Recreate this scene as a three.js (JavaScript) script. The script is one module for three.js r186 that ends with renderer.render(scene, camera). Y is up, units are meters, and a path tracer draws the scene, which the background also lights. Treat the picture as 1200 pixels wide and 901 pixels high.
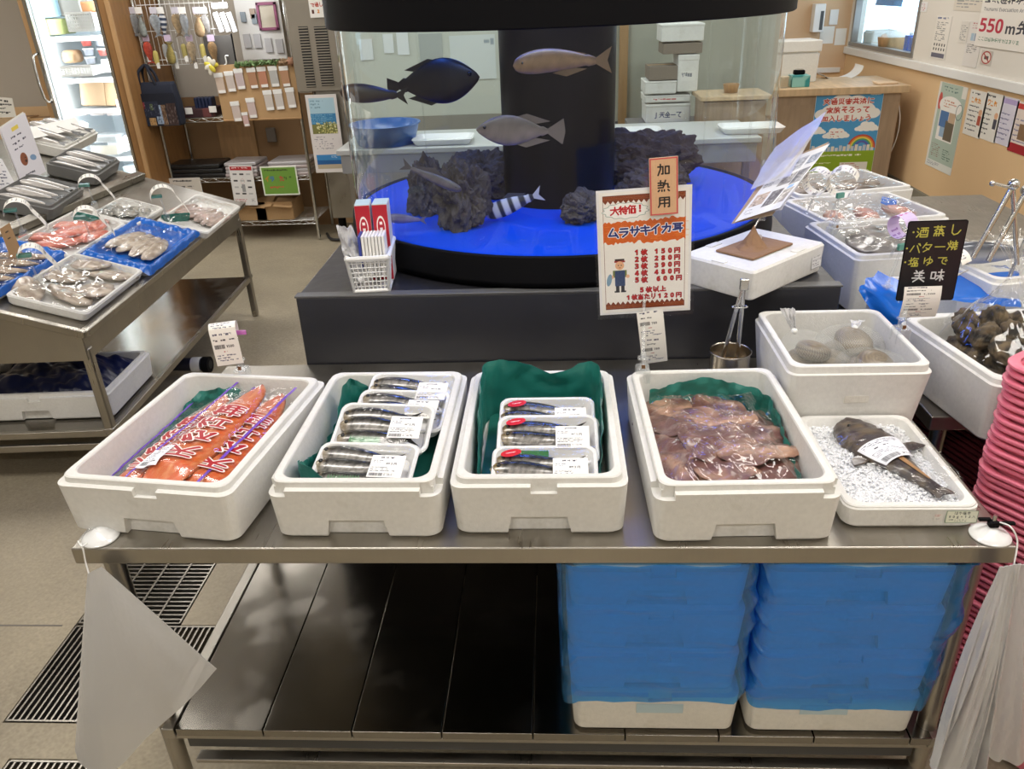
import * as THREE from 'three';
import { RoundedBoxGeometry } from 'three/addons/geometries/RoundedBoxGeometry.js';
import { mergeGeometries, mergeVertices, toCreasedNormals } from 'three/addons/utils/BufferGeometryUtils.js';
import { ImprovedNoise } from 'three/addons/math/ImprovedNoise.js';
import { RectAreaLightUniformsLib } from 'three/addons/lights/RectAreaLightUniformsLib.js';
import { Brush, Evaluator, SUBTRACTION } from 'three-bvh-csg';

// ---------- camera, sky, lights, exposure ----------
RectAreaLightUniformsLib.init();
const scene = new THREE.Scene();
scene.background = new THREE.Color(0.75, 0.86, 1.0);
scene.backgroundIntensity = 3.0;
const renderer = new THREE.WebGLRenderer({ antialias: true });
renderer.toneMapping = THREE.LinearToneMapping;
renderer.toneMappingExposure = 1.02;
renderer.shadowMap.enabled = true;
const camera = new THREE.PerspectiveCamera(51.82, 1200 / 901, 0.05, 60);
camera.position.set(0.064, 1.7317, 1.2014);
camera.rotation.order = 'YXZ';
camera.rotation.set(-0.4649, 0.0662, -0.0437);
camera.updateMatrixWorld(true);
const CEIL = 2.75, LAMP = 15;              // ceiling height, radiance of the ceiling panels
const lampSpots = [[-0.95, -0.05], [0.95, -0.05], [-2.6, -1.7], [-0.6, -3.1], [1.5, -2.7], [-2.6, -3.95], [1.6, -5.0], [0, -5.2], [-0.9, 2.0], [1.1, 2.0], [-3.6, 0.4], [2.3, -0.6], [-4.4, -3.4]];
// ---------- small tools ----------
const V = (x, y, z) => new THREE.Vector3(x, y, z);
function rngOf(seed) { let a = seed >>> 0; return () => { a = (a + 0x6d2b79f5) | 0; let t = Math.imul(a ^ (a >>> 15), 1 | a); t = (t + Math.imul(t ^ (t >>> 7), 61 | t)) ^ t; return ((t ^ (t >>> 14)) >>> 0) / 4294967296; }; }
const rnd = rngOf(7);
const rr_ = (a, b) => a + (b - a) * rnd();
const noise3 = new ImprovedNoise();
const nz = (x, y, z = 0) => noise3.noise(x + 31.7, y + 17.3, z + 5.1);
const fbm = (x, y, z = 0, o = 4) => { let s = 0, a = 0.5; for (let i = 0; i < o; i++) { s += a * nz(x, y, z); x *= 2.03; y *= 2.03; z *= 2.03; a *= 0.5; } return s; };
const clamp = (x, a = 0, b = 1) => Math.min(b, Math.max(a, x)), mix = (a, b, t) => a + (b - a) * t, smooth = (a, b, x) => { const t = clamp((x - a) / (b - a)); return t * t * (3 - 2 * t); };
// survey of the place: where a line of sight (pixel of the 1200 x 901 frame) meets a level, a frontal plane or a side plane
const ray = (u, v) => V((u - 600) / 927.5, -(v - 450.5) / 927.5, -1).applyQuaternion(camera.quaternion);
const atY = (u, v, y) => { const d = ray(u, v); return camera.position.clone().addScaledVector(d, (y - camera.position.y) / d.y); };
const atZ = (u, v, z) => { const d = ray(u, v); return camera.position.clone().addScaledVector(d, (z - camera.position.z) / d.z); };
const atX = (u, v, x) => { const d = ray(u, v); return camera.position.clone().addScaledVector(d, (x - camera.position.x) / d.x); };
const ORD = ['first', 'second', 'third', 'fourth', 'fifth', 'sixth', 'seventh', 'eighth', 'ninth', 'tenth', 'eleventh', 'twelfth', 'thirteenth', 'fourteenth', 'fifteenth', 'sixteenth', 'seventeenth', 'eighteenth', 'nineteenth'];
const TENS = { 2: ['twentieth', 'twenty'], 3: ['thirtieth', 'thirty'], 4: ['fortieth', 'forty'] };
const ord = (i) => i < 19 ? ORD[i] : (i + 1) % 10 === 0 ? TENS[(i + 1) / 10][0] : TENS[Math.floor((i + 1) / 10)][1] + ' ' + ORD[i % 10];

const used = {};
const numbered = (n) => { const k = used[n] = (used[n] ?? -1) + 1; return k ? n + '_' + String(k).padStart(3, '0') : n; };
function tag(o, label, category, group, kind) { if (label) o.userData.label = label; if (category) o.userData.category = category; if (group) o.userData.group = group; if (kind) o.userData.kind = kind; return o; }
function place(o, p, r) { if (p) o.position.set(...(p.isVector3 ? p.toArray() : p)); if (r) o.rotation.set(...r); return o; }
function thing(name, label, category, p = [0, 0, 0], r = [0, 0, 0], group) { const o = new THREE.Group(); o.name = numbered(name); scene.add(o); place(o, p, r); return tag(o, label, category, group); }
function mesh(geo, mat) { const m = new THREE.Mesh(geo, mat); m.castShadow = m.receiveShadow = true; return m; }
function part(parent, name, geo, mat, o = {}) { const m = mesh(geo, mat); m.name = name; parent.add(m); place(m, o.p, o.r); if (o.label) m.userData.label = o.label; if (o.kind) m.userData.kind = o.kind; return m; }
function solo(name, label, category, geo, mat, p, r, group) { const m = mesh(geo, mat); m.name = numbered(name); scene.add(m); place(m, p, r); return tag(m, label, category, group); }
function struct(name, geo, mat, p, r) { const m = mesh(geo, mat); m.name = name; scene.add(m); place(m, p, r); m.userData.kind = 'structure'; return m; }
function copy(o, label, p, r, group) { const c = o.clone(); c.name = numbered(o.name.replace(/_\d\d\d$/, '')); c.userData = { ...o.userData }; scene.add(c); place(c, p, r); if (label) c.userData.label = label; if (group) c.userData.group = group; return c; }

// geometry helpers
function merge(list) { return mergeGeometries(list.map((g) => { let h = g.index ? g.toNonIndexed() : g.clone(); for (const k of Object.keys(h.attributes)) if (!['position', 'normal', 'uv', 'color'].includes(k)) h.deleteAttribute(k); if (!h.attributes.uv) h.setAttribute('uv', new THREE.BufferAttribute(new Float32Array(h.attributes.position.count * 2), 2)); return h; }), false); }
function metric(geo, s = 1) { // uv in metres from the dominant direction of each vertex
  const g = geo.index ? geo.toNonIndexed() : geo, p = g.attributes.position, n = g.attributes.normal, uv = new Float32Array(p.count * 2);
  for (let i = 0; i < p.count; i++) { const ax = Math.abs(n.getX(i)), ay = Math.abs(n.getY(i)), az = Math.abs(n.getZ(i)), x = p.getX(i), y = p.getY(i), z = p.getZ(i); const [a, b] = ay >= ax && ay >= az ? [x, z] : ax > az ? [z, y] : [x, y]; uv[2 * i] = a * s; uv[2 * i + 1] = b * s; }
  g.setAttribute('uv', new THREE.BufferAttribute(uv, 2)); return g;
}
const bx = (w, h, d, x = 0, y = 0, z = 0, r = 0.003, seg = 2) => { const m = Math.min(w, h, d) * 0.49; return metric((r > 0 ? new RoundedBoxGeometry(w, h, d, seg, Math.min(r, m)) : new THREE.BoxGeometry(w, h, d)).translate(x, y, z)); };
const cyl = (r0, r1, h, x = 0, y = 0, z = 0, n = 24) => new THREE.CylinderGeometry(r0, r1, h, n).translate(x, y, z);
const tube = (pts, r, n = 40, k = 8, closed = false) => new THREE.TubeGeometry(new THREE.CatmullRomCurve3(pts.map((p) => p.isVector3 ? p : V(...p)), closed, 'centripetal'), n, r, k, closed);
const rod = (a, b, r, k = 8) => { const A = a.isVector3 ? a : V(...a), B = b.isVector3 ? b : V(...b); const g = new THREE.CylinderGeometry(r, r, A.distanceTo(B), k); g.applyQuaternion(new THREE.Quaternion().setFromUnitVectors(V(0, 1, 0), B.clone().sub(A).normalize())); const m = A.clone().add(B).multiplyScalar(0.5); return g.translate(m.x, m.y, m.z); };
const lathe = (pts, n = 48) => new THREE.LatheGeometry(pts.map((p) => new THREE.Vector2(...p)), n);
function rrect(w, d, r, n = 5) { const o = []; const cx = w / 2 - r, cz = d / 2 - r; for (const [sx, sz, a0] of [[1, 1, 0], [-1, 1, 90], [-1, -1, 180], [1, -1, 270]]) for (let i = 0; i <= n; i++) { const a = (a0 + 90 * i / n) * Math.PI / 180; o.push([sx * cx + r * Math.cos(a), sz * cz + r * Math.sin(a)]); } return o; }
// a skin over closed rings of equal count; rings are arrays of [x, y, z]
function loft(rings, capA = true, capB = true, flip = false) {
  const n = rings[0].length, pos = [], idx = [], uv = [];
  rings.forEach((R, j) => R.forEach((p, i) => { pos.push(...p); uv.push(i / n, j / (rings.length - 1)); }));
  const tri = (a, b, c) => flip ? idx.push(a, c, b) : idx.push(a, b, c);
  for (let j = 0; j < rings.length - 1; j++) for (let i = 0; i < n; i++) { const a = j * n + i, b = j * n + (i + 1) % n, c = a + n, d = b + n; tri(a, c, b); tri(b, c, d); }
  const cap = (j, up) => { const c = [0, 0, 0]; rings[j].forEach((p) => p.forEach((x, k) => c[k] += x / n)); const k = pos.length / 3; pos.push(...c); uv.push(0.5, up ? 1 : 0); for (let i = 0; i < n; i++) { const a = j * n + i, b = j * n + (i + 1) % n; up ? tri(a, k, b) : tri(a, b, k); } };
  if (capA) cap(0, false); if (capB) cap(rings.length - 1, true);
  let vol = 0; for (let i = 0; i < idx.length; i += 3) { const q = (k, c) => pos[3 * idx[i + k] + c]; vol += q(0, 0) * (q(1, 1) * q(2, 2) - q(1, 2) * q(2, 1)) - q(0, 1) * (q(1, 0) * q(2, 2) - q(1, 2) * q(2, 0)) + q(0, 2) * (q(1, 0) * q(2, 1) - q(1, 1) * q(2, 0)); }
  if (vol < 0) for (let i = 0; i < idx.length; i += 3) [idx[i + 1], idx[i + 2]] = [idx[i + 2], idx[i + 1]];
  const g = new THREE.BufferGeometry(); g.setAttribute('position', new THREE.Float32BufferAttribute(pos, 3)); g.setAttribute('uv', new THREE.Float32BufferAttribute(uv, 2)); g.setIndex(idx); g.computeVertexNormals(); return g;
}
const crease = (g, a = 0.6) => toCreasedNormals(g.index ? g.toNonIndexed() : g, a);
// a curved sheet f(u, v) -> [x, y, z]; thick > 0 gives it two sides
function sheet(f, nu, nv, thick = 0) {
  const pos = [], uv = [], idx = [], N = (nu + 1) * (nv + 1);
  for (let j = 0; j <= nv; j++) for (let i = 0; i <= nu; i++) { pos.push(...f(i / nu, j / nv)); uv.push(i / nu, j / nv); }
  for (let j = 0; j < nv; j++) for (let i = 0; i < nu; i++) { const a = j * (nu + 1) + i, b = a + 1, c = a + nu + 1, d = c + 1; idx.push(a, b, d, a, d, c); }
  let g = new THREE.BufferGeometry(); g.setAttribute('position', new THREE.Float32BufferAttribute(pos, 3)); g.setAttribute('uv', new THREE.Float32BufferAttribute(uv, 2)); g.setIndex(idx); g.computeVertexNormals();
  if (!thick) return g;
  const nn = g.attributes.normal, p2 = pos.slice(), u2 = uv.slice(), i2 = idx.slice();
  for (let k = 0; k < N; k++) { p2.push(pos[3 * k] - nn.getX(k) * thick, pos[3 * k + 1] - nn.getY(k) * thick, pos[3 * k + 2] - nn.getZ(k) * thick); u2.push(uv[2 * k], uv[2 * k + 1]); }
  for (let k = 0; k < idx.length; k += 3) i2.push(idx[k] + N, idx[k + 2] + N, idx[k + 1] + N);
  const edge = (a, b) => i2.push(a, a + N, b, b, a + N, b + N);
  for (let i = 0; i < nu; i++) { edge(i, i + 1); edge(nv * (nu + 1) + i + 1, nv * (nu + 1) + i); }
  for (let j = 0; j < nv; j++) { edge((j + 1) * (nu + 1), j * (nu + 1)); edge(j * (nu + 1) + nu, (j + 1) * (nu + 1) + nu); }
  g = new THREE.BufferGeometry(); g.setAttribute('position', new THREE.Float32BufferAttribute(p2, 3)); g.setAttribute('uv', new THREE.Float32BufferAttribute(u2, 2)); g.setIndex(i2); return crease(g, 1.0);
}
// paint vertex colours by fn(x, y, z) -> linear [r, g, b]
function paint(g, fn) { const p = g.attributes.position, c = new Float32Array(p.count * 3); for (let i = 0; i < p.count; i++) { const q = fn(p.getX(i), p.getY(i), p.getZ(i), i); c[3 * i] = q[0]; c[3 * i + 1] = q[1]; c[3 * i + 2] = q[2]; } g.setAttribute('color', new THREE.BufferAttribute(c, 3)); return g; }
function warp(g, fn) { const p = g.attributes.position; for (let i = 0; i < p.count; i++) { const q = fn(p.getX(i), p.getY(i), p.getZ(i)); p.setXYZ(i, q[0], q[1], q[2]); } g.computeVertexNormals(); return g; }
const ev = new Evaluator(); ev.attributes = ['position', 'normal', 'uv'];
function cut(a, ...bs) { let A = new Brush(a); A.updateMatrixWorld(); for (const b of bs) { const B = new Brush(b.index ? b : mergeVertices(b)); B.updateMatrixWorld(); A = ev.evaluate(A, B, SUBTRACTION); } return A.geometry; }

// ---------- textures ----------
function dataTex(n, fn, srgb, repeat = 1) { const d = new Uint8Array(n * n * 4); for (let y = 0; y < n; y++) for (let x = 0; x < n; x++) { const c = fn(x / n, y / n), o = (y * n + x) * 4; if (typeof c === 'number') d[o] = d[o + 1] = d[o + 2] = clamp(c) * 255; else { d[o] = clamp(c[0]) * 255; d[o + 1] = clamp(c[1]) * 255; d[o + 2] = clamp(c[2]) * 255; } d[o + 3] = 255; } const t = new THREE.DataTexture(d, n, n); t.magFilter = THREE.LinearFilter; t.minFilter = THREE.LinearMipmapLinearFilter; t.generateMipmaps = true; t.wrapS = t.wrapT = THREE.RepeatWrapping; t.repeat.set(repeat, repeat); if (srgb) t.colorSpace = THREE.SRGBColorSpace; t.needsUpdate = true; return t; }
// tiling noise
const tn = (x, y, f, s = 0) => { const X = x * f, Y = y * f; const w = (a, b) => nz(a, b, s * 3.7 + 0.5); const tx = x, ty = y; return w(X, Y) * (1 - tx) * (1 - ty) + w(X - f, Y) * tx * (1 - ty) + w(X, Y - f) * (1 - tx) * ty + w(X - f, Y - f) * tx * ty; };
const tf = (x, y, f, o = 4, s = 0) => { let r = 0, a = 0.5; for (let i = 0; i < o; i++) { r += a * tn(x, y, f, s + i); f *= 2; a *= 0.5; } return r; };
function canvasTex(w, h, draw, alpha) { const c = document.createElement('canvas'); c.width = w; c.height = h; const x = c.getContext('2d'); if (!alpha) { x.fillStyle = '#fff'; x.fillRect(0, 0, w, h); } draw(x, w, h); const t = new THREE.CanvasTexture(c); t.colorSpace = THREE.SRGBColorSpace; t.magFilter = THREE.LinearFilter; t.anisotropy = 4; return t; }
const std = (o) => new THREE.MeshStandardMaterial(o);
const phy = (o) => new THREE.MeshPhysicalMaterial(o);
const lin = (r, g, b) => new THREE.Color().setRGB(r, g, b);
const card = (t, rough = 0.6) => std({ map: t, roughness: rough });

// hand-drawn strokes for the Japanese lettering: each character is a list of strokes on a 10 x 10 grid (pairs of digits x y)
const GLY = {
  '大': '0393 50533709 537699', '特': '1103 0343 2029 0634 4292 7074 4494 4696 848979 5768', '価': '3004 2329 4191 4494994944 5159 8189', 'ム': '400787 6499', 'ラ': '1181 0484 847639', 'サ': '0393 2026 707549', 'キ': '0282 0595 4059', 'イ': '7005 4349', 'カ': '03837868 404409', '耳': '0191 2127 7179 2373 2575 0796', '枚': '0343 2029 2406 2446 6044 5292 827649 5499', '円': '1119 11919989 5155 1595', '以': '101745 4253 807539 7699', '上': '4048 4484 0898', '当': '4044 1123 8163 158589 1787 1989', 'た': '0262 3019 5484 475898', 'り': '2026 707549',
  '加': '02424838 202409 6292986862', '熱': '0242 2024 0444 0646 53838696 6046 4254 1809 3839 5859 8899', '用': '111709 11919989 1393 1696 5159', '酒': '0112 0415 0926 3191 3393993933 5155 7175 3797', '蒸': '0191 3032 6062 2373 7354 5457 1435 3517 8464 6497 1797 1819 3839 5859 8899', 'し': '2027497895', 'バ': '3208 6299 7081 8092', 'タ': '3005 22826619 3567', 'ー': '0595', '焼': '0214 4133 202509 2547 5292 7074 4494 5355 8385 4696 6649 767998', '塩': '0333 2027 0736 5033 4191 5383855553 4696 4649 9699 6669 7679 3999', 'ゆ': '1117 155283957746 606749', 'で': '0282 8253465889 7586 8495', '美': '2031 7061 1282 2474 0696 5156 5619 5699', '味': '0232370702 5292 4595 7079 7548 7598',
  'ほ': '1019 4191 4494 7078 77486998', 'や': '04629476 4052 2159', '辛': '5052 1292 3243 7263 0494 1797 5459', '入': '305299 5309', '交': '5052 0292 3315 6385 6409 3499', '通': '0112 042417 173999 3080 8062 3338 339398 3595 3696 6368', '災': '201224 504254 807284 2527 8576 555719 5799', '害': '5052 0292 0204 9294 2474 2575 0696 5257 2878 2829 7879 2979', '共': '0292 3036 6066 0696 3709 6799', '済': '0112 0415 0926 6061 3292 8235 4296 4549 8589 4787', 'に': '1019 4292 465898', '家': '5052 0292 0203 9294 2474 547759 5517 6619 8475 7699', '族': '2022 0242 1409 14344829 6044 5292 5584 4696 7449 7699', 'そ': '20801594566889', 'ろ': '21811754967949', 'っ': '2564867849', 'て': '0191 9163465889', 'ま': '1181 1484 5057 572728496899', 'ょ': '5358 5585 5848395988', 'う': '3061 1463856839', '先': '3013 2282 5055 0595 353809 65689998', '天': '1191 0494 515409 5499', '然': '2005 1141 4116 2233 5393 7349 7399 1819 3839 5859 8899', '紅': '2004 0424 3206 0646 2629 0708 4748 5292 7278 4898', '鮭': '2003 1242 4223 1343 4347 4717 1713 2327 1545 0809 1819 3839 4849 5292 7075 4595 5797 7579 4999', 'こ': '2171 174889', 'は': '1019 4292 7078 77486998', 'あ': '1181 4048 7229 2748 8469', '避': '0112 042417 173999 3343 3547 6191 6484 5696 7679', '難': '0131 1424 2029 0737 5069 4595 6393 6696', '所': '0141 1309 1444 8062 6269 6393 8389', '場': '0333 2027 0736 5080 4484 4695 6549', '緊': '0141 0343 0848 5090 6484 2577 5057 2878', '急': '3010 1171 1464 1575 0717 3748 7799', 'ワ': '1014 10808639', 'ン': '1132 1989', '気': '3011 1282 0464 6488 1638', '凍': '1113 1618 3191 3484 5059 4698', '冷': '1113 1618 6035 6095 4686 5669', '庫': '5051 0191 0109 3383 2575 5059 0797', 'お': '0252 3028 4596 7393 6899', '度': '5052 0292 0209 2484 3336 6366 3789', '金': '5005 5095 2474 1686 5459 0999', '魚': '3004 1282 1484 1787 5157 1819 3839 5859 7889',
};
function glyph(x, ch, px, py, s, col, wt = 0.1, sx = 1) {
  const g = GLY[ch];
  x.strokeStyle = x.fillStyle = col; x.lineCap = 'round'; x.lineJoin = 'round'; x.lineWidth = s * wt;
  if (!g) { x.font = `bold ${s * 1.05}px sans-serif`; x.textAlign = 'center'; x.textBaseline = 'middle'; if (wt > 0.13) { x.lineWidth = s * (wt - 0.1); x.strokeText(ch, px + s * sx / 2, py + s / 2); } x.fillText(ch, px + s * sx / 2, py + s / 2); return; }
  for (const st of g.split(' ')) { x.beginPath(); for (let i = 0; i < st.length; i += 2) { const X = px + (0.08 + 0.84 * +st[i] / 9) * s * sx, Y = py + (0.08 + 0.84 * +st[i + 1] / 9) * s; i ? x.lineTo(X, Y) : x.moveTo(X, Y); } x.stroke(); }
}
function jp(x, text, px, py, s, col, wt = 0.1, o = {}) { const st = (o.step ?? 1.05) * s; [...text].forEach((ch, i) => glyph(x, ch, o.v ? px : px + i * st * (o.sx ?? 1), o.v ? py + i * st : py + (o.slope ?? 0) * i, s, col, wt, o.sx ?? 1)); }
// small print too fine to read: broken hairlines
function fine(x, px, py, w, h, rows, col = '#667', seed = 1, dense = 0.75) { const r = rngOf(seed); x.fillStyle = col; const lh = h / rows; for (let i = 0; i < rows; i++) { let p = px; const end = px + w * (0.55 + 0.45 * r()); while (p < end) { const l = lh * (0.25 + 0.6 * r()); if (r() < dense) x.fillRect(p, py + i * lh + lh * 0.15 * r(), Math.min(l, end - p), lh * (0.18 + 0.35 * r())); p += l + lh * 0.12; } } }
function bars(x, px, py, w, h, seed = 3) { const r = rngOf(seed); x.fillStyle = '#222'; let p = px; while (p < px + w) { const l = w * (0.008 + 0.02 * r()); x.fillRect(p, py, l, h); p += l + w * (0.008 + 0.018 * r()); } }

const _m = new THREE.Matrix4(), _l = new THREE.Matrix4(), _q = new THREE.Quaternion();
function inFrame(o, frame, p, r = [0, 0, 0]) { frame.updateMatrixWorld(true); _l.compose(V(...p), _q.setFromEuler(new THREE.Euler(...r)), V(1, 1, 1)); _m.multiplyMatrices(frame.matrixWorld, _l); _m.decompose(o.position, o.quaternion, o.scale); return o; }
// ---------- materials ----------
const foamBump = dataTex(256, (x, y) => { let v = 0.6 + 0.35 * tn(x, y, 40, 1) + 0.5 * tn(x, y, 80, 2); return v; }, false, 4);
const foamMap = dataTex(256, (x, y) => { const s = 0.93 + 0.05 * tf(x, y, 4, 3, 3) + 0.03 * tn(x, y, 60, 4); const d = Math.max(0, tf(x, y, 6, 4, 9) - 0.22) * 0.3; return [s - d, s - d * 1.1, s - 0.012 - d * 1.35]; }, true, 2.2);
const brush = dataTex(256, (x, y) => 0.36 + 0.12 * tn(x, y * 0.06, 90, 2) + 0.2 * tf(x, y, 5, 3, 5), false, 2);
const steelMap = dataTex(256, (x, y) => { const s = 0.9 + 0.16 * tf(x, y, 3, 4, 11); return [s, s * 0.99, s * 0.97]; }, true, 1.1);
const wetRough = dataTex(256, (x, y) => { const a = tf(x, y, 4, 4, 21), b = tf(x, y, 9, 3, 25); return 0.15 + 0.10 * smooth(0.02, 0.22, a) + 0.10 * Math.abs(b); }, false, 1.6);
const wrinkle = dataTex(256, (x, y) => 0.5 + 0.5 * Math.abs(tf(x, y, 5, 4, 31)) - 0.35 * Math.abs(tf(x, y, 11, 3, 37)), false, 1);
const concrete = dataTex(512, (x, y) => { const a = tf(x, y, 3, 4, 41) * 0.16, b = tn(x, y, 120, 43) * 0.05, c = tn(x, y, 200, 44) * 0.07; const s = 0.70 + a + b + c; return [s, s * 0.955, s * 0.86]; }, true, 0.7);
const concreteBump = dataTex(256, (x, y) => 0.5 + 0.4 * tn(x, y, 60, 45) + 0.3 * tn(x, y, 110, 46), false, 2.5);
const woodMap = dataTex(256, (x, y) => { const g = tn(x, y * 0.15, 26, 51) * 0.10 + tn(x * 1, y * 0.1, 70, 52) * 0.05 + tf(x, y, 3, 2, 53) * 0.05; const s = 0.9 + g; return [s, s * 0.98, s * 0.95]; }, true, 1.2);
const rockBump = dataTex(256, (x, y) => 0.5 + tf(x, y, 7, 5, 61), false, 3);
const leatherBump = dataTex(256, (x, y) => 0.5 + 0.6 * tf(x, y, 6, 4, 63) + 0.35 * tn(x, y, 70, 64), false, 3);
const M = {
  foam: std({ map: foamMap, color: lin(0.87, 0.86, 0.84), roughness: 0.72, bumpMap: foamBump, bumpScale: 0.0006 }),
  foamDirty: std({ map: foamMap, color: lin(0.80, 0.77, 0.71), roughness: 0.78, bumpMap: foamBump, bumpScale: 0.0008 }),
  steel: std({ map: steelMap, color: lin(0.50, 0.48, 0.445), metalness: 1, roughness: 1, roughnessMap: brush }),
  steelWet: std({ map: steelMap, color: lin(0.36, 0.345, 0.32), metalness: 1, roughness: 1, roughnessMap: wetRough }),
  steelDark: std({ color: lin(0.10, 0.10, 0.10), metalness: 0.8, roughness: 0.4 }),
  chrome: std({ color: lin(0.62, 0.62, 0.6), metalness: 1, roughness: 0.22 }),
  black: phy({ color: lin(0.006, 0.006, 0.007), roughness: 0.5, specularIntensity: 0.12 }),
  blackMatt: std({ color: lin(0.012, 0.012, 0.013), roughness: 0.7 }),
  rubber: std({ color: lin(0.02, 0.02, 0.022), roughness: 0.6 }),
  plinth: phy({ color: lin(0.020, 0.020, 0.024), roughness: 0.34, bumpMap: wrinkle, bumpScale: 0.008, clearcoat: 0.25, clearcoatRoughness: 0.25 }),
  white: std({ color: lin(0.82, 0.82, 0.8), roughness: 0.5 }),
  whiteGloss: std({ color: lin(0.84, 0.84, 0.83), roughness: 0.22 }),
  paper: std({ color: lin(0.82, 0.81, 0.78), roughness: 0.75 }),
  tray: phy({ color: lin(0.85, 0.85, 0.84), roughness: 0.3 }),
  film: phy({ color: lin(0.99, 0.99, 0.99), roughness: 0.04, transmission: 1, thickness: 0, ior: 1.45, bumpMap: wrinkle, bumpScale: 0.004, side: THREE.DoubleSide }),
  filmSoft: phy({ color: lin(0.78, 0.78, 0.84), roughness: 0.3, transmission: 0.55, thickness: 0, ior: 1.45, bumpMap: wrinkle, bumpScale: 0.003, side: THREE.DoubleSide }),
  blueFilm: phy({ color: lin(0.085, 0.47, 1.0), roughness: 0.17, transmission: 0.80, thickness: 0, ior: 1.6, bumpMap: wrinkle, bumpScale: 0.008, side: THREE.DoubleSide }),
  blueLiner: phy({ color: lin(0.012, 0.16, 0.66), roughness: 0.25, transmission: 0.25, thickness: 0, bumpMap: wrinkle, bumpScale: 0.003, side: THREE.DoubleSide }),
  navyBag: phy({ color: lin(0.006, 0.012, 0.06), roughness: 0.3, bumpMap: wrinkle, bumpScale: 0.003, side: THREE.DoubleSide }),
  greenPaper: phy({ color: lin(0.022, 0.235, 0.19), roughness: 0.36, transmission: 0.3, thickness: 0, bumpMap: wrinkle, bumpScale: 0.002, side: THREE.DoubleSide }),
  bagWhite: phy({ color: lin(0.80, 0.80, 0.80), roughness: 0.38, transmission: 0.45, thickness: 0, bumpMap: wrinkle, bumpScale: 0.002, side: THREE.DoubleSide }),
  clear: phy({ color: lin(0.97, 0.98, 0.98), roughness: 0.05, transmission: 1, thickness: 0, ior: 1.49 }),
  clearSolid: phy({ color: lin(0.96, 0.97, 0.97), roughness: 0.08, transmission: 0.9, thickness: 0, ior: 1.49 }),
  glass: phy({ color: lin(0.88, 0.95, 0.97), roughness: 0.0, transmission: 1, thickness: 0, ior: 1.4 }),
  kraft: std({ color: lin(0.46, 0.29, 0.14), roughness: 0.8 }),
  kraftDark: std({ color: lin(0.30, 0.18, 0.085), roughness: 0.85 }),
  wood: std({ map: woodMap, color: lin(0.56, 0.35, 0.17), roughness: 0.55 }),
  woodBrown: std({ map: woodMap, color: lin(0.36, 0.19, 0.07), roughness: 0.5 }),
  woodPale: std({ map: woodMap, color: lin(0.74, 0.56, 0.36), roughness: 0.4 }),
  woodGrey: std({ map: woodMap, color: lin(0.46, 0.35, 0.25), roughness: 0.5 }),
  rock: std({ color: lin(0.075, 0.058, 0.05), roughness: 0.9, bumpMap: rockBump, bumpScale: 0.012 }),
  vc: phy({ vertexColors: true, roughness: 0.42, clearcoat: 0.25, clearcoatRoughness: 0.3 }),
  vcWet: phy({ vertexColors: true, roughness: 0.28, clearcoat: 0.6, clearcoatRoughness: 0.12, bumpMap: leatherBump, bumpScale: 0.0015 }),
  vcFish: phy({ vertexColors: true, roughness: 0.25, metalness: 0.12, clearcoat: 0.6, clearcoatRoughness: 0.1 }),
  vcMatt: std({ vertexColors: true, roughness: 0.85 }),
  eye: std({ color: lin(0.004, 0.004, 0.004), roughness: 0.15 }),
  pink: std({ color: lin(0.78, 0.19, 0.27), roughness: 0.38 }),
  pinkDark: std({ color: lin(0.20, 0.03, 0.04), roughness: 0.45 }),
  red: std({ color: lin(0.62, 0.02, 0.03), roughness: 0.35 }),
  purple: phy({ color: lin(0.16, 0.06, 0.5), roughness: 0.3 }),
  pinkClear: phy({ color: lin(0.85, 0.35, 0.8), roughness: 0.2, transmission: 0.5, thickness: 0 }),
  greenClear: phy({ color: lin(0.2, 0.5, 0.42), roughness: 0.2, transmission: 0.4, thickness: 0 }),
  baran: std({ color: lin(0.012, 0.16, 0.03), roughness: 0.35, side: THREE.DoubleSide }),
  tankFloor: phy({ color: lin(0.001, 0.06, 0.55), roughness: 0.6, specularIntensity: 0.3 }),
  blueTub: phy({ color: lin(0.02, 0.12, 0.4), roughness: 0.3 }),
};
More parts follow.
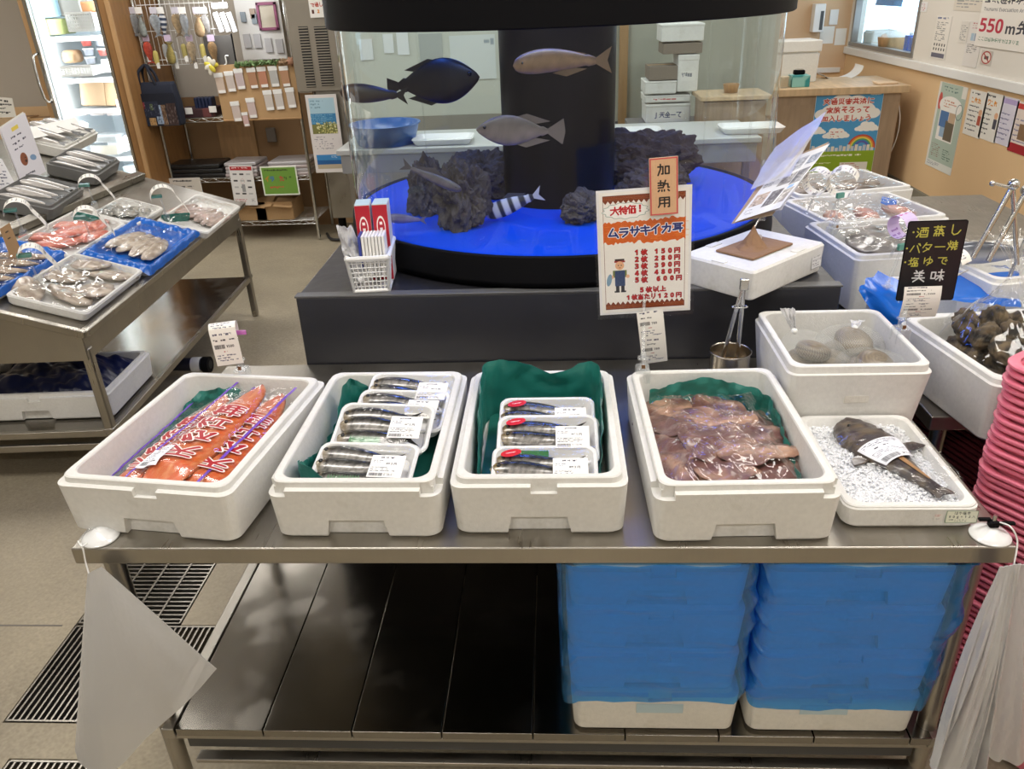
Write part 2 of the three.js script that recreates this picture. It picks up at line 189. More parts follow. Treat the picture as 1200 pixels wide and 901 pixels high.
// ---------- the room ----------
const T = 0.78, RW = 2.84;
{
  const sh = new THREE.Shape([[-6.3, 3.6], [3.2, 3.6], [3.2, -9.0], [-6.3, -9.0]].map((p) => new THREE.Vector2(p[0], -p[1])));
  for (const h of [[[-1.46, -1.5], [-1.12, -1.5], [-1.12, -0.61], [1.0, -0.61], [1.0, -1.5], [1.34, -1.5], [1.34, -0.24], [-1.46, -0.24]], [[-1.37, -0.13], [-1.12, -0.13], [-1.12, 0.5], [-1.37, 0.5]]]) sh.holes.push(new THREE.Path(h.map((p) => new THREE.Vector2(p[0], -p[1]))));
  const g = new THREE.ExtrudeGeometry(sh, { depth: 0.12, bevelEnabled: false }); g.rotateX(-Math.PI / 2); g.translate(0, -0.12, 0);
  struct('floor', metric(g), std({ map: concrete, color: lin(0.84, 0.80, 0.72), roughness: 0.6, bumpMap: concreteBump, bumpScale: 0.0012 }));
  struct('floor_trench', metric(bx(9.4, 0.06, 12.4, -1.5, -0.2, -2.7, 0)), M.blackMatt);
  struct('trim_5', bx(4.2, 0.001, 0.006, -3.6, 0.0006, -0.605, 0), std({ color: lin(0.2, 0.185, 0.16), roughness: 0.9 }));
  // gratings over the trench
  const grate = (label, x0, x1, z0, z1, along) => {
    const t = thing('drain_grate', label, 'drain grate', [(x0 + x1) / 2, 0, (z0 + z1) / 2]); const W = x1 - x0, D = z1 - z0, b = [];
    part(t, 'frame', merge([bx(W, 0.012, 0.005, 0, -0.005, -D / 2 + 0.0025, 0), bx(W, 0.012, 0.005, 0, -0.005, D / 2 - 0.0025, 0), bx(0.005, 0.012, D, -W / 2 + 0.0025, -0.005, 0, 0), bx(0.005, 0.012, D, W / 2 - 0.0025, -0.005, 0, 0)]), M.steel);
    if (along === 'x') for (let z = -D / 2 + 0.02; z < D / 2; z += 0.02) b.push(bx(W, 0.016, 0.0055, 0, -0.008, z, 0)); else for (let x = -W / 2 + 0.018; x < W / 2; x += 0.018) b.push(bx(0.005, 0.016, D, x, -0.008, 0, 0));
    part(t, 'bars', merge(b), M.steel, { kind: 'stuff' });
    if (along === 'x') for (let k = 1; k < 4; k++) part(t, 'cross_rod', bx(0.006, 0.005, D, -W / 2 + W * k / 4, 0.0005, 0, 0), M.steel);
  };
  grate('steel floor grating with crosswise bars, left of the work table', -1.455, -1.125, -1.495, -0.615, 'x');
  grate('steel floor grating with lengthwise bars, running under the front work table', -1.455, 1.335, -0.605, -0.245, 'z');
  grate('steel floor grating seen between the work table and the pink baskets', 1.005, 1.335, -1.495, -0.615, 'x');
  grate('small steel floor grating at the bottom left, nearest to the viewer', -1.365, -1.125, -0.125, 0.495, 'z');
}
const wallWhite = std({ color: lin(0.78, 0.74, 0.67), roughness: 0.85 }), wallGrey = std({ color: lin(0.50, 0.45, 0.38), roughness: 0.85 });
const wallBeige = std({ color: lin(0.78, 0.54, 0.30), roughness: 0.7 }), wallTan = std({ color: lin(0.68, 0.47, 0.29), roughness: 0.75 });
const baseGrey = std({ color: lin(0.24, 0.22, 0.17), roughness: 0.7 });
struct('ceiling', bx(9.6, 0.1, 12.8, -1.55, CEIL + 0.05, -2.7, 0), std({ color: lin(0.75, 0.74, 0.71), roughness: 0.9 }));
struct('wall_left', bx(0.1, CEIL, 12.6, -6.25, CEIL / 2, -2.7, 0), wallGrey);
struct('wall_front', bx(9.4, CEIL, 0.1, -1.6, CEIL / 2, 3.55, 0), wallWhite);
struct('wall_back_left', bx(5.1, CEIL - 1.02, 0.1, -3.75, (CEIL + 1.02) / 2, -5.4, 0), wallGrey);
struct('wall_back_left_lower', bx(5.1, 1.02, 0.1, -3.75, 0.51, -5.4, 0), wallBeige);
struct('wall_back_side', bx(0.1, CEIL, 1.75, -1.25, CEIL / 2, -6.22, 0), wallWhite);
struct('wall_back', bx(4.3, CEIL - 0.9, 0.1, 0.82, (CEIL + 0.9) / 2, -7.15, 0), wallTan);
struct('wall_back_lower', bx(4.3, 0.9, 0.1, 0.82, 0.45, -7.15, 0), wallBeige);
struct('trim_1', bx(4.1, 0.045, 0.03, 0.75, 0.90, -7.09, 0.004), M.white);
// right wall with its window opening
struct('wall_right', merge([bx(0.1, CEIL - 1.10, 9.1, RW + 0.05, (CEIL + 1.10) / 2, -1.02, 0), bx(0.1, CEIL - 2.0, 1.48, RW + 0.05, (CEIL + 2.0) / 2, -6.3, 0), bx(0.1, 0.02, 1.48, RW + 0.05, 1.11, -6.3, 0), bx(0.1, CEIL - 1.10, 0.12, RW + 0.05, (CEIL + 1.10) / 2, -7.07, 0)]), wallWhite);
struct('wall_right_lower', bx(0.1, 0.88, 10.7, RW + 0.05, 0.66, -1.8, 0), wallBeige);
struct('trim_2', bx(0.03, 0.06, 10.6, RW - 0.012, 1.075, -1.8, 0.006), M.white);
struct('baseboard_right', bx(0.012, 0.215, 10.6, RW - 0.004, 0.1075, -1.8, 0.002), baseGrey);
struct('wall_right_base', bx(0.1, 0.22, 10.7, RW + 0.05, 0.11, -1.8, 0), baseGrey);
{ // window: frame, pane
  const w = struct('window_1', merge([bx(0.06, 0.035, 1.48, RW + 0.02, 1.135, -6.3), bx(0.06, 0.04, 1.48, RW + 0.02, 1.98, -6.3), bx(0.06, 0.84, 0.035, RW + 0.02, 1.56, -5.58), bx(0.06, 0.84, 0.035, RW + 0.02, 1.56, -6.99)]), std({ color: lin(0.34, 0.34, 0.33), metalness: 0.7, roughness: 0.4 }));
  part(w, 'pane', bx(0.006, 0.82, 1.4, RW + 0.05, 1.55, -6.29, 0), M.glass);
  part(w, 'sill', bx(0.30, 0.02, 1.5, RW + 0.2, 1.115, -6.3), M.white);
}
// ---------- ceiling lamps ----------
{
  const glow = std({ color: 0xffffff, emissive: lin(1, 0.95, 0.87), emissiveIntensity: 4, roughness: 0.6 });
  lampSpots.forEach(([x, z], i) => {
    const t = thing('ceiling_light', 'long white ceiling light panel overhead, the ' + ord(i) + ' of the row', 'ceiling light', [x, CEIL, z], [0, 0, 0], 'ceiling light panels');
    part(t, 'housing', bx(1.26, 0.05, 0.34, 0, -0.025, 0), M.white);
    part(t, 'diffuser', bx(1.2, 0.008, 0.28, 0, -0.054, 0, 0.002), glow);
    const l = new THREE.RectAreaLight(lin(1, 0.965, 0.925), LAMP, 1.2, 0.28); l.position.set(x, CEIL - 0.062, z); l.rotation.x = -Math.PI / 2; l.name = 'ceiling_lamp_glow'; scene.add(l);
  });
}
// ---------- the front work table ----------
function steelLegs(t, spots, h, r = 0.019) { for (const [x, z] of spots) { const l = part(t, 'leg', cyl(r, r, h - 0.03, x, (h - 0.03) / 2 + 0.03, z), M.steel); part(l, 'foot', lathe([[0, 0], [0.022, 0], [0.022, 0.012], [0.013, 0.03], [0, 0.032]], 20).translate(x, 0, z), M.rubber); } }
const table = thing('steel_work_table', 'long stainless steel work table carrying the row of white foam boxes in front', 'table', [0, 0, 0]);
part(table, 'tabletop', merge([bx(1.8, 0.0385, 0.84, 0, T - 0.0193, -0.42, 0.004)]), M.steel);
steelLegs(table, [[-0.862, -0.06], [0.862, -0.06], [-0.862, -0.79], [0.862, -0.79]], T - 0.036, 0.0205);
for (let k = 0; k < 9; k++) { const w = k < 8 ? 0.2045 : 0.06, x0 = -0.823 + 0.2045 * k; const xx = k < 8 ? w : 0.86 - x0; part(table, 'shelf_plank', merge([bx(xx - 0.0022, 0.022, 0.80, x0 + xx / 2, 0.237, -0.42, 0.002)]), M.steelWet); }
part(table, 'shelf_frame', merge([bx(0.03, 0.03, 0.8, -0.842, 0.232, -0.42), bx(0.03, 0.03, 0.8, 0.868, 0.232, -0.42), bx(1.7, 0.012, 0.02, 0.01, 0.217, -0.035), bx(1.7, 0.03, 0.02, 0.01, 0.22, -0.80)]), M.steel);
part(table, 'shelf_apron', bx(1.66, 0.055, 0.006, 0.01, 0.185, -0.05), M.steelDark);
part(table, 'low_rail', bx(1.64, 0.012, 0.03, 0.02, 0.135, -0.04), M.steel);

// ---------- foam boxes ----------
function foamBoxGeo(w, d, h, o = {}) {
  const wall = o.wall ?? 0.026, R = 0.024, ring = (ww, dd, y, r = R) => rrect(ww, dd, r).map(([x, z]) => [x, y, z]);
  const f = o.floor ?? 0.024, tp = o.taper ?? 0.012, lp = o.lip ?? 0.011, ly = o.lipH ?? 0.015;
  let g = loft([ring(w - tp - 0.012, d - tp - 0.012, 0), ring(w - tp, d - tp, 0.007), ring(w, d, h - ly), ring(w - 2 * lp * 0.9, d - 2 * lp * 0.9, h - ly + 0.002), ring(w - 2 * lp, d - 2 * lp, h - 0.002), ring(w - 2 * lp - 0.005, d - 2 * lp - 0.005, h), ring(w - 2 * wall + 0.004, d - 2 * wall + 0.004, h, 0.03), ring(w - 2 * wall, d - 2 * wall, h - 0.003, 0.03), ring(w - 2 * wall - 0.012, d - 2 * wall - 0.012, f + 0.008, 0.03), ring(w - 2 * wall - 0.03, d - 2 * wall - 0.03, f, 0.03)]);
  const cuts = [], hw = o.handleW ?? 0.108;
  if (o.handle !== false) for (const s of [1, -1]) { const p = new THREE.Shape([[-hw / 2 - 0.012, -0.02], [hw / 2 + 0.012, -0.02], [hw / 2, 0.043], [-hw / 2, 0.043]].map((q) => new THREE.Vector2(...q))); cuts.push(new THREE.ExtrudeGeometry(p, { depth: 0.032, bevelEnabled: false }).translate(0, 0, s > 0 ? d / 2 - 0.018 - tp / 2 : -d / 2 - 0.014 + tp / 2)); }
  if (o.notch === 'mid') cuts.push(new THREE.BoxGeometry(0.05, 0.022, 0.022).translate(0.01, h - ly - 0.004, d / 2 + 0.001));
  if (o.notch === 'corner') for (const s of [1, -1]) cuts.push(new THREE.BoxGeometry(0.05, 0.026, 0.03).translate(s * (w / 2 - 0.014), h - ly, d / 2), new THREE.BoxGeometry(0.03, 0.026, 0.03).translate(s * (w / 2 - 0.0), h - ly, d / 2 - 0.03));
  if (cuts.length) g = cut(g, ...cuts);
  return metric(crease(g, 0.5));
}
function foamBox(label, w, d, h, p, ry = 0, o = {}) { const b = thing('foam_box', label, 'foam box', p, [0, ry, 0], o.group); part(b, 'body', foamBoxGeo(w, d, h, o), o.mat ?? M.foam); return b; }
const BH = 0.128;
const boxA = foamBox('white foam box with red salmon packs, leftmost on the front table', 0.375, 0.495, BH, [-0.715, T + 0.001, -0.275], -0.125, { notch: 'mid' });
const boxB = foamBox('white foam box with four trays of fish, second from the left on the front table', 0.338, 0.5, BH, [-0.328, T + 0.001, -0.275], -0.01, { notch: 'corner' });
const boxC = foamBox('white foam box with green paper and three fish trays, middle of the front table', 0.338, 0.485, BH, [0.023, T + 0.001, -0.277], 0.0, { notch: 'mid' });
const boxD = foamBox('white foam box full of bagged squid fins, beside the green lined box', 0.345, 0.505, BH, [0.402, T + 0.001, -0.262], 0.02, { notch: 'corner' });
const boxE = foamBox('deep white foam box holding clams in net bags, back right of the front table', 0.318, 0.35, 0.172, [0.735, T + 0.001, -0.585], 0, { wall: 0.02, taper: 0.03, lip: 0.006, lipH: 0.02, handleW: 0.05, handle: false });
part(boxE, 'grip_dent', bx(0.055, 0.02, 0.004, 0.0, 0.088, 0.1675), M.foamDirty, {});
const iceBox = foamBox('shallow white foam lid filled with crushed ice at the right table end', 0.25, 0.36, 0.05, [0.727, T + 0.001, -0.235], 0.0, { wall: 0.018, floor: 0.014, handle: false, lip: 0.003, lipH: 0.006, taper: 0.004 });

// green paper liners
function liner(label, box, W, D, path, top, seed, y0 = 0.028) { // path: points along the inside of the box, top(u): height of the edge
  const c = new THREE.CatmullRomCurve3(path.map((p) => V(p[0], 0, p[1])), false, 'centripetal', 0.2);
  const f = (u, v) => { const p = c.getPointAt(u), e = top(u), fold = 0.020 * Math.abs(nz(u * 13, v * 1.6, seed)) + 0.011 * nz(u * 31, v * 3, seed + 4) - 0.004; const k = 1 - 0.05 - fold * 3 * (0.4 + v); return [p.x * k, y0 + v * (e - y0) + 0.004 * nz(u * 30, 1, seed), p.z * k]; };
  const gs = sheet(f, 90, 16, 0.0004), fl = W ? sheet((u, v) => [(u - 0.5) * W, y0 + 0.003 + 0.006 * nz(u * 5, v * 7, seed), (v - 0.5) * D], 20, 24) : null; const o = solo('green_liner_paper', label, 'liner paper', fl ? merge([gs, fl]) : gs, M.greenPaper); inFrame(o, box, [0, 0, 0]); return o;
}
liner('green paper standing up around the three fish trays', boxC, 0.25, 0.39, [[-0.125, 0.18], [-0.137, 0], [-0.125, -0.2], [-0.06, -0.212], [0.06, -0.212], [0.125, -0.2], [0.137, 0], [0.125, 0.18]], (u) => u < 0.3 ? mix(0.085, 0.165, smooth(0, 0.3, u)) : u > 0.72 ? mix(0.168, 0.09, smooth(0.72, 1, u)) : 0.176 - 0.035 * Math.exp(-Math.pow((u - 0.53) / 0.07, 2)) - 0.012 * Math.abs(nz(u * 20, 3)), 1);
liner('green paper folded up in peaks left of four fish trays', boxB, 0.25, 0.40, [[-0.06, 0.205], [-0.128, 0.18], [-0.128, 0.05], [-0.118, -0.06], [-0.098, -0.15], [-0.055, -0.205]], (u) => 0.090 + 0.035 * Math.exp(-Math.pow((u - 0.12) / 0.09, 2)) + 0.055 * Math.exp(-Math.pow((u - 0.84) / 0.12, 2)) + 0.012 * Math.sin(u * 9), 5);
liner('green paper edging the salmon packs along the left box wall', boxA, 0, 0, [[-0.145, 0.15], [-0.152, 0], [-0.145, -0.18], [-0.08, -0.21], [-0.02, -0.212]], (u) => 0.06 + 0.045 * smooth(0.55, 0.85, u), 9);
liner('dark green paper peeking out behind and right of the squid', boxD, 0.24, 0.40, [[-0.13, -0.19], [-0.06, -0.212], [0.06, -0.205], [0.13, -0.18], [0.14, 0], [0.132, 0.19]], (u) => 0.105 + 0.018 * Math.exp(-Math.pow((u - 0.22) / 0.1, 2)) - 0.03 * smooth(0.5, 1, u), 13);

// ---------- fish ----------
// body along x (head at -L/2), height in y, lies in the x-y plane; colour from (t along, c: 1 back .. -1 belly)
function fishGeo(L, H, W, colour, o = {}) {
  const n = o.n ?? 34, k = 18, rings = [], tailAt = o.tailAt ?? 0.84;
  const prof = o.prof ?? ((t) => Math.pow(Math.sin(Math.PI * Math.pow(clamp(t / 1.06), 0.62)), 0.75));
  for (let i = 0; i <= n; i++) { const t = i / n, s = t * tailAt, h = Math.max(0.012, prof(t)) * H / 2 * (i === 0 ? 0.3 : 1) + (t > 0.9 ? 0.05 * H : 0), w = Math.max(0.02, prof(t)) * W / 2 * (1 - 0.35 * t), R = []; const by = (o.bend ?? 0) * L * Math.sin(Math.PI * t), bz = (o.bendZ ?? 0) * L * Math.sin(Math.PI * t * 1.2); for (let j = 0; j < k; j++) { const a = 2 * Math.PI * j / k; R.push([-L / 2 + s * L, by + h * Math.cos(a), bz + w * Math.sin(a)]); } rings.push(R); }
  const body = loft(rings), p = body.attributes.position;
  const parts = [paint(body.toNonIndexed(), (x, y, z) => { const t = clamp((x + L / 2) / (tailAt * L)), yy = y - (o.bend ?? 0) * L * Math.sin(Math.PI * t); return colour(t, clamp(yy / (Math.max(0.1, prof(t)) * H / 2), -1, 1), x, y, z); })];
  const fin = (pts, col, bzz = 0) => { const s = new THREE.Shape(pts.map((q) => new THREE.Vector2(...q))); const g = new THREE.ExtrudeGeometry(s, { depth: 0.006 * L, bevelEnabled: false }).translate(0, 0, bzz - 0.003 * L); parts.push(paint(g, () => col)); };
  const tc = o.tailColour ?? colour(0.9, 0.4, 0, 0, 0), xt = -L / 2 + tailAt * L * 0.985, xe = L / 2, th = (o.tailH ?? 0.8) * H / 2, y0 = (o.bend ?? 0) * L * 0, zt = (o.bendZ ?? 0) * L * Math.sin(Math.PI * 1.2);
  fin([[xt, y0 + 0.09 * H], [xe, y0 + th], [xe - (o.fork ?? 0.35) * (xe - xt), y0], [xe, y0 - th], [xt, y0 - 0.09 * H]], tc, zt);
  if (o.dorsal) fin([[-L / 2 + o.dorsal[0] * L, H * 0.4], [-L / 2 + mix(o.dorsal[0], o.dorsal[1], 0.4) * L, H * (0.45 + o.dorsal[2])], [-L / 2 + o.dorsal[1] * L, H * 0.32], [-L / 2 + mix(o.dorsal[0], o.dorsal[1], 0.5) * L, H * 0.2]], o.finColour ?? tc);
  if (o.anal) fin([[-L / 2 + o.anal[0] * L, -H * 0.4], [-L / 2 + mix(o.anal[0], o.anal[1], 0.4) * L, -H * (0.45 + o.anal[2])], [-L / 2 + o.anal[1] * L, -H * 0.3], [-L / 2 + mix(o.anal[0], o.anal[1], 0.5) * L, -H * 0.2]], o.finColour ?? tc);
  return merge(parts);
}
const sardineCol = (t, c, x, y) => { const s = (0.72 + 0.75 * nz(x * 260, y * 330)) * (Math.abs(t - 0.21 - 0.03 * c * c) < 0.018 ? 0.35 : 1), d = smooth(-0.25, 0.35, c), f = smooth(0.2, 0.08, t); const g = t < 0.14 ? 0.8 : 1; const spot = Math.abs(c - 0.05) < 0.16 && Math.sin(t * 42) > 0.55 ? 0.4 : 1; const gold = smooth(0.3, 0.05, t) * 0.5; return [mix(0.42, 0.035 + 0.14 * gold, d) * s * g * spot + f * 0.10, mix(0.40, 0.038 + 0.08 * gold, d) * s * g * spot + f * 0.06, mix(0.37, 0.035, d) * s * g * spot]; };
const sardineGeo = [0, 1, 2].map((i) => fishGeo(0.165, 0.040, 0.026, sardineCol, { bend: [0.03, -0.02, 0.012][i], tailH: 0.8, fork: 0.6 }));
function sardine(label) { const f = thing('sardine', label, 'fish'); part(f, 'body', sardineGeo[Math.floor(rnd() * 3)], M.vcFish); part(f, 'eye', new THREE.SphereGeometry(0.0042, 12, 8).scale(1, 1, 0.6), M.eye, { p: [-0.066, 0.004, 0.0098] }); return f; }

// price label prints shared by the packs
const labelTex = [1, 2].map((s) => canvasTex(256, 192, (x) => { x.fillStyle = '#f4f2ee'; x.fillRect(0, 0, 256, 192); fine(x, 70, 14, 120, 22, 1, '#334', s); fine(x, 14, 44, 90, 26, 2, '#556', s + 3); jp(x, s === 1 ? '1円' : '3円', 150, 62, 24, '#222', 0.12); fine(x, 120, 66, 40, 22, 1, '#222', s + 9); fine(x, 12, 104, 228, 44, 3, '#444', s + 5); bars(x, 14, 156, 100, 26, s); fine(x, 124, 158, 116, 22, 2, '#333', s + 7); }));
const stickerTex = canvasTex(128, 64, (x) => { x.fillStyle = '#c8142a'; x.fillRect(0, 0, 128, 64); fine(x, 18, 22, 92, 22, 1, '#fff', 4, 0.9); });
const trayGeo = (() => { const W = 0.19, D = 0.128, ring = (w, d, y, r) => rrect(w, d, r).map(([x, z]) => [x, y, z]); return crease(loft([ring(W - 0.03, D - 0.03, 0, 0.016), ring(W - 0.004, D - 0.004, 0.024, 0.018), ring(W, D, 0.027, 0.02), ring(W - 0.004, D - 0.004, 0.03, 0.02), ring(W - 0.014, D - 0.014, 0.029, 0.018), ring(W - 0.038, D - 0.038, 0.005, 0.014)]), 0.5); })();
const trayFilm = sheet((u, v) => { const x = (u - 0.5) * 0.184, z = (v - 0.5) * 0.122, e = Math.min(u, v, 1 - u, 1 - v); return [x, 0.0305 + 0.006 * smooth(0, 0.3, e) + 0.0012 * nz(u * 9, v * 9, 2), z]; }, 24, 18);
const grassGeo = (() => { const p = [[0, 0]]; for (let i = 0; i < 12; i++) p.push([i * 0.005, 0.013], [i * 0.005 + 0.0025, 0.022]); p.push([0.06, 0.012], [0.06, 0]); const s = new THREE.Shape(p.map((q) => new THREE.Vector2(...q))); return new THREE.ExtrudeGeometry(s, { depth: 0.0006, bevelEnabled: false }).translate(-0.03, 0, 0); })();
function fishTray(desc, box, p, r, o = {}) {
  const t = thing('fish_tray', 'white foam tray of sardines, ' + desc, 'fish tray'); inFrame(t, box, p, r); t.scale.setScalar(1.12);
  part(t, 'tray', trayGeo, M.tray);
  part(t, 'film', trayFilm, M.film);
  part(t, 'price_label', bx(0.062, 0.0006, 0.056, 0.046, 0.0385, o.lz ?? 0.006, 0), M.paper);
  part(t, 'label_print', new THREE.PlaneGeometry(0.062, 0.056).rotateX(-Math.PI / 2).translate(0.046, 0.0390, o.lz ?? 0.006), card(labelTex[o.k ?? 0]), { label: 'printed white price label' });
  part(t, 'plastic_grass', grassGeo, M.baran, { p: [-0.028, 0.0295, 0.050], r: [-1.32, 0, 0] });
  if (o.sticker) part(t, 'red_sticker', (() => { const g = new THREE.CylinderGeometry(0.019, 0.019, 0.0008, 28).scale(1, 1, 0.45); return g; })(), M.red, { p: [-0.06, 0.0385, -0.036], r: [0, 0.25, 0], label: 'oval red sticker with white print' }), part(t, 'sticker_print', new THREE.PlaneGeometry(0.026, 0.009).rotateX(-Math.PI / 2), card(stickerTex), { p: [-0.06, 0.0391, -0.036], r: [0, 0.25, 0] });
  const n = o.n ?? 3, w = ['back', 'middle', 'front'];
  for (let i = 0; i < n; i++) { const f = sardine((n === 3 ? w[i] : i ? 'front' : 'back') + ' sardine in the ' + desc.replace(/^the /, '')); inFrame(f, t, [-0.012 + rr_(-0.004, 0.004), 0.0195 + 0.003 * (i === 1), -0.032 + i * 0.028 + rr_(-0.002, 0.002)], [-Math.PI / 2 + 0.15, 0, rr_(-0.10, 0.10) - 0.04]); }
  return t;
}
const trB = ['rearmost tray of the four in the second foam box', 'second tray from the back in the second foam box', 'third tray from the back in the second foam box', 'frontmost tray of the four in the second foam box'];
[[0.045, 0.082, -0.165], [0.034, 0.078, -0.085], [0.012, 0.082, -0.005], [-0.006, 0.060, 0.122]].forEach((p, i) => fishTray(trB[i], boxB, p, [0.2 + 0.1 * (i === 2), -0.05, 0], { k: i % 2, lz: 0.008 }));
const trC = ['rear tray among the green paper of the middle box', 'centre tray among the green paper of the middle box', 'front tray among the green paper of the middle box'];
[[0.014, 0.066, -0.055], [0.016, 0.076, 0.045], [0.010, 0.060, 0.145]].forEach((p, i) => fishTray(trC[i], boxC, p, [0.26, 0.0, 0], { k: (i + 1) % 2, sticker: true }));
// a fifth and sixth pack edge stand behind the price labels of the second box
// ---------- salmon packs ----------
const salmonH = (s, q) => { // s: 0 head end .. 1 tail end, q: -1 .. 1 across
  const w = salmonW(s); return 0.004 + 0.020 * Math.pow(Math.max(0, 1 - q * q), 0.5) * smooth(0, 0.12, s) * (1 - 0.45 * s) * (w > 0 ? 1 : 0); };
const salmonW = (s) => 0.064 * Math.pow(Math.sin(Math.PI * clamp(0.10 + 0.9 * s) ** 0.8), 0.55) * (1 - 0.25 * s) + 0.003;
const salmonGeo = (() => { const L = 0.385, rings = []; for (let i = 0; i <= 60; i++) { const s = i / 60, w = salmonW(s), R = []; for (let j = 0; j <= 18; j++) { const q = 1 - 2 * j / 18; R.push([q * w, salmonH(s, q) + 0.0015 * nz(q * 4, s * 16, 3), (0.5 - s) * L]); } for (let j = 1; j < 6; j++) { const q = -1 + 2 * j / 6; R.push([q * w, 0, (0.5 - s) * L]); } rings.push(R); }
  return paint(loft(rings).toNonIndexed(), (x, y, z) => { const stripe = Math.sin((Math.abs(x) * 2.2 + z) * 190 + 2.5 * nz(x * 40, z * 30)), mid = Math.exp(-Math.pow((x - 0.006) / 0.005, 2)), fat = clamp(smooth(0.55, 1, stripe) * 0.35 + mid * 0.45 + 0.25 * nz(x * 60, z * 60, 8)), edge = smooth(0.7, 1, Math.abs(x) / 0.05); const r = 0.66 - 0.12 * edge, g = 0.12 + 0.05 * nz(x * 30, z * 20, 5), b = 0.025; return [mix(r, 0.80, fat), mix(g, 0.40, fat), mix(b, 0.19, fat)]; }); })();
const packTex = canvasTex(256, 1024, (x) => { x.clearRect(0, 0, 256, 1024); [...'天然紅鮭'].forEach((c, i) => { for (const [col, w] of [['rgba(246,238,232,0.9)', 0.21], ['#a8121f', 0.115]]) glyph(x, c, 40, 90 + i * 195, 168, col, w); }); fine(x, 40, 880, 170, 70, 4, '#f3e9e2', 6); }, true);
const packTop = (u, v, up) => { const x = (u - 0.5) * 0.170, s = (v - 0.035) / 0.93, w = salmonW(clamp(s)), q = clamp(x / w, -1, 1), inn = s > 0 && s < 1 ? salmonH(s, q) * smooth(1.35, 0.9, Math.abs(x) / w) : 0; return [x, 0.003 + inn + up + 0.0022 * nz(u * 7, v * 18, 2) * smooth(0.5, 1.1, Math.abs(x) / w), (0.5 - v) * 0.412]; };
const packFilm = sheet((u, v) => packTop(u, v, 0.0025), 40, 90), packPrint = sheet((u, v) => packTop(0.16 + 0.68 * u, 0.10 + 0.72 * (1 - v), 0.0036), 30, 70);
const packPrintMat = std({ map: packTex, transparent: true, roughness: 0.4, side: THREE.DoubleSide });
const zipGeo = sheet((u, v) => packTop(0.955 + 0.04 * u, v, 0.0034), 2, 60, 0.0005), zipGeo2 = sheet((u, v) => packTop(0.01 + 0.03 * u, v, 0.0034), 2, 60, 0.0005);
const stickTex = canvasTex(256, 192, (x) => { x.fillStyle = '#e9ebf2'; x.fillRect(0, 0, 256, 192); bars(x, 20, 24, 110, 40, 5); fine(x, 20, 76, 210, 96, 6, '#556', 12); fine(x, 146, 26, 90, 36, 2, '#223', 13); });
function salmonPack(desc, p, r, o = {}) {
  const t = thing('salmon_pack', desc, 'salmon pack'); inFrame(t, boxA, p, r);
  part(t, 'fillet', salmonGeo, M.vcWet); part(t, 'film', packFilm, M.film); part(t, 'printed_lettering', packPrint, packPrintMat, { label: 'red lettering edged in white' });
  part(t, 'zip_strip', zipGeo, M.purple, { label: 'purple strip along the edge' }); part(t, 'zip_strip', zipGeo2, M.purple, { label: 'purple strip along the edge' });
  if (o.sticker) part(t, 'sticker', sheet((u, v) => packTop(0.02 + 0.34 * u, 0.10 + 0.16 * (1 - v), 0.005), 10, 10, 0.0003), card(stickTex), { label: 'white printed data sticker' });
  return t;
}
salmonPack('red salmon fillet pack lying lowest across the box front', [0.045, 0.044, 0.005], [0.0, -0.05, 0.03]);
salmonPack('red salmon fillet pack at the left, against the green paper', [-0.066, 0.068, 0.0], [0.06, -0.07, 0.10]);
salmonPack('red salmon fillet pack at the right wall, under the middle pack', [0.082, 0.080, 0.0], [0.05, -0.06, -0.14]);
salmonPack('red salmon fillet pack on top in the middle, with data sticker', [0.022, 0.098, -0.008], [0.05, -0.12, 0.02], { sticker: true });

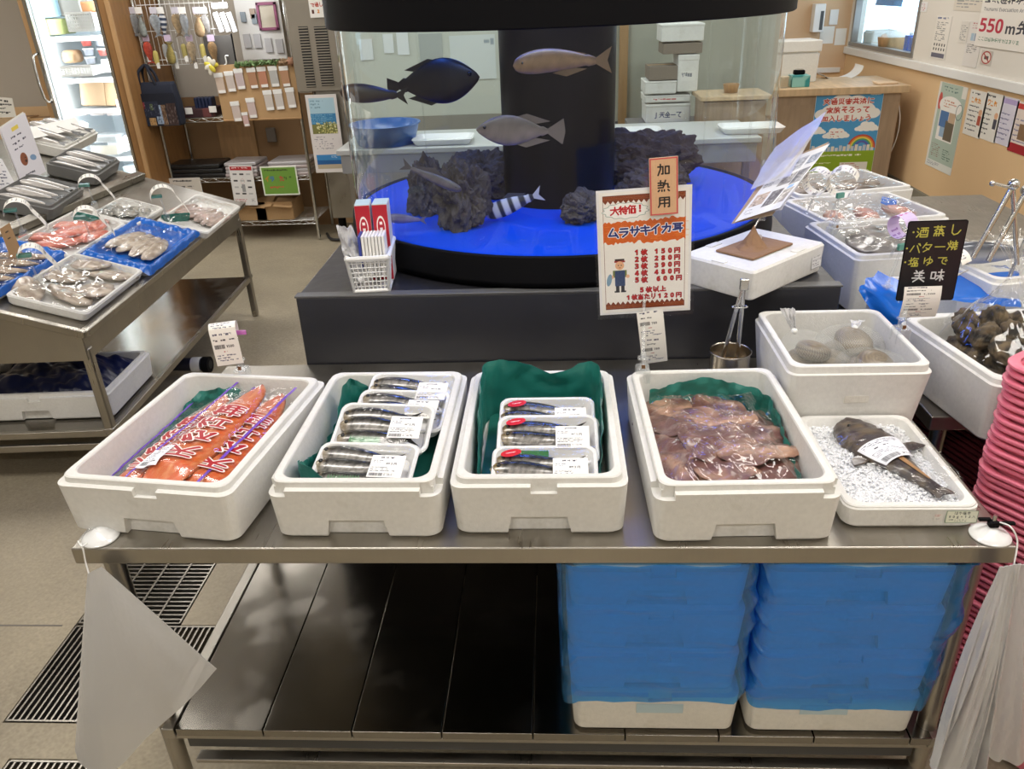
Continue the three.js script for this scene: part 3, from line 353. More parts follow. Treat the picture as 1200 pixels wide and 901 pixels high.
// ---------- squid fins in box D ----------
{
  const pieceGeo = (seed) => { const g = new THREE.SphereGeometry(1, 48, 24); const r = rngOf(seed), lob = 2 + Math.floor(r() * 2), ph = r() * 6; warp(g, (x, y, z) => { const a = Math.atan2(z, x), R = 1 + 0.18 * Math.cos(lob * a + ph) + 0.10 * nz(x * 1.6, z * 1.6, seed); const f = 0.075 * R, e = Math.hypot(x, z); return [x * f * 1.15, y * 0.014 * (1 - 0.35 * e) + 0.010 * nz(x * 1.9, z * 1.9, seed + 3) + 0.003 * nz(x * 6, z * 6, seed), z * f * 0.82]; }); const h = r();
    return paint(g.toNonIndexed(), (x, y, z) => { const n = fbm(x * 18, z * 18, seed, 4), m = smooth(-0.25, 0.35, n + (h - 0.5) * 0.5), sp = nz(x * 160, z * 160, seed) > 0.3 ? 0.75 : 1, up = smooth(-0.004, 0.004, y); return [mix(0.15, 0.50, m) * sp * mix(1.1, 1, up), mix(0.06, 0.29, m) * sp, mix(0.05, 0.19, m) * sp]; }); };
  const geos = [3, 5, 8, 13].map(pieceGeo);
  const spots = [[-0.075, 0.062, -0.145, 'at the back left corner'], [0.02, 0.066, -0.15, 'at the back, beside the green paper'], [0.09, 0.058, -0.11, 'at the back right'], [-0.08, 0.068, -0.085, 'along the left wall, second from the back'], [0.0, 0.075, -0.08, 'in the middle, behind the palest piece'], [0.085, 0.073, -0.03, 'at the right wall, half way down'], [-0.08, 0.068, -0.005, 'at the left wall, half way down'], [-0.015, 0.079, 0.005, 'at the very centre of the pile'], [0.05, 0.083, 0.055, 'palest and topmost, right of the centre'], [-0.085, 0.066, 0.085, 'along the left wall near the front'], [-0.005, 0.074, 0.105, 'near the front wall in the middle'], [0.075, 0.066, 0.125, 'at the front right corner'], [-0.07, 0.058, 0.13, 'at the front left corner'], [0.01, 0.06, 0.135, 'against the front wall']];
  spots.forEach(([x, y, z, d], i) => { const o = solo('squid_fin', 'brown and pink squid fin ' + d, 'squid fin', geos[i % 4], M.vcWet); inFrame(o, boxD, [x, y, z], [rr_(-0.16, 0.22), rr_(0, 6.28), rr_(-0.16, 0.16)]); });
  const f = solo('squid_bag', 'crumpled clear plastic bag covering the squid fins', 'plastic bag', sheet((u, v) => { const x = (u - 0.5) * 0.27, z = (v - 0.5) * 0.42, e = Math.min(u, 1 - u, v, 1 - v); return [x, 0.066 + 0.034 * smooth(0, 0.22, e) + 0.012 * nz(u * 4, v * 5, 9) + 0.012 * Math.abs(nz(u * 9, v * 8, 4)) + 0.005 * Math.abs(nz(u * 24, v * 21, 6)), z]; }, 70, 90), M.film); inFrame(f, boxD, [0.0, 0.012, 0.0]);
}
// ---------- clams in net bags in box E ----------
{
  const clamGeo = (() => { const g = new THREE.SphereGeometry(1, 40, 28); warp(g, (x, y, z) => { const e = Math.hypot(x, z), k = 1 + 0.03 * Math.sin(e * 46); return [x * 0.048 * (1 + 0.12 * z), Math.sign(y) * Math.pow(Math.abs(y), 0.8) * 0.025 * k, z * 0.042 - 0.006 * (1 - e)]; }); return paint(g.toNonIndexed(), (x, y, z) => { const e = Math.hypot(x / 0.042, z / 0.036 - 0.1), b = 0.5 + 0.5 * Math.sin(e * 34), m = mix(0.65, 1, b) * (0.85 + 0.3 * fbm(x * 40, z * 40, y * 20)); const seam = Math.abs(y) < 0.0016 ? 0.35 : 1; return [0.25 * m * seam, 0.20 * m * seam, 0.135 * m * seam]; }); })();
  const netTex = canvasTex(128, 128, (x) => { x.clearRect(0, 0, 128, 128); x.strokeStyle = 'rgba(225,225,215,0.42)'; x.lineWidth = 2.2; for (let i = -128; i < 256; i += 16) { x.beginPath(); x.moveTo(i, 0); x.lineTo(i + 128, 128); x.moveTo(i + 128, 0); x.lineTo(i, 128); x.stroke(); } }, true);
  netTex.wrapS = netTex.wrapT = THREE.RepeatWrapping; netTex.repeat.set(9, 5);
  const netMat = std({ map: netTex, transparent: true, roughness: 0.5, side: THREE.DoubleSide });
  const bags = [[-0.055, 0.03, -0.01, 'left, whose white tail stands at the box corner', [-0.085, 0.16, -0.06], [-0.105, 0.215, -0.075]], [0.055, 0.03, -0.06, 'at the back right', [0.07, 0.155, -0.085], [0.085, 0.165, -0.11]], [0.06, 0.03, 0.075, 'nearest the front wall', [0.06, 0.135, 0.045], [0.02, 0.10, 0.11]]];
  bags.forEach(([x, y, z, d, knot, tail], bi) => {
    const wh = [[-0.032, 0.022, 0.02], [0.034, 0.024, 0.012], [0.0, 0.03, -0.036], [0.004, 0.066, 0.004]], nm = ['left', 'right', 'rear', 'top'];
    wh.forEach(([a, b, c], k) => { const o = solo('clam', 'ridged brown clam, ' + nm[k] + ' one in the ' + ['left', 'back right', 'front'][bi] + ' net bag', 'clam', clamGeo, M.vc); inFrame(o, boxE, [x + a, y + b + 0.034, z + c], [rr_(-0.5, 0.8), rr_(0, 6), rr_(-0.5, 0.5)]); });
    const t = thing('net_bag', 'white net bag of clams ' + d, 'net bag'); inFrame(t, boxE, [0, 0, 0]);
    const g = new THREE.SphereGeometry(1, 40, 28); warp(g, (a, b, c) => { const up = smooth(0.35, 1, b), w = 1 - 0.9 * up; return [mix(x + a * 0.083, knot[0] + a * 0.02, up), y + 0.085 + b * 0.066 * (1 - up) + up * (knot[1] - y - 0.085) + 0.004 * nz(a * 4, b * 4, c * 4), mix(z + c * 0.078, knot[2] + c * 0.02, up)]; });
    part(t, 'net', g, netMat);
    part(t, 'gathered_tail', sheet((u, v) => { const k = 0.006 + 0.012 * v; return [mix(knot[0], tail[0], v) + (u - 0.5) * 2 * k, mix(knot[1], tail[1], v) + 0.004 * nz(u * 6, v * 4, bi), mix(knot[2], tail[2], v) + 0.01 * nz(u * 9, v * 2, bi + 5)]; }, 10, 14, 0.0008), M.bagWhite);
    part(t, 'knot', new THREE.SphereGeometry(0.008, 12, 8), M.white, { p: knot });
  });
}
// ---------- ice, monkfish pack, box print ----------
{
  const ice = new THREE.BufferGeometry(), list = []; const r = rngOf(12);
  const chunk = new THREE.IcosahedronGeometry(1, 0);
  for (let i = 0; i < 4200; i++) { const s = 0.0016 + 0.0024 * r(), x = (r() - 0.5) * 0.208, z = (r() - 0.5) * 0.316; const g = chunk.clone(); g.scale(s, s * (0.6 + 0.5 * r()), s * (0.7 + 0.6 * r())); g.rotateX(r() * 6); g.rotateY(r() * 6); g.translate(x, 0.029 + 0.007 * fbm(x * 22, z * 22, 1) + 0.004 * r(), z); list.push(g); }
  const o = solo('crushed_ice', 'crushed ice heaped in the shallow foam lid', 'ice', merge(list), phy({ color: lin(0.84, 0.85, 0.87), roughness: 0.35, clearcoat: 0.3 })); o.userData.kind = 'stuff'; inFrame(o, iceBox, [0, 0, 0]);
  part(iceBox, 'snow_bed', bx(0.21, 0.014, 0.318, 0, 0.021, 0, 0.004), phy({ color: lin(0.80, 0.82, 0.85), roughness: 0.3 }));
  const dark = (x, y, z) => { const n = fbm(x * 45, z * 45, y * 30, 4), s = smooth(-0.2, 0.3, n); return [mix(0.035, 0.13, s), mix(0.025, 0.095, s), mix(0.03, 0.06, s)]; };
  const t = thing('monkfish_pack', 'dark whole monkfish in a clear tapering bag on the ice', 'fish pack'); inFrame(t, iceBox, [0.022, 0.042, -0.012], [0, 0.36, 0]);
  const rings = []; const wz = (s) => s < 0.36 ? mix(0.035, 0.056, Math.sin(Math.PI * s / 0.72)) + 0.004 * nz(s * 30, 1) : mix(0.056, 0.010, smooth(0.30, 0.95, s)), hz = (s) => mix(0.016, 0.026, Math.sin(Math.PI * clamp(s * 1.8))) * (1 - 0.55 * s) + 0.006;
  for (let i = 0; i <= 44; i++) { const s = i / 44, R = []; for (let j = 0; j < 24; j++) { const a = 2 * Math.PI * j / 24, n = 1 + (s < 0.45 ? 0.16 : 0.06) * fbm(Math.cos(a) * 2.4, Math.sin(a) * 2.4, s * 12) * 2; R.push([wz(s) * Math.cos(a) * n * (i === 0 ? 0.6 : 1), Math.max(-0.014, hz(s) * Math.sin(a) * n), -0.135 + 0.27 * s]); } rings.push(R); }
  const body = part(t, 'body', paint(loft(rings).toNonIndexed(), dark), M.vcWet);
  const fin = (pts, p, ry) => part(t, 'fin', paint(new THREE.ExtrudeGeometry(new THREE.Shape(pts.map((q) => new THREE.Vector2(...q))), { depth: 0.004, bevelEnabled: false }).rotateX(Math.PI / 2), dark), M.vcWet, { p, r: [0, ry, 0.1] });
  fin([[0, 0], [0.045, 0.012], [0.058, 0.034], [0.03, 0.036], [0, 0.028]], [0.035, 0.004, -0.03], 0); fin([[0, 0], [-0.04, 0.012], [-0.05, 0.032], [-0.025, 0.034], [0, 0.026]], [-0.035, 0.004, -0.03], 0); fin([[-0.010, 0], [0.010, 0], [0.02, 0.04], [0, 0.034], [-0.018, 0.04]], [0, 0.004, 0.118], 0);
  part(t, 'belly_strip', sheet((u, v) => [(u - 0.5) * 0.014 * (1.3 - v), hz(0.42 + 0.5 * v) + 0.001, -0.135 + 0.27 * (0.42 + 0.5 * v)], 4, 20, 0.0004), std({ color: lin(0.36, 0.20, 0.09), roughness: 0.4 }));
  part(t, 'eye', new THREE.SphereGeometry(0.0045, 12, 8), M.eye, { p: [-0.017, 0.022, -0.103] });
  part(t, 'bag', sheet((u, v) => { const z = -0.16 + 0.335 * v, s = clamp((z + 0.135) / 0.27), w = wz(s) + 0.016 + 0.012 * Math.abs(v - 0.5), x = (u - 0.5) * 2 * w, h = hz(s) * Math.sqrt(Math.max(0, 1 - Math.pow(x / (w * 1.02), 2))); return [x, -0.006 + h + 0.004 + 0.0035 * nz(u * 6, v * 16, 7), z]; }, 30, 60), M.film);
  const lt = canvasTex(256, 320, (x) => { x.fillStyle = '#eceef4'; x.fillRect(0, 0, 256, 320); fine(x, 20, 18, 200, 60, 3, '#445', 5); fine(x, 60, 96, 120, 34, 1, '#223', 8); fine(x, 20, 146, 210, 70, 4, '#667', 9); bars(x, 22, 240, 110, 60, 8); x.fillStyle = '#222'; x.font = 'bold 40px sans-serif'; x.textAlign = 'left'; x.fillText('¥14', 150, 286); });
  part(t, 'wrapped_label', sheet((u, v) => { const s = 0.40 + 0.235 * (1 - v), w = wz(s) + 0.005, a = (0.5 - u) * 2.5 + Math.PI / 2; return [w * Math.cos(a), (hz(s) + 0.007) * Math.sin(a) - 0.0005, -0.135 + 0.27 * s]; }, 20, 8, 0.0003), card(lt), { label: 'white printed label wrapped round the bag' });
  const sheetBag = solo('clear_sheet', 'loose clear plastic sheet over the ice box corner', 'plastic sheet', sheet((u, v) => [0.0 + 0.125 * u, 0.052 + 0.006 * nz(u * 5, v * 5, 3) + 0.004 * u * v, -0.15 + 0.255 * v], 20, 26), M.film); inFrame(sheetBag, iceBox, [0, 0, 0]);
  const bt = canvasTex(384, 176, (x) => { x.fillStyle = '#e2e3cf'; x.fillRect(0, 0, 384, 176); x.strokeStyle = '#3b7a4c'; x.lineWidth = 5; x.strokeRect(3, 3, 378, 170); jp(x, 'ほや塩辛', 92, 10, 48, '#28322c', 0.1); jp(x, '90g×12入', 26, 66, 44, '#28322c', 0.08, { step: 1.08 }); jp(x, '冷凍庫', 40, 122, 18, '#28322c', 0.12); jp(x, '(-18℃以下)', 110, 122, 18, '#28322c', 0.12); fine(x, 110, 150, 150, 14, 1, '#333', 4); });
  part(iceBox, 'box_print', new THREE.PlaneGeometry(0.058, 0.0265), card(bt), { p: [0.0905, 0.0275, 0.1806], r: [-0.04, 0, 0], label: 'green edged printed panel' });
  const bt2 = canvasTex(128, 96, (x) => { x.fillStyle = '#dfdcd5'; x.fillRect(0, 0, 128, 96); fine(x, 10, 8, 108, 34, 3, '#c06a62', 2); fine(x, 30, 60, 80, 26, 2, '#777', 3); });
  part(iceBox, 'faint_print', new THREE.PlaneGeometry(0.016, 0.016), card(bt2), { p: [0.048, 0.026, 0.1805], r: [-0.04, 0, 0] });
}
// ---------- clear clip stands with price strips ----------
const stripTex = (seed, price) => canvasTex(160, 384, (x) => { x.fillStyle = '#efece4'; x.fillRect(0, 0, 160, 384); for (let k = 0; k < 2; k++) { const y = k * 190 + 6; fine(x, 16, y, 126, 22, 1, '#556', seed + k); fine(x, 12, y + 34, 134, 22, 1, '#444', seed + 2 + k); bars(x, 12, y + 66, 60, 24, seed + k); x.fillStyle = '#333'; x.font = 'bold 21px sans-serif'; x.textAlign = 'left'; x.fillText(price, 82, y + 86); fine(x, 60, y + 104, 34, 14, 1, '#a33', seed + 7); fine(x, 14, y + 126, 130, 44, 3, '#667', seed + 4); } });
const stripMats = [card(stripTex(1, '¥580円')), card(stripTex(5, '780円')), card(stripTex(9, '1,200円'))];
// sits on a box wall: base clip, ball joint, stem, head that grips what it shows
function clipStand(label, p, ry, stem, o = {}) {
  const t = thing('clip_stand', label, 'clip stand', p, [0, ry, 0]);
  part(t, 'base_clip', merge([bx(0.034, 0.036, 0.004, 0, 0.006, 0.015), bx(0.034, 0.036, 0.004, 0, 0.006, -0.015), bx(0.03, 0.006, 0.034, 0, 0.024, 0)]), M.clearSolid);
  part(t, 'socket', merge([bx(0.016, 0.022, 0.016, 0, 0.036, 0), bx(0.026, 0.006, 0.02, 0, 0.048, 0)]), M.clearSolid);
  part(t, 'spring', bx(0.009, 0.010, 0.002, 0, 0.030, 0.012, 0.001), std({ color: lin(0.25, 0.14, 0.07), metalness: 0.8, roughness: 0.4 }));
  part(t, 'ball', new THREE.SphereGeometry(0.0075, 16, 12), M.clearSolid, { p: [0, 0.058, 0] });
  part(t, 'stem', rod([0, 0.058, 0], stem, 0.0042, 10), M.clearSolid);
  if (o.head) part(t, 'head', merge([bx(0.03, 0.018, 0.003, 0, 0, 0.003), bx(0.03, 0.018, 0.003, 0, 0, -0.003)]), o.head, { p: stem, r: o.headR ?? [0, 0, 0] });
  return t;
}
const flatStrip = (w, h) => sheet((u, v) => [(u - 0.5) * w, -h * (1 - v), 0.012 * Math.sin(v * 2.4) + 0.002], 4, 24, 0.0003);
const loopStrip = (w, h, R) => sheet((u, v) => { const L = h + 1.5 * Math.PI * R, s = v * L; let y, z; if (s < h) { y = -h + s; z = R; } else { const a = (s - h) / R; y = R * Math.sin(a) * 1; z = R * Math.cos(a); } return [(u - 0.5) * w, y, z]; }, 4, 60, 0.0003);
{
  const p = atY(283, 437, T + BH + 0.002); const st = clipStand('clear clip stand on the salmon box wall, with a pink end', [p.x, T + BH - 0.012, p.z - 0.004], 0.05, [0.004, 0.108, 0], {});
  part(st, 'arm', bx(0.05, 0.012, 0.006, 0.004, 0.118, -0.004), M.pinkClear, { label: 'pink clear plastic arm' });
  const s = solo('price_strip', 'white price label strip looped on the stand behind the salmon', 'price label', loopStrip(0.062, 0.085, 0.018), stripMats[0], [p.x - 0.021, T + BH + 0.118, p.z + 0.0], [0.0, 0.22, 0.03]);
}
// ---------- price poster, wood tag and strip on a clip stand at the squid box ----------
{
  const c = [0.2700, 1.160, -0.62];
  const st = clipStand('clear clip stand on the squid box corner, holding the price poster', [0.262, T + BH - 0.012, -0.495], 0, [0.012, 0.15, -0.13], { head: M.pinkClear });
  const pt = canvasTex(700, 1000, (x) => {
    x.fillStyle = '#f4f1ea'; x.fillRect(0, 0, 700, 1000);
    const wave = (y0, dir) => { x.fillStyle = '#7a3212'; x.beginPath(); x.moveTo(30, y0); for (let i = 0; i <= 32; i++) x.lineTo(30 + i * 20, y0 + dir * (i % 2 ? 66 : 40)); x.lineTo(670, y0); x.fill(); x.strokeStyle = '#a4552a'; x.lineWidth = 4; for (let k = 1; k < 4; k++) { x.beginPath(); x.moveTo(30, y0 + dir * k * 10); x.lineTo(670, y0 + dir * (k * 10 + 3)); x.stroke(); } };
    wave(28, 1); wave(972, -1); x.strokeStyle = '#6a2a10'; x.lineWidth = 3; x.strokeRect(30, 28, 640, 944);
    x.fillStyle = '#d9641c'; x.beginPath(); const r = rngOf(3); x.moveTo(26, 250); for (let i = 0; i <= 40; i++) x.lineTo(26 + i * 16.2, 232 - i * 0.5 + 26 * r()); for (let i = 40; i >= 0; i--) x.lineTo(26 + i * 16.2, 392 + 34 * r()); x.fill(); x.fillStyle = 'rgba(240,150,60,0.5)'; for (let i = 0; i < 60; i++) x.fillRect(30 + 640 * r(), 250 + 140 * r(), 60 * r(), 5);
    x.strokeStyle = '#8fa8a0'; x.lineWidth = 4; x.fillStyle = '#fbfaf6'; x.beginPath(); for (let i = 0; i <= 60; i++) { const a = i / 60 * Math.PI * 2, k = 1 + 0.06 * Math.sin(a * 13); x.lineTo(205 + 175 * k * Math.cos(a), 150 + 62 * k * Math.sin(a)); } x.fill(); x.stroke();
    jp(x, '大特価!', 84, 112, 72, '#c21522', 0.16, { step: 0.92, slope: -3 });
    for (const [col, w] of [['#f3f1f6', 0.32], ['#1d2c74', 0.17]]) jp(x, 'ムラサキイカ耳', 66, 284, 84, col, w, { step: 1.0, slope: -3 });
    const rows = [['1枚', '150円'], ['2枚', '280円'], ['3枚', '390円'], ['4枚', '480円'], ['5枚', '600円']];
    rows.forEach(([a, b], i) => { const y = 470 + i * 58; for (const [col, w] of [['#4a0d10', 0.24], ['#c4181f', 0.15]]) { jp(x, a, 262, y, 52, col, w, { step: 1.15 }); jp(x, b, 420 + (i === 4 ? 16 : 0), y, 50, col, w, { step: 1.08 }); } });
    for (const [col, w] of [['#4a0d10', 0.22], ['#c4181f', 0.14]]) { jp(x, '5枚以上', 300, 790, 52, col, w, { step: 1.1 }); jp(x, '1枚当たり120円', 190, 850, 50, col, w, { step: 1.02 }); }
    // fishmonger figure: cap, face, apron, fish in hand
    x.fillStyle = '#3a2a2a'; x.fillRect(112, 540, 76, 26); x.fillStyle = '#a03030'; x.fillRect(108, 556, 86, 14); x.fillStyle = '#e8b48c'; x.beginPath(); x.ellipse(150, 596, 36, 36, 0, 0, 7); x.fill(); x.fillStyle = '#222'; x.fillRect(136, 590, 7, 9); x.fillRect(160, 590, 7, 9); x.fillStyle = '#b2503a'; x.fillRect(142, 612, 18, 5);
    x.fillStyle = '#6e7d3c'; x.fillRect(94, 636, 112, 60); x.fillStyle = '#27406e'; x.fillRect(110, 640, 82, 130); x.fillStyle = '#e8b48c'; x.beginPath(); x.arc(86, 690, 15, 0, 7); x.arc(214, 690, 15, 0, 7); x.fill(); x.fillStyle = '#2a2a34'; x.fillRect(116, 770, 28, 44); x.fillRect(158, 770, 28, 44); x.fillRect(104, 812, 42, 14); x.fillRect(156, 812, 42, 14); x.fillStyle = '#7fa3bd'; x.beginPath(); x.ellipse(64, 716, 20, 52, 0.2, 0, 7); x.fill();
  });
  const t = thing('price_poster', 'laminated price poster with an orange band standing behind the squid box', 'poster', c, [0.0, 0, 0.045]);
  part(t, 'card', bx(0.218, 0.305, 0.0012, 0, 0, -0.001, 0), M.whiteGloss);
  part(t, 'print', new THREE.PlaneGeometry(0.206, 0.294).translate(0, 0, 0.0004), std({ map: pt, roughness: 0.25 }));
  part(t, 'plastic_sleeve', sheet((u, v) => [(u - 0.5) * 0.232, (v - 0.5) * 0.316 - 0.004, 0.0035 + 0.002 * nz(u * 4, v * 5, 3)], 12, 14), M.film);
  const tt = canvasTex(160, 336, (x) => { x.fillStyle = '#d2a982'; x.fillRect(0, 0, 160, 336); const r = rngOf(5); for (let i = 0; i < 500; i++) { x.fillStyle = `rgba(120,80,50,${0.12 * r()})`; x.fillRect(160 * r(), 336 * r(), 2, 26 * r()); } x.strokeStyle = '#c4444a'; x.lineWidth = 7; x.strokeRect(5, 5, 150, 326); [...'加熱用'].forEach((ch, i) => glyph(x, ch, 42, 32 + i * 94, 74, '#1a1614', 0.12)); });
  const g = thing('wooden_tag', 'small light wooden tag with a red border clipped over the price poster', 'tag', [0.307, 1.316, -0.612], [0, 0, 0.06]);
  part(g, 'board', bx(0.064, 0.130, 0.004, 0, 0, 0, 0.001), M.woodPale); part(g, 'print', new THREE.PlaneGeometry(0.063, 0.129).translate(0, 0, 0.0022), card(tt));
  solo('price_strip', 'long white price label strip hanging under the price poster', 'price label', flatStrip(0.062, 0.145), stripMats[1], [0.281, 1.035, -0.575], [0.05, 0.0, 0.14]);
}
// ---------- tin can and tongs ----------
{
  const tin = thing('tin_can', 'open shiny tin can holding tongs behind the squid box', 'can', [0.507, T, -0.685]);
  part(tin, 'body', lathe([[0, 0.002], [0.05, 0], [0.0525, 0.003], [0.0505, 0.006], [0.0505, 0.04], [0.0498, 0.042], [0.0505, 0.044], [0.0505, 0.088], [0.0535, 0.09], [0.0535, 0.093], [0.0515, 0.094], [0.0495, 0.09], [0.0495, 0.004], [0, 0.004]], 48), std({ color: lin(0.55, 0.5, 0.42), metalness: 1, roughness: 0.22 }));
  part(tin, 'liquid', cyl(0.049, 0.049, 0.002, 0, 0.05, 0, 32), phy({ color: lin(0.22, 0.12, 0.02), roughness: 0.08 }));
  const tg = thing('metal_tongs', 'steel kitchen tongs standing in the tin can', 'tongs', [0.507, T + 0.006, -0.685], [0, 0, 0.0]);
  const arm = (s) => sheet((u, v) => [s * 0.024 * Math.pow(1 - v, 1.0) + 0.016 * v - 0.004 + (u - 0.5) * 0.011, 0.285 * v, 0.03 * v + 0.004 * (4 * (u - 0.5) ** 2) * -1], 6, 30, 0.0012);
  part(tg, 'arm', arm(1), M.chrome); part(tg, 'arm', arm(-1), M.chrome);
  part(tg, 'hinge', merge([bx(0.022, 0.03, 0.012, 0.012, 0.276, 0.028, 0.004)]), M.chrome); part(tg, 'ring', new THREE.TorusGeometry(0.017, 0.0016, 8, 28).rotateX(Math.PI / 2).scale(1.1, 1, 0.5).translate(0.008, 0.215, 0.021), M.chrome);
}
// ---------- suction cups with hanging bags ----------
function suctionCup(label, p, s, knob) { const t = thing('suction_cup', label, 'suction cup', p); part(t, 'disc', lathe([[0, 0.004], [0.02, 0.0045], [0.034, 0.001], [0.036, 0], [0.0355, 0.003], [0.028, 0.010], [0.014, 0.016], [0.009, 0.02], [0, 0.021]].map(([a, b]) => [a * s, b * s]), 40), phy({ color: lin(0.85, 0.86, 0.86), roughness: 0.15, clearcoat: 0.5 })); if (knob) { part(t, 'lever', merge([bx(0.018, 0.012, 0.014, 0, 0.027, 0, 0.003), bx(0.04, 0.006, 0.008, 0.016, 0.031, 0.004, 0.002), bx(0.022, 0.006, 0.008, -0.014, 0.033, -0.006, 0.002)]), M.black); part(t, 'pin', cyl(0.0035, 0.0035, 0.02, 0, 0.036, 0, 12), M.chrome); } else part(t, 'hook', merge([tube([[0, 0.018, 0], [-0.006, 0.03, 0.008], [-0.02, 0.02, 0.03], [-0.03, 0.002, 0.035]], 0.0018, 20)]), M.clearSolid); return t; }
{
  const pr = atY(1160, 628, T); suctionCup('white suction cup with black lever at the right table corner', [pr.x, T + 0.001, pr.z], 1.0, true);
  const pl = atY(118, 634, T); suctionCup('white suction cup half under the salmon box at the left table corner', [-0.855, T + 0.001, -0.035], 1.0, false);
  const fan = (top, ends, z0, seed, bulge, fold) => { const c = ends.map((q) => atZ(q[0], q[1], q[2] ?? z0)), curve = new THREE.CatmullRomCurve3(c, false, 'centripetal', 0.15), tp = top.map((q) => atZ(q[0], q[1], z0)); return sheet((u, v) => { const e = curve.getPoint(u), s = tp[0].clone().lerp(tp[1], u), p = s.lerp(e, v); return [p.x, p.y, p.z + bulge * Math.sin(Math.PI * u) * Math.sin(Math.PI * Math.min(1, v * 0.9)) + fold * v * nz(u * 9, v * 1.2, seed) + fold * 0.06 * nz(u * 26, v * 2, seed)]; }, 60, 50, 0.0015); };
  const b1 = thing('plastic_bag', 'milky plastic bag bundle hanging from the left front table corner', 'plastic bag', [0, 0, 0]);
  part(b1, 'bag', fan([[103, 672], [119, 664]], [[88, 880], [98, 895], [128, 901], [178, 856], [222, 818], [254, 783]], 0.03, 3, 0.03, 0.003), M.bagWhite);
  part(b1, 'string', merge([tube([atZ(94, 636, 0.015), atZ(97, 643, 0.02), atZ(100, 658, 0.022), atZ(104, 672, 0.03)], 0.0018, 20, 6), tube([atZ(91, 634, 0.012), atZ(96, 640, 0.02), atZ(103, 636, 0.012)], 0.0015, 16, 6)]), M.white);
  const b2 = thing('plastic_bag', 'bundle of white plastic bags hanging from the right front table corner', 'plastic bag', [0, 0, 0]);
  part(b2, 'bag', fan([[1172, 664], [1196, 660]], [[1086, 888], [1098, 905], [1130, 908], [1150, 905]], 0.035, 8, 0.02, 0.045), M.bagWhite);
  part(b2, 'rear_bags', fan([[1180, 664], [1206, 660]], [[1140, 862], [1165, 890], [1200, 885], [1215, 850]], 0.0, 12, 0.02, 0.02), M.bagWhite);
  part(b2, 'string', merge([tube([atZ(1172, 612, -0.02), atZ(1184, 617, 0.0), atZ(1192, 632, 0.01), atZ(1188, 664, 0.03)], 0.0016, 20, 6)]), M.white);
  const b3 = thing('plastic_bag', 'grey white plastic bag behind the right table leg', 'plastic bag', [0, 0, 0]);
  part(b3, 'bag', fan([[1128, 700], [1140, 690]], [[1072, 760], [1080, 785], [1092, 805], [1100, 800]], -0.25, 17, 0.02, 0.015), M.bagWhite);
}
// ---------- stacked foam boxes under blue film ----------
{
  const spots = [[0.262, -0.266, 'left'], [0.640, -0.266, 'right']], lev = ['bottom', 'second', 'third', 'top'], hs = [0.124, 0.115, 0.115, 0.108];
  spots.forEach(([x, z, side], k) => {
    let y = 0.249;
    hs.forEach((h, i) => { foamBox('white foam box, ' + (i === 0 ? 'bottom box of' : i === 3 ? 'topmost box of' : lev[i] + ' box up in') + ' the ' + side + ' stack on the lower shelf', 0.362 - (i % 2) * 0.004, 0.48, h, [x + (i ? (k ? 0.006 : -0.008) : 0), y + 0.001, z], 0, { notch: 'mid', mat: i ? M.foam : M.foamDirty, wall: 0.03, handle: i === 0 ? false : true }); y += h + 0.001; });
    solo('tape_label', 'clear tape label on the bottom foam box of the ' + side + ' stack', 'label', bx(0.10, 0.026, 0.0012, 0, 0, 0, 0), phy({ color: lin(0.62, 0.76, 0.80), roughness: 0.2, transmission: 0.35, thickness: 0 }), [x + (k ? -0.02 : 0.01), 0.325, z + 0.240]);
    const W = 0.372, D = 0.492, top = 0.249 + 0.482, ring = rrect(W, D, 0.03, 8), n = ring.length;
    const f = (u, v) => { const a = u * n, i = Math.floor(a) % n, q = a - Math.floor(a), A = ring[i], B = ring[(i + 1) % n]; let px = mix(A[0], B[0], q), pz = mix(A[1], B[1], q); const y0 = 0.249 + 0.108 + 0.02 * nz(u * 5, 2, k * 7) + 0.015 * Math.sin(u * 12 + k), y = mix(y0, top, v); const ramp = 1 + 0.05 * (k ? smooth(0.2, 0.9, v) * (px > 0 ? 1.6 : 0.2) : smooth(0.4, 1, v) * (px < 0 ? 1 : 0.2)); const w = 0.006 + 0.007 * Math.abs(nz(px * 5 + v * 4.5, v * 6 - px * 7, k)) + 0.008 * Math.pow(1 - Math.abs(nz(v * 3.2 + px * 9 * (k ? 1 : -1), v * 0.8 - px * 2.5, k + 3)), 12) + 0.004 * Math.pow(1 - Math.abs(nz(v * 4.5 - px * 11, px * 2 + v, k + 9)), 12), len = Math.hypot(px, pz); return [x + (k ? 0.006 : -0.006) + px * ramp + px / len * w, y, z + pz + Math.sign(pz) * w * (Math.abs(pz) > D / 2 - 0.03 ? 1 : 0.2)]; };
    const o = thing('blue_plastic_bag', 'blue plastic bag pulled over the ' + side + ' stack of foam boxes', 'plastic bag'); part(o, 'side_film', sheet(f, 300, 90), M.blueFilm);
    part(o, 'top_film', sheet((u, v) => [x + (u - 0.5) * W, top + 0.004 + 0.008 * nz(u * 6, v * 6, k), z + (v - 0.5) * D], 24, 24), M.blueFilm);
  });
}
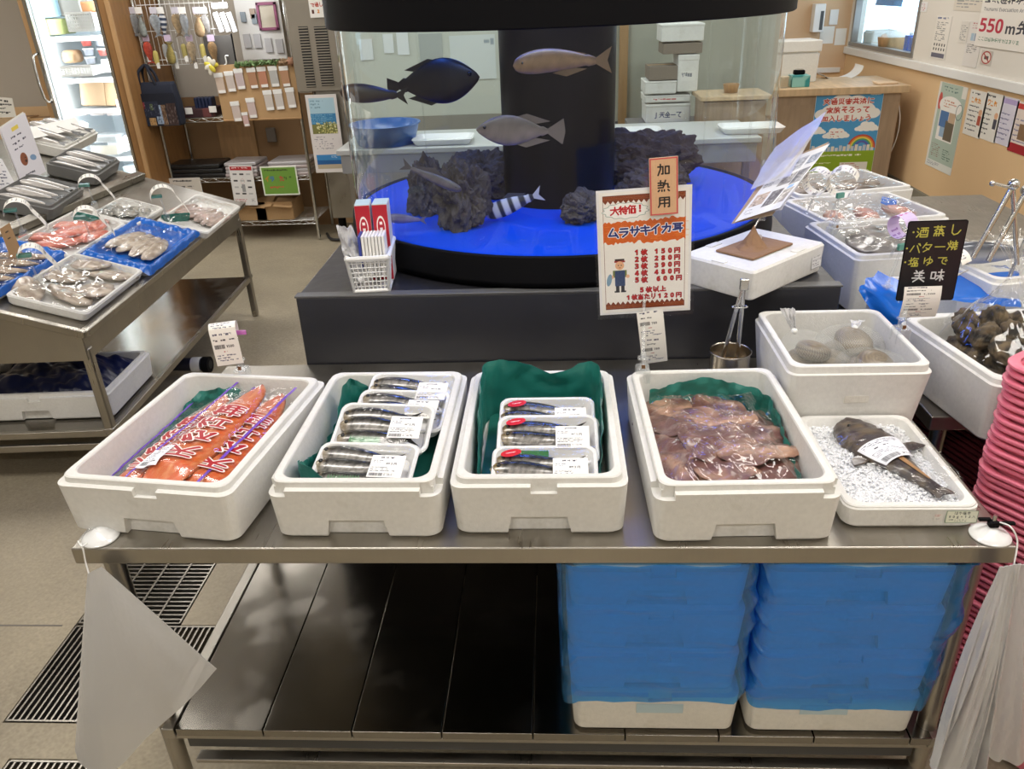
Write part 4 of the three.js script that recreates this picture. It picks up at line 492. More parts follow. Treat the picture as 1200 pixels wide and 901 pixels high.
// ---------- pink baskets ----------
{
  const ring = (w, d, y, r = 0.05) => rrect(w, d, r, 6).map(([x, z]) => [x, y, z]);
  const g = crease(loft([ring(0.27, 0.40, -0.20), ring(0.315, 0.445, -0.012), ring(0.345, 0.475, -0.010), ring(0.352, 0.482, -0.006), ring(0.352, 0.482, -0.002), ring(0.345, 0.475, 0.0), ring(0.33, 0.46, -0.001), ring(0.31, 0.44, -0.012), ring(0.262, 0.392, -0.196)], false, false), 0.7);
  const proto = thing('pink_basket', 'topmost pink shopping basket of the tall stack right of the work table', 'shopping basket', [1.238, 1.015, -0.205], [0, 0.62, 0], 'stacked pink shopping baskets');
  part(proto, 'rim', crease(loft([ring(0.318, 0.448, -0.013), ring(0.345, 0.475, -0.011), ring(0.352, 0.482, -0.007), ring(0.352, 0.482, -0.003), ring(0.345, 0.475, 0), ring(0.328, 0.458, -0.001), ring(0.318, 0.448, -0.004)], false, false), 0.7), M.pink);
  part(proto, 'wall', crease(loft([ring(0.25, 0.38, -0.21), ring(0.318, 0.448, -0.012), ring(0.312, 0.442, -0.012), ring(0.244, 0.374, -0.204)], true, true), 0.7), M.pink);
  for (let i = 1; i < 46; i++) copy(proto, ord(i) + ' pink shopping basket from the top of the tall stack', [1.238 + 0.006 * nz(i * 1.7, 2), 1.015 - 0.0173 * i, -0.205 + 0.006 * nz(i * 1.3, 7)], [0, 0.62 + 0.03 * nz(i * 0.9, 4), 0]);
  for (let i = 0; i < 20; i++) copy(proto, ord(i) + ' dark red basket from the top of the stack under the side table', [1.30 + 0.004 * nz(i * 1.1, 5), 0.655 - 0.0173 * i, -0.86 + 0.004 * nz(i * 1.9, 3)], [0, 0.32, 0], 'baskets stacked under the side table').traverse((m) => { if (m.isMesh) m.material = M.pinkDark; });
}
// ---------- plinth and round tank ----------
const PT = 0.986, TC = [0.074, -1.583], TR = 0.70, TB = 1.075, TH = 1.64;
{
  const p = thing('tank_plinth', 'black sheet covered square plinth carrying the round fish tank', 'plinth', [0.079, 0, -1.576]);
  part(p, 'body', bx(1.49, PT - 0.004, 1.484, 0, (PT - 0.004) / 2, -0.012, 0.006), M.plinth);
  part(p, 'edge_strip', merge([bx(1.496, 0.006, 0.035, 0, PT - 0.003, 0.7130, 0.002)]), std({ color: lin(0.10, 0.10, 0.10), roughness: 0.4 }));
  part(p, 'kick_strip', bx(1.492, 0.05, 0.006, 0, 0.026, 0.732, 0.001), M.black);
  const t = thing('fish_tank', 'large round fish tank with black top hood and blue lit floor', 'fish tank', [TC[0], 0, TC[1]]);
  part(t, 'base_ring', lathe([[0.60, PT + 0.001], [0.722, PT + 0.001], [0.722, PT + 0.02], [0.716, TB - 0.004], [0.712, TB], [0.704, TB], [0.692, TB - 0.012], [0.60, TB - 0.012]], 96), M.black);
  part(t, 'floor_panel', lathe([[0, TB - 0.012], [0.692, TB - 0.012], [0.692, TB - 0.004], [0, TB - 0.004]], 96), M.tankFloor);
  part(t, 'glass_wall', new THREE.CylinderGeometry(TR, TR, TH - TB + 0.02, 128, 1, true).translate(0, (TH + TB) / 2, 0), M.glass);
  for (const a of [0.88, 2.2, 4.0, 5.3]) part(t, 'glass_seam', cyl(0.003, 0.003, TH - TB, (TR - 0.003) * Math.sin(a), (TH + TB) / 2, (TR - 0.003) * Math.cos(a), 8), M.clear);
  part(t, 'hood', lathe([[0, 2.12], [0.715, 2.12], [0.725, 2.11], [0.725, TH + 0.004], [0.72, TH], [0.695, TH], [0.69, TH + 0.02], [0.69, 2.0], [0, 2.0]], 96), M.black);
  part(t, 'column', lathe([[0, TB - 0.004], [0.19, TB - 0.004], [0.19, 2.0], [0, 2.0]], 64), phy({ color: lin(0.003, 0.003, 0.005), roughness: 0.4, specularIntensity: 0.2 }));
  const glow = std({ color: 0x111111, emissive: lin(0.12, 0.28, 1.0), emissiveIntensity: 6 });
  for (const [x, z, w, d] of [[0, 0.42, 0.7, 0.06], [-0.47, 0.05, 0.06, 0.6], [0.47, 0.05, 0.06, 0.6], [0, -0.48, 0.7, 0.06]]) { part(t, 'blue_lamp', bx(w, 0.02, d, x, 1.86, z), glow); const l = new THREE.RectAreaLight(lin(0.05, 0.18, 1.0), 15, w, d); l.position.set(TC[0] + x, 1.845, TC[1] + z); l.rotation.x = -Math.PI / 2; l.name = 'tank_lamp_glow'; scene.add(l); }
  const wl = new THREE.RectAreaLight(lin(0.9, 0.93, 1.0), 6, 0.5, 0.12); wl.position.set(TC[0], 1.845, TC[1] + 0.56); wl.rotation.x = -Math.PI / 2; wl.name = 'tank_white_lamp_glow'; scene.add(wl); part(t, 'white_lamp', bx(0.5, 0.02, 0.12, 0, 1.86, 0.56), std({ color: 0x111111, emissive: lin(0.8, 0.9, 1), emissiveIntensity: 2 }));
  // rocks
  const rock = (label, p, s, seed, ry = 0) => { const g = new THREE.IcosahedronGeometry(1, 24); warp(g, (x, y, z) => { const k = 0.85 + 0.55 * fbm(x * 1.3, y * 1.3, z * 1.3 + seed, 3) + 0.28 * fbm(x * 4.2, y * 4.2, z * 4.2 + seed, 4); const Y = y < -0.55 ? -0.55 + (y + 0.55) * 0.15 : y; return [x * s[0] * k, Y * s[1] * k, z * s[2] * k]; }); const m = mergeVertices(g, 1e-5); m.computeVertexNormals(); solo('rock', label, 'rock', metric(m), M.rock, [p[0], p[1] + 0.5 * s[1], p[2]], [0, ry, 0]); };
  rock('tall craggy dark rock standing left of the tank column', [-0.225, TB, -1.22], [0.092, 0.15, 0.085], 3);
  rock('dark rock leaning against the tall rock from behind left', [-0.36, TB, -1.40], [0.075, 0.125, 0.07], 9, 0.5);
  rock('low dark rock tucked between tall rock and tank column', [-0.19, TB, -1.60], [0.13, 0.12, 0.09], 15);
  rock('long dark rock stretched across the right side of the tank', [0.38, TB, -1.74], [0.23, 0.135, 0.10], 22, 0.15);
  rock('squat dark rock in front of the long one, right of the poster', [0.38, TB, -1.40], [0.13, 0.10, 0.10], 27, 0.3);
  rock('small dark rock half hidden by the left edge of the price poster', [0.14, TB, -1.24], [0.075, 0.07, 0.07], 33);
  // swimming fish: from head pixel to tail pixel on a frontal plane
  const swim = (name, label, h, tl, z, H, W, col, o = {}, mat = M.vc) => { const A = atZ(h[0], h[1], z), B = atZ(tl[0], tl[1], z + (o.dz ?? 0)), L = A.distanceTo(B); const t = thing(name, label, 'fish', A.clone().add(B).multiplyScalar(0.5)); const dir = B.clone().sub(A).normalize(); t.quaternion.setFromRotationMatrix(new THREE.Matrix4().makeBasis(dir, V(0, 1, 0).sub(dir.clone().multiplyScalar(dir.y)).normalize(), V().crossVectors(dir, V(0, 1, 0).sub(dir.clone().multiplyScalar(dir.y)).normalize()))); part(t, 'body', fishGeo(L, H, W, col, o), mat); for (const s of [1, -1]) part(t, 'eye', new THREE.SphereGeometry(H * 0.055, 12, 8), M.eye, { p: [-L * 0.40, H * 0.10, s * W * 0.33] }); return t; };
  const flat = (r, g, b, dk = 0.5) => (t, c, x, y) => { const n = 0.8 + 0.5 * fbm(x * 50, y * 50, r * 40), m = mix(1, dk, smooth(-0.3, 0.8, c)); return [r * n * m, g * n * m, b * n * m]; };
  const diamond = (t) => Math.pow(Math.sin(Math.PI * Math.pow(clamp(t * 0.97 + 0.02), 0.85)), 1.1);
  swim('dark_fish', 'large dark deep-bodied fish at the upper left of the tank', [562, 90], [455, 102], -1.72, 0.15, 0.04, flat(0.030, 0.018, 0.010), { prof: diamond, dorsal: [0.35, 0.8, 0.06], anal: [0.4, 0.8, 0.06], tailAt: 0.9, tailH: 0.4, fork: -0.1 });
  swim('dark_fish', 'long dark fish behind, at the far left glass of the tank', [398, 108], [478, 112], -1.55, 0.062, 0.04, flat(0.035, 0.02, 0.012), { tailH: 0.9 });
  swim('brown_fish', 'brown fish swimming in front of the column near the top', [601, 77], [717, 70], -1.12, 0.062, 0.035, flat(0.42, 0.25, 0.14), { bend: 0.03, tailH: 1.1, fork: 0.25, dorsal: [0.3, 0.75, 0.12], anal: [0.4, 0.75, 0.12] });
  swim('filefish', 'mottled purple grey fish at mid height beside the column', [558, 152], [660, 154], -1.08, 0.082, 0.03, flat(0.26, 0.20, 0.19), { prof: diamond, tailH: 0.85, fork: -0.15, dorsal: [0.4, 0.85, 0.1], anal: [0.4, 0.85, 0.1] });
  swim('slender_fish', 'slender fish slanting down in front of the tall rock', [541, 223], [470, 192], -1.09, 0.03, 0.022, flat(0.20, 0.16, 0.18, 0.4), { tailH: 1.2, dorsal: [0.3, 0.8, 0.5] });
  swim('striped_fish', 'white fish with black bands above the blue tank floor', [568, 252], [636, 226], -1.26, 0.055, 0.03, (t) => Math.sin(t * 30 + 0.5) > 0.1 ? [0.62, 0.6, 0.62] : [0.02, 0.02, 0.03], { tailH: 0.9, fork: 0.4, dorsal: [0.3, 0.75, 0.25], finColour: [0.05, 0.05, 0.06] });
  swim('pale_fish', 'pale lilac fish resting on the tank floor left of the rocks', [452, 255], [500, 258], -1.16, 0.03, 0.022, flat(0.26, 0.22, 0.4), { tailH: 0.9 });
}
// ---------- things on the plinth ----------
function quad(c, z, nu = 12, nv = 12, bulge = 0.006, thick = 0.0008, seed = 1) { const P = c.map((q, i) => atZ(q[0], q[1], Array.isArray(z) ? z[i] : z)); return sheet((u, v) => { const a = P[0].clone().lerp(P[1], u), b = P[3].clone().lerp(P[2], u), p = a.lerp(b, v); return [p.x, p.y, p.z + bulge * Math.sin(Math.PI * u) * Math.sin(Math.PI * v) + bulge * 0.8 * nz(u * 3, v * 3, seed)]; }, nu, nv, thick); }
{
  const lid = thing('upturned_foam_box', 'white foam box lid lying askew on the right front corner of the plinth', 'foam lid', [0.605, PT, -0.935], [0, 0.76, 0]);
  const ring = (w, d, y) => rrect(w, d, 0.012).map(([x, z]) => [x, y, z]);
  part(lid, 'body', metric(crease(loft([ring(0.335, 0.218, 0.001), ring(0.34, 0.223, 0.006), ring(0.345, 0.228, 0.074), ring(0.337, 0.22, 0.080), ring(0.20, 0.13, 0.080), ring(0.19, 0.12, 0.078)]), 0.5)), M.foam);
  part(lid, 'edge_tab', merge([bx(0.05, 0.004, 0.02, -0.05, 0.081, -0.098, 0.001), bx(0.05, 0.004, 0.02, 0.06, 0.081, 0.098, 0.001), bx(0.02, 0.004, 0.04, -0.158, 0.081, 0, 0.001)]), M.foam);
  const lt = canvasTex(192, 160, (x) => { x.fillStyle = '#d7d6d4'; x.fillRect(0, 0, 192, 160); x.strokeStyle = '#5b5d5c'; x.lineWidth = 4; x.strokeRect(3, 3, 186, 154); jp(x, 'ほや塩辛', 34, 16, 30, '#2c2c2e', 0.11); jp(x, '90g×12入', 20, 62, 26, '#2c2c2e', 0.1); fine(x, 20, 104, 150, 40, 2, '#444', 3); });
  part(lid, 'box_print', new THREE.PlaneGeometry(0.052, 0.045), card(lt), { p: [0.135, 0.038, 0.1135], r: [-0.03, 0, 0] });
  const sand = thing('clay_mound', 'brown clay mound on a brown patch on the foam lid', 'clay'); inFrame(sand, lid, [0, 0, 0]);
  const dirt = std({ color: lin(0.26, 0.145, 0.075), roughness: 0.75, bumpMap: rockBump, bumpScale: 0.004 });
  part(sand, 'patch', metric(bx(0.19, 0.006, 0.118, 0.0, 0.0825, 0, 0.002)), dirt);
  const mound = sheet((u, v) => { const a = u * Math.PI * 2, r = 0.052 * (1 - v), k = 1 + 0.18 * nz(Math.cos(a) * 2, Math.sin(a) * 2, v * 3); return [r * k * Math.cos(a) - 0.012, 0.084 + 0.062 * Math.pow(v, 1.6) * (1 + 0.12 * nz(Math.cos(a) * 3, v * 4, 5)), -r * k * Math.sin(a) * 0.9]; }, 40, 20); part(sand, 'heap', metric(mound), dirt);
  part(sand, 'shell', new THREE.SphereGeometry(0.02, 20, 12).scale(1.2, 0.25, 0.5), std({ color: lin(0.42, 0.36, 0.30), roughness: 0.4 }), { p: [0.045, 0.094, -0.02], r: [0, 0.4, 0.2] });
  const base = lid.localToWorld(V(-0.012, 0.14, 0)), zf = base.z;
  const st = thing('sign_stick', 'thin metal stick in the clay mound carrying the sleeved notices', 'stick'); part(st, 'rod', rod(base, atZ(893, 250, zf - 0.02), 0.003), M.chrome);
  part(st, 'clip', bx(0.02, 0.03, 0.01, 0, 0, 0), M.clearSolid, { p: atZ(893, 252, zf - 0.02) });
  const nt = canvasTex(512, 384, (x) => { x.fillStyle = '#d9dbe0'; x.fillRect(0, 0, 512, 384); fine(x, 30, 18, 110, 20, 1, '#333', 3); fine(x, 26, 50, 150, 130, 9, '#666', 4); const r = rngOf(9); for (const [a, b, w, h, c] of [[200, 30, 140, 80, '#a9aeb8'], [200, 130, 150, 70, '#8b8a8e'], [370, 40, 120, 60, '#9aa3b4'], [360, 130, 130, 90, '#7d7f88'], [30, 220, 150, 80, '#b9a79a'], [210, 230, 130, 100, '#77757a'], [360, 250, 120, 90, '#95908f']]) { x.fillStyle = c; x.fillRect(a, b, w, h); for (let i = 0; i < 30; i++) { x.fillStyle = r() > 0.5 ? 'rgba(250,250,250,0.35)' : 'rgba(60,55,60,0.35)'; x.fillRect(a + w * r() * 0.8, b + h * r() * 0.9, w * 0.25 * r(), h * 0.1); } } fine(x, 30, 320, 150, 40, 3, '#889', 7); x.fillStyle = '#6f9bd0'; x.fillRect(380, 225, 70, 22); });
  const n1 = thing('notice_board', 'printed photo notice in a clear sleeve tilting over the foam lid', 'notice'); part(n1, 'print', quad([[861, 260], [914, 243], [973, 168], [916, 190]], [zf, zf + 0.01, zf - 0.10, zf - 0.08]), card(nt, 0.3)); part(n1, 'backing', quad([[857, 262], [905, 252], [972, 166], [906, 193]], [zf - 0.006, zf, zf - 0.11, zf - 0.09]), M.woodGrey);
  const n2 = thing('clear_sleeve', 'empty milky plastic sleeve curling behind the photo notice', 'plastic sleeve'); part(n2, 'sheet', quad([[879, 222], [926, 206], [969, 130], [908, 172]], [zf - 0.05, zf - 0.02, zf - 0.14, zf - 0.16], 16, 16, 0.02, 0), M.filmSoft);
  const n3 = thing('clear_sleeve', 'small clear sleeve with papers hanging below the photo notice', 'plastic sleeve'); part(n3, 'sheet', quad([[892, 250], [916, 246], [938, 214], [912, 216]], [zf - 0.01, zf, zf - 0.05, zf - 0.05], 10, 10, 0.01, 0), M.filmSoft); part(n3, 'paper', quad([[895, 249], [912, 240], [918, 230], [903, 234]], [zf - 0.012, zf, zf - 0.04, zf - 0.05]), M.paper);
}
{ // white basket with bags and boxes
  const b = thing('white_basket', 'small white plastic basket with square holes on the plinth', 'basket', [-0.462, PT + 0.001, -0.952], [0, 0.10, 0]);
  const W = 0.115, D = 0.19, H = 0.105, ring = (k, y, r = 0.016) => rrect(W * k, D * (0.3 + 0.7 * k), r).map(([x, z]) => [x, y, z]);
  const front = []; const bar = [];
  part(b, 'floor', bx(W * 0.82, 0.003, D * 0.86, 0, 0.002, 0, 0.001), M.white);
  part(b, 'rim', crease(loft([ring(1.0, H - 0.014), ring(1.05, H - 0.012), ring(1.06, H), ring(1.0, H + 0.002), ring(0.97, H - 0.004), ring(0.97, H - 0.014)], false, false), 0.6), M.white);
  // walls: lattice of bars leaving square holes
  const side = (A, B, n, m) => { const g = []; const L = (s, t) => [mix(mix(A[0] * 0.82, A[0], t), mix(B[0] * 0.82, B[0], t), s), H * t, mix(mix(A[1] * 0.86, A[1], t), mix(B[1] * 0.86, B[1], t), s)]; for (let i = 0; i <= n; i++) { const w = i === 0 || i === n ? 0.0075 : 0.0024; g.push(rod(L(i / n, 0.0), L(i / n, 0.95), w * 0.7, 6)); } for (let j = 0; j <= m; j++) { const w = j < 1 ? 0.009 : j === m ? 0.010 : 0.0024; g.push(rod(L(0, j / m * 0.92 + 0.03), L(1, j / m * 0.92 + 0.03), w * 0.7, 6)); } return merge(g); };
  const hw = W / 2, hd = D / 2;
  part(b, 'side_panel', side([-hw, hd], [hw, hd], 9, 7), M.white); part(b, 'side_panel', side([-hw, -hd], [hw, -hd], 9, 7), M.white); part(b, 'side_panel', side([-hw, hd], [-hw, -hd], 12, 7), M.white); part(b, 'side_panel', side([hw, hd], [hw, -hd], 12, 7), M.white);
  const bt = canvasTex(128, 256, (x) => { x.fillStyle = '#b01a2c'; x.fillRect(0, 0, 128, 256); x.strokeStyle = '#f2ece6'; x.lineWidth = 8; x.beginPath(); x.arc(64, 74, 34, 0, 7); x.stroke(); x.beginPath(); x.arc(64, 140, 32, 0, 7); x.fillStyle = '#f2ece6'; x.fill(); x.fillRect(52, 56, 24, 10); x.fillRect(52, 76, 24, 10); x.fillStyle = '#a02030'; x.fillRect(44, 124, 8, 30); x.fillRect(60, 132, 8, 24); x.fillRect(76, 132, 8, 20); x.fillStyle = '#c9a548'; x.font = 'bold 44px sans-serif'; x.textAlign = 'center'; x.fillText('10', 64, 236); });
  for (const k of [0, 1]) { const c = thing('red_box', (k ? 'right' : 'left') + ' red and white carton standing upright at the back of the white basket', 'box'); inFrame(c, b, [-0.014 + 0.050 * k, 0.005, -0.035], [-0.05, 0.06 - 0.05 * k, 0]); part(c, 'carton', bx(0.042, 0.215, 0.09, 0, 0.1075, 0, 0.002), std({ color: lin(0.72, 0.68, 0.62), roughness: 0.5 })); part(c, 'red_front', new THREE.PlaneGeometry(0.041, 0.212), card(bt, 0.4), { p: [0, 0.1085, 0.0455] }); part(c, 'top_flap', bx(0.041, 0.001, 0.088, 0, 0.216, 0, 0), std({ color: lin(0.55, 0.68, 0.62), roughness: 0.5 })); }
  for (let k = 0; k < 8; k++) { const s = solo('paper_sleeve', (k === 0 ? 'blue paper sleeve at the left end' : ord(k) + ' white paper sleeve from the blue one') + ' in the white basket', 'paper sleeve', bx(0.0075, 0.115, 0.07, 0, 0.0575, 0, 0.0015), k ? M.paper : std({ color: lin(0.03, 0.05, 0.28), roughness: 0.5 }), null, null, k ? 'white paper sleeves in the basket' : undefined); inFrame(s, b, [-0.019 + 0.0092 * k, 0.04, 0.048], [-0.04, 0, 0]); }
  const tis = (lab, x, z, seed, h) => { const o = solo('tissue_bag', lab, 'plastic bag', sheet((u, v) => [x + (u - 0.5) * 0.05 * (1 - 0.2 * v) + 0.008 * nz(v * 4, u * 3, seed) - 0.024 * v, 0.03 + h * v + 0.01 * nz(u * 6, v * 3, seed + 1), z + 0.014 * nz(u * 5, v * 5, seed + 2) + 0.018 * Math.sin(Math.PI * u)], 16, 24, 0.001), M.bagWhite); inFrame(o, b, [0, 0, 0]); };
  tis('crumpled white plastic bag leaning out of the basket at left', -0.036, 0.04, 2, 0.15); tis('thin white bag folded in the basket middle front', -0.022, 0.07, 7, 0.10);
}
// ---------- side table at the right with more boxes ----------
{
  const t = thing('steel_side_table', 'steel side table behind the pink baskets, carrying fish boxes', 'table', [0, 0, 0]);
  part(t, 'tabletop', bx(1.15, 0.04, 2.2, 1.56, 0.72, -1.66, 0.004), M.steel); steelLegs(t, [[1.03, -0.60], [2.08, -0.60], [1.03, -2.7], [2.08, -2.7]], 0.70);
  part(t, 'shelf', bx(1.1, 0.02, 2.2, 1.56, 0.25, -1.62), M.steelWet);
  const at = (FL, BL, y, w, h, label, o = {}) => { const a = atY(...FL, y), b = atY(...BL, y), d = o.d ?? a.distanceTo(b), ry = Math.atan2(a.x - b.x, a.z - b.z), zx = [Math.sin(ry), Math.cos(ry)], xx = [Math.cos(ry), -Math.sin(ry)]; const c = [a.x + xx[0] * w / 2 - zx[0] * d / 2, y - h, a.z + xx[1] * w / 2 - zx[1] * d / 2]; return foamBox(label, w, d, h, c, ry, { handle: false, ...o }); };
  const I = at([1168, 448], [1070, 382], 0.905, 0.36, 0.163, 'white foam box holding the clear bag of shellfish beside the pink baskets', { d: 0.40, lip: 0.008, taper: 0.02 });
  const K = at([1004, 301], [962, 273], 0.94, 0.40, 0.19, 'white foam box with a big grey flatfish behind the black sign', { d: 0.42, lip: 0.009 });
  const L = at([976, 264], [934, 243], 0.94, 0.46, 0.19, 'white foam box with pink fish packs behind the grey flatfish', { d: 0.40, lip: 0.009 });
  const N = at([936, 230], [900, 214], 0.94, 0.52, 0.19, 'farthest white foam box of the right table, below the counter poster', { d: 0.38, lip: 0.009 });
  const J = at([1075, 372], [1030, 335], 0.90, 0.42, 0.155, 'white foam box lined with blue plastic, behind the black sign', { d: 0.34 });
  // shellfish in a clear bag
  const shell = (() => { const g = new THREE.SphereGeometry(1, 36, 24); warp(g, (x, y, z) => { const k = 1 + 0.3 * fbm(x * 2, y * 2, z * 2, 4) + 0.06 * Math.sin(14 * Math.atan2(z, x)); return [x * 0.045 * k, y * 0.026 * k, z * 0.037 * k]; }); return paint(g.toNonIndexed(), (x, y, z) => { const n = smooth(-0.25, 0.3, fbm(x * 40, y * 40, z * 40, 4)); return [mix(0.025, 0.17, n), mix(0.022, 0.125, n), mix(0.018, 0.07, n)]; }); })();
  const sp = []; for (let i = 0; i < 22; i++) sp.push([(i % 4) * 0.068 - 0.10 + rr_(-0.01, 0.01) + (Math.floor(i / 8) % 2) * 0.02, 0.055 + Math.floor(i / 12) * 0.055 + 0.02 * (i % 2), (Math.floor(i / 4) % 3) * 0.09 - 0.09 + rr_(-0.012, 0.012)]);
  for (let i = 0; i < 8; i++) sp.push([(i % 3) * 0.07 - 0.07, 0.165 + rr_(0, 0.012), Math.floor(i / 3) * 0.075 - 0.08]);
  sp.forEach((q, i) => { const o = solo('turban_shell', 'rough dark brown shellfish bunched in the clear bag by the pink baskets', 'shellfish', shell, M.vcMatt, null, null, 'shellfish in the clear bag'); inFrame(o, I, q, [rr_(0, 6), rr_(0, 6), rr_(0, 6)]); });
  const bag = thing('clear_bag', 'clear knotted plastic bag full of dark shellfish', 'plastic bag'); inFrame(bag, I, [0, 0, 0]);
  const g = new THREE.SphereGeometry(1, 60, 50); warp(g, (x, y, z) => { const up = smooth(0.2, 1, y), w = 1 - 0.8 * up, n = 1 + 0.07 * nz(x * 4, y * 3, z * 4) + 0.04 * nz(x * 11, y * 9, z * 11); return [(x * 0.165 * w) * n - 0.02 * up, 0.10 + y * (y > 0 ? 0.24 : 0.075) * n, (z * 0.175 * w) * n - 0.02 * up]; }); part(bag, 'film', g, M.film);
  part(bag, 'gathered_neck', sheet((u, v) => { const a = u * Math.PI * 2, r = 0.012 + 0.06 * v * v + 0.012 * v * Math.sin(a * 7); return [-0.022 + r * Math.cos(a), 0.325 + 0.10 * v, -0.02 + r * Math.sin(a)]; }, 70, 16), M.film);
  // grey flatfish and packs
  const flatGeo = (L, W, c0, c1, seed) => { const p = new THREE.SphereGeometry(1, 50, 30); warp(p, (x, y, z) => { const s = (x + 1) / 2, w = Math.pow(Math.sin(Math.PI * Math.pow(clamp(s * 0.96 + 0.03), 0.8)), 0.8); return [x * L / 2, y * 0.016 * (0.3 + w) + 0.004 * nz(x * 3, z * 3, seed), z * W / 2 * (0.75 + 0.25 * w) * (s > 0.86 ? 0.55 + 2.2 * (s - 0.86) : 1)]; }); return paint(p.toNonIndexed(), (x, y, z) => { const n = smooth(-0.3, 0.3, fbm(x * 16, z * 16, seed, 4)), e = smooth(0.6, 1, Math.abs(z) / (W / 2)); return [0, 1, 2].map((k) => mix(c0[k], c1[k], n) * (1 - 0.4 * e)); }); };
  const ff = solo('flatfish', 'large grey flatfish under clear film in the box behind the black sign', 'fish', flatGeo(0.40, 0.30, [0.06, 0.052, 0.045], [0.22, 0.19, 0.155], 3), M.vcWet); ff.scale.set(1, 2.2, 1); inFrame(ff, K, [0.03, 0.165, 0.02], [0.04, 0.5, -0.08]); ff.scale.set(1, 2.2, 1);
  const cov = (box, w, d, y, seed, lab) => { const o = solo('clear_film', lab, 'plastic film', sheet((u, v) => [(u - 0.5) * w, y + 0.02 * nz(u * 5, v * 5, seed) + 0.008 * nz(u * 17, v * 17, seed), (v - 0.5) * d], 40, 40), M.film); inFrame(o, box, [0, 0, 0]); };
  cov(K, 0.34, 0.36, 0.212, 2, 'crumpled clear film over the grey flatfish');
  const pinkFish = (i) => flatGeo(0.2, 0.075, [0.42, 0.12, 0.08], [0.62, 0.34, 0.27], 20 + i);
  ['left end', 'middle', 'right end'].forEach((w, i) => { const o = solo('fish_fillet', 'pink fish fillet at the ' + w + ' of the box behind the grey flatfish', 'fish', pinkFish(i), M.vcWet); inFrame(o, L, [-0.13 + 0.13 * i, 0.168, 0.03], [0, 1.2 + 0.2 * i, 0]); });
  cov(L, 0.40, 0.34, 0.19, 6, 'glossy clear film over the pink fish fillets');
  ['left', 'right'].forEach((w, i) => { const o = solo('brown_fish_slab', 'brown fish piece on the ' + w + ' in the farthest foam box', 'fish', flatGeo(0.24, 0.14, [0.13, 0.09, 0.06], [0.33, 0.27, 0.22], 30 + i), M.vcWet); inFrame(o, N, [-0.11 + 0.22 * i, 0.172, 0.02], [0, 0.3, 0]); });
  cov(N, 0.46, 0.32, 0.195, 9, 'crumpled clear film over the brown fish pieces');
  // blue plastic liners
  const bl = (lab, c, z, seed, b = 0.03) => solo('blue_liner', lab, 'plastic sheet', quad(c, z, 40, 40, b, 0, seed), M.blueLiner);
  bl('crumpled blue plastic spilling over the box left of the black sign', [[1004, 338], [1050, 404], [1078, 340], [1030, 318]], [-0.98, -0.82, -0.90, -1.05], 4, 0.05);
  bl('blue plastic edge under the pink fish box', [[1032, 238], [1052, 246], [1050, 234], [1034, 230]], [-1.9, -1.85, -1.95, -2.0], 6, 0.01);
  bl('blue plastic lining right of the black sign', [[1105, 352], [1196, 360], [1196, 318], [1112, 322]], [-0.98, -0.98, -1.15, -1.15], 8, 0.03);
  const sf = solo('silver_fish', 'silver fish in clear film on the boxes right of the black sign', 'fish', fishGeo(0.26, 0.07, 0.05, (t, c) => { const d = smooth(-0.1, 0.6, c); return [mix(0.5, 0.12, d), mix(0.5, 0.13, d), mix(0.5, 0.15, d)]; }, { tailH: 0.8 }), M.vcFish, atZ(1165, 296, -1.15), [0, -0.2, 0.05]);
  const sfr = foamBox('white foam box at the right edge under the silver fish', 0.42, 0.36, 0.19, [1.48, 0.741, -1.22], 0.2, { handle: false });
  cov(sfr, 0.37, 0.31, 0.215, 12, 'clear film over the silver fish at the right edge');
  // rolled price strips on stands
  const roll = (lab, px, z, r, h, mat, ry) => { const t = thing('price_roll', lab, 'price label', atZ(px[0], px[1], z), [0.2, ry, 0]); part(t, 'strip', sheet((u, v) => { const a = v * 5.6 + 0.4; return [(u - 0.5) * h, r * Math.sin(a), r * Math.cos(a)]; }, 4, 48, 0.0004), mat); part(t, 'stem', rod([0, -r, 0], [0.01, -r - 0.09, -0.02], 0.004), M.clearSolid); return t; };
  roll('white price strip roll standing left of the counter poster foot', [958, 212], -1.7, 0.045, 0.05, stripMats[1], 0.9); roll('large white price strip roll with blue print below the counter poster', [988, 213], -1.62, 0.05, 0.055, stripMats[0], 1.1);
  roll('lilac price strip roll on the grey flatfish film', [1058, 264], -1.2, 0.035, 0.05, card(canvasTex(128, 256, (x) => { x.fillStyle = '#d5c3e6'; x.fillRect(0, 0, 128, 256); fine(x, 14, 20, 100, 90, 4, '#9a6fb5', 3); fine(x, 14, 150, 100, 60, 3, '#c2185b', 5); })), 0.5); roll('white price strip roll right of the black sign', [1118, 308], -0.85, 0.035, 0.04, stripMats[2], 0.6);
  for (const [a, b, z, lab] of [[[978, 268], [986, 222], -1.5, 'clear clip stand under the large price strip roll'], [[1038, 346], [1062, 282], -0.95, 'clear clip stand leaning left of the black sign']]) { const A = atZ(...a, z), B = atZ(...b, z); clipStand(lab, [A.x, A.y - 0.02, A.z], 0.4, [B.x - A.x, B.y - A.y, B.z - A.z], { head: M.greenClear }); }
  // folding chrome stand at the right edge
  const fs = thing('folding_stand', 'folding metal stand with crossed legs at the right edge', 'stand');
  for (const [a, b, r] of [[[1140, 302], [1188, 216], 0.008], [[1158, 306], [1204, 222], 0.008], [[1192, 310], [1187, 222], 0.007], [[1206, 270], [1176, 340], 0.006]]) part(fs, 'leg', rod(atZ(...a, -1.1), atZ(...b, -1.12), r), M.chrome);
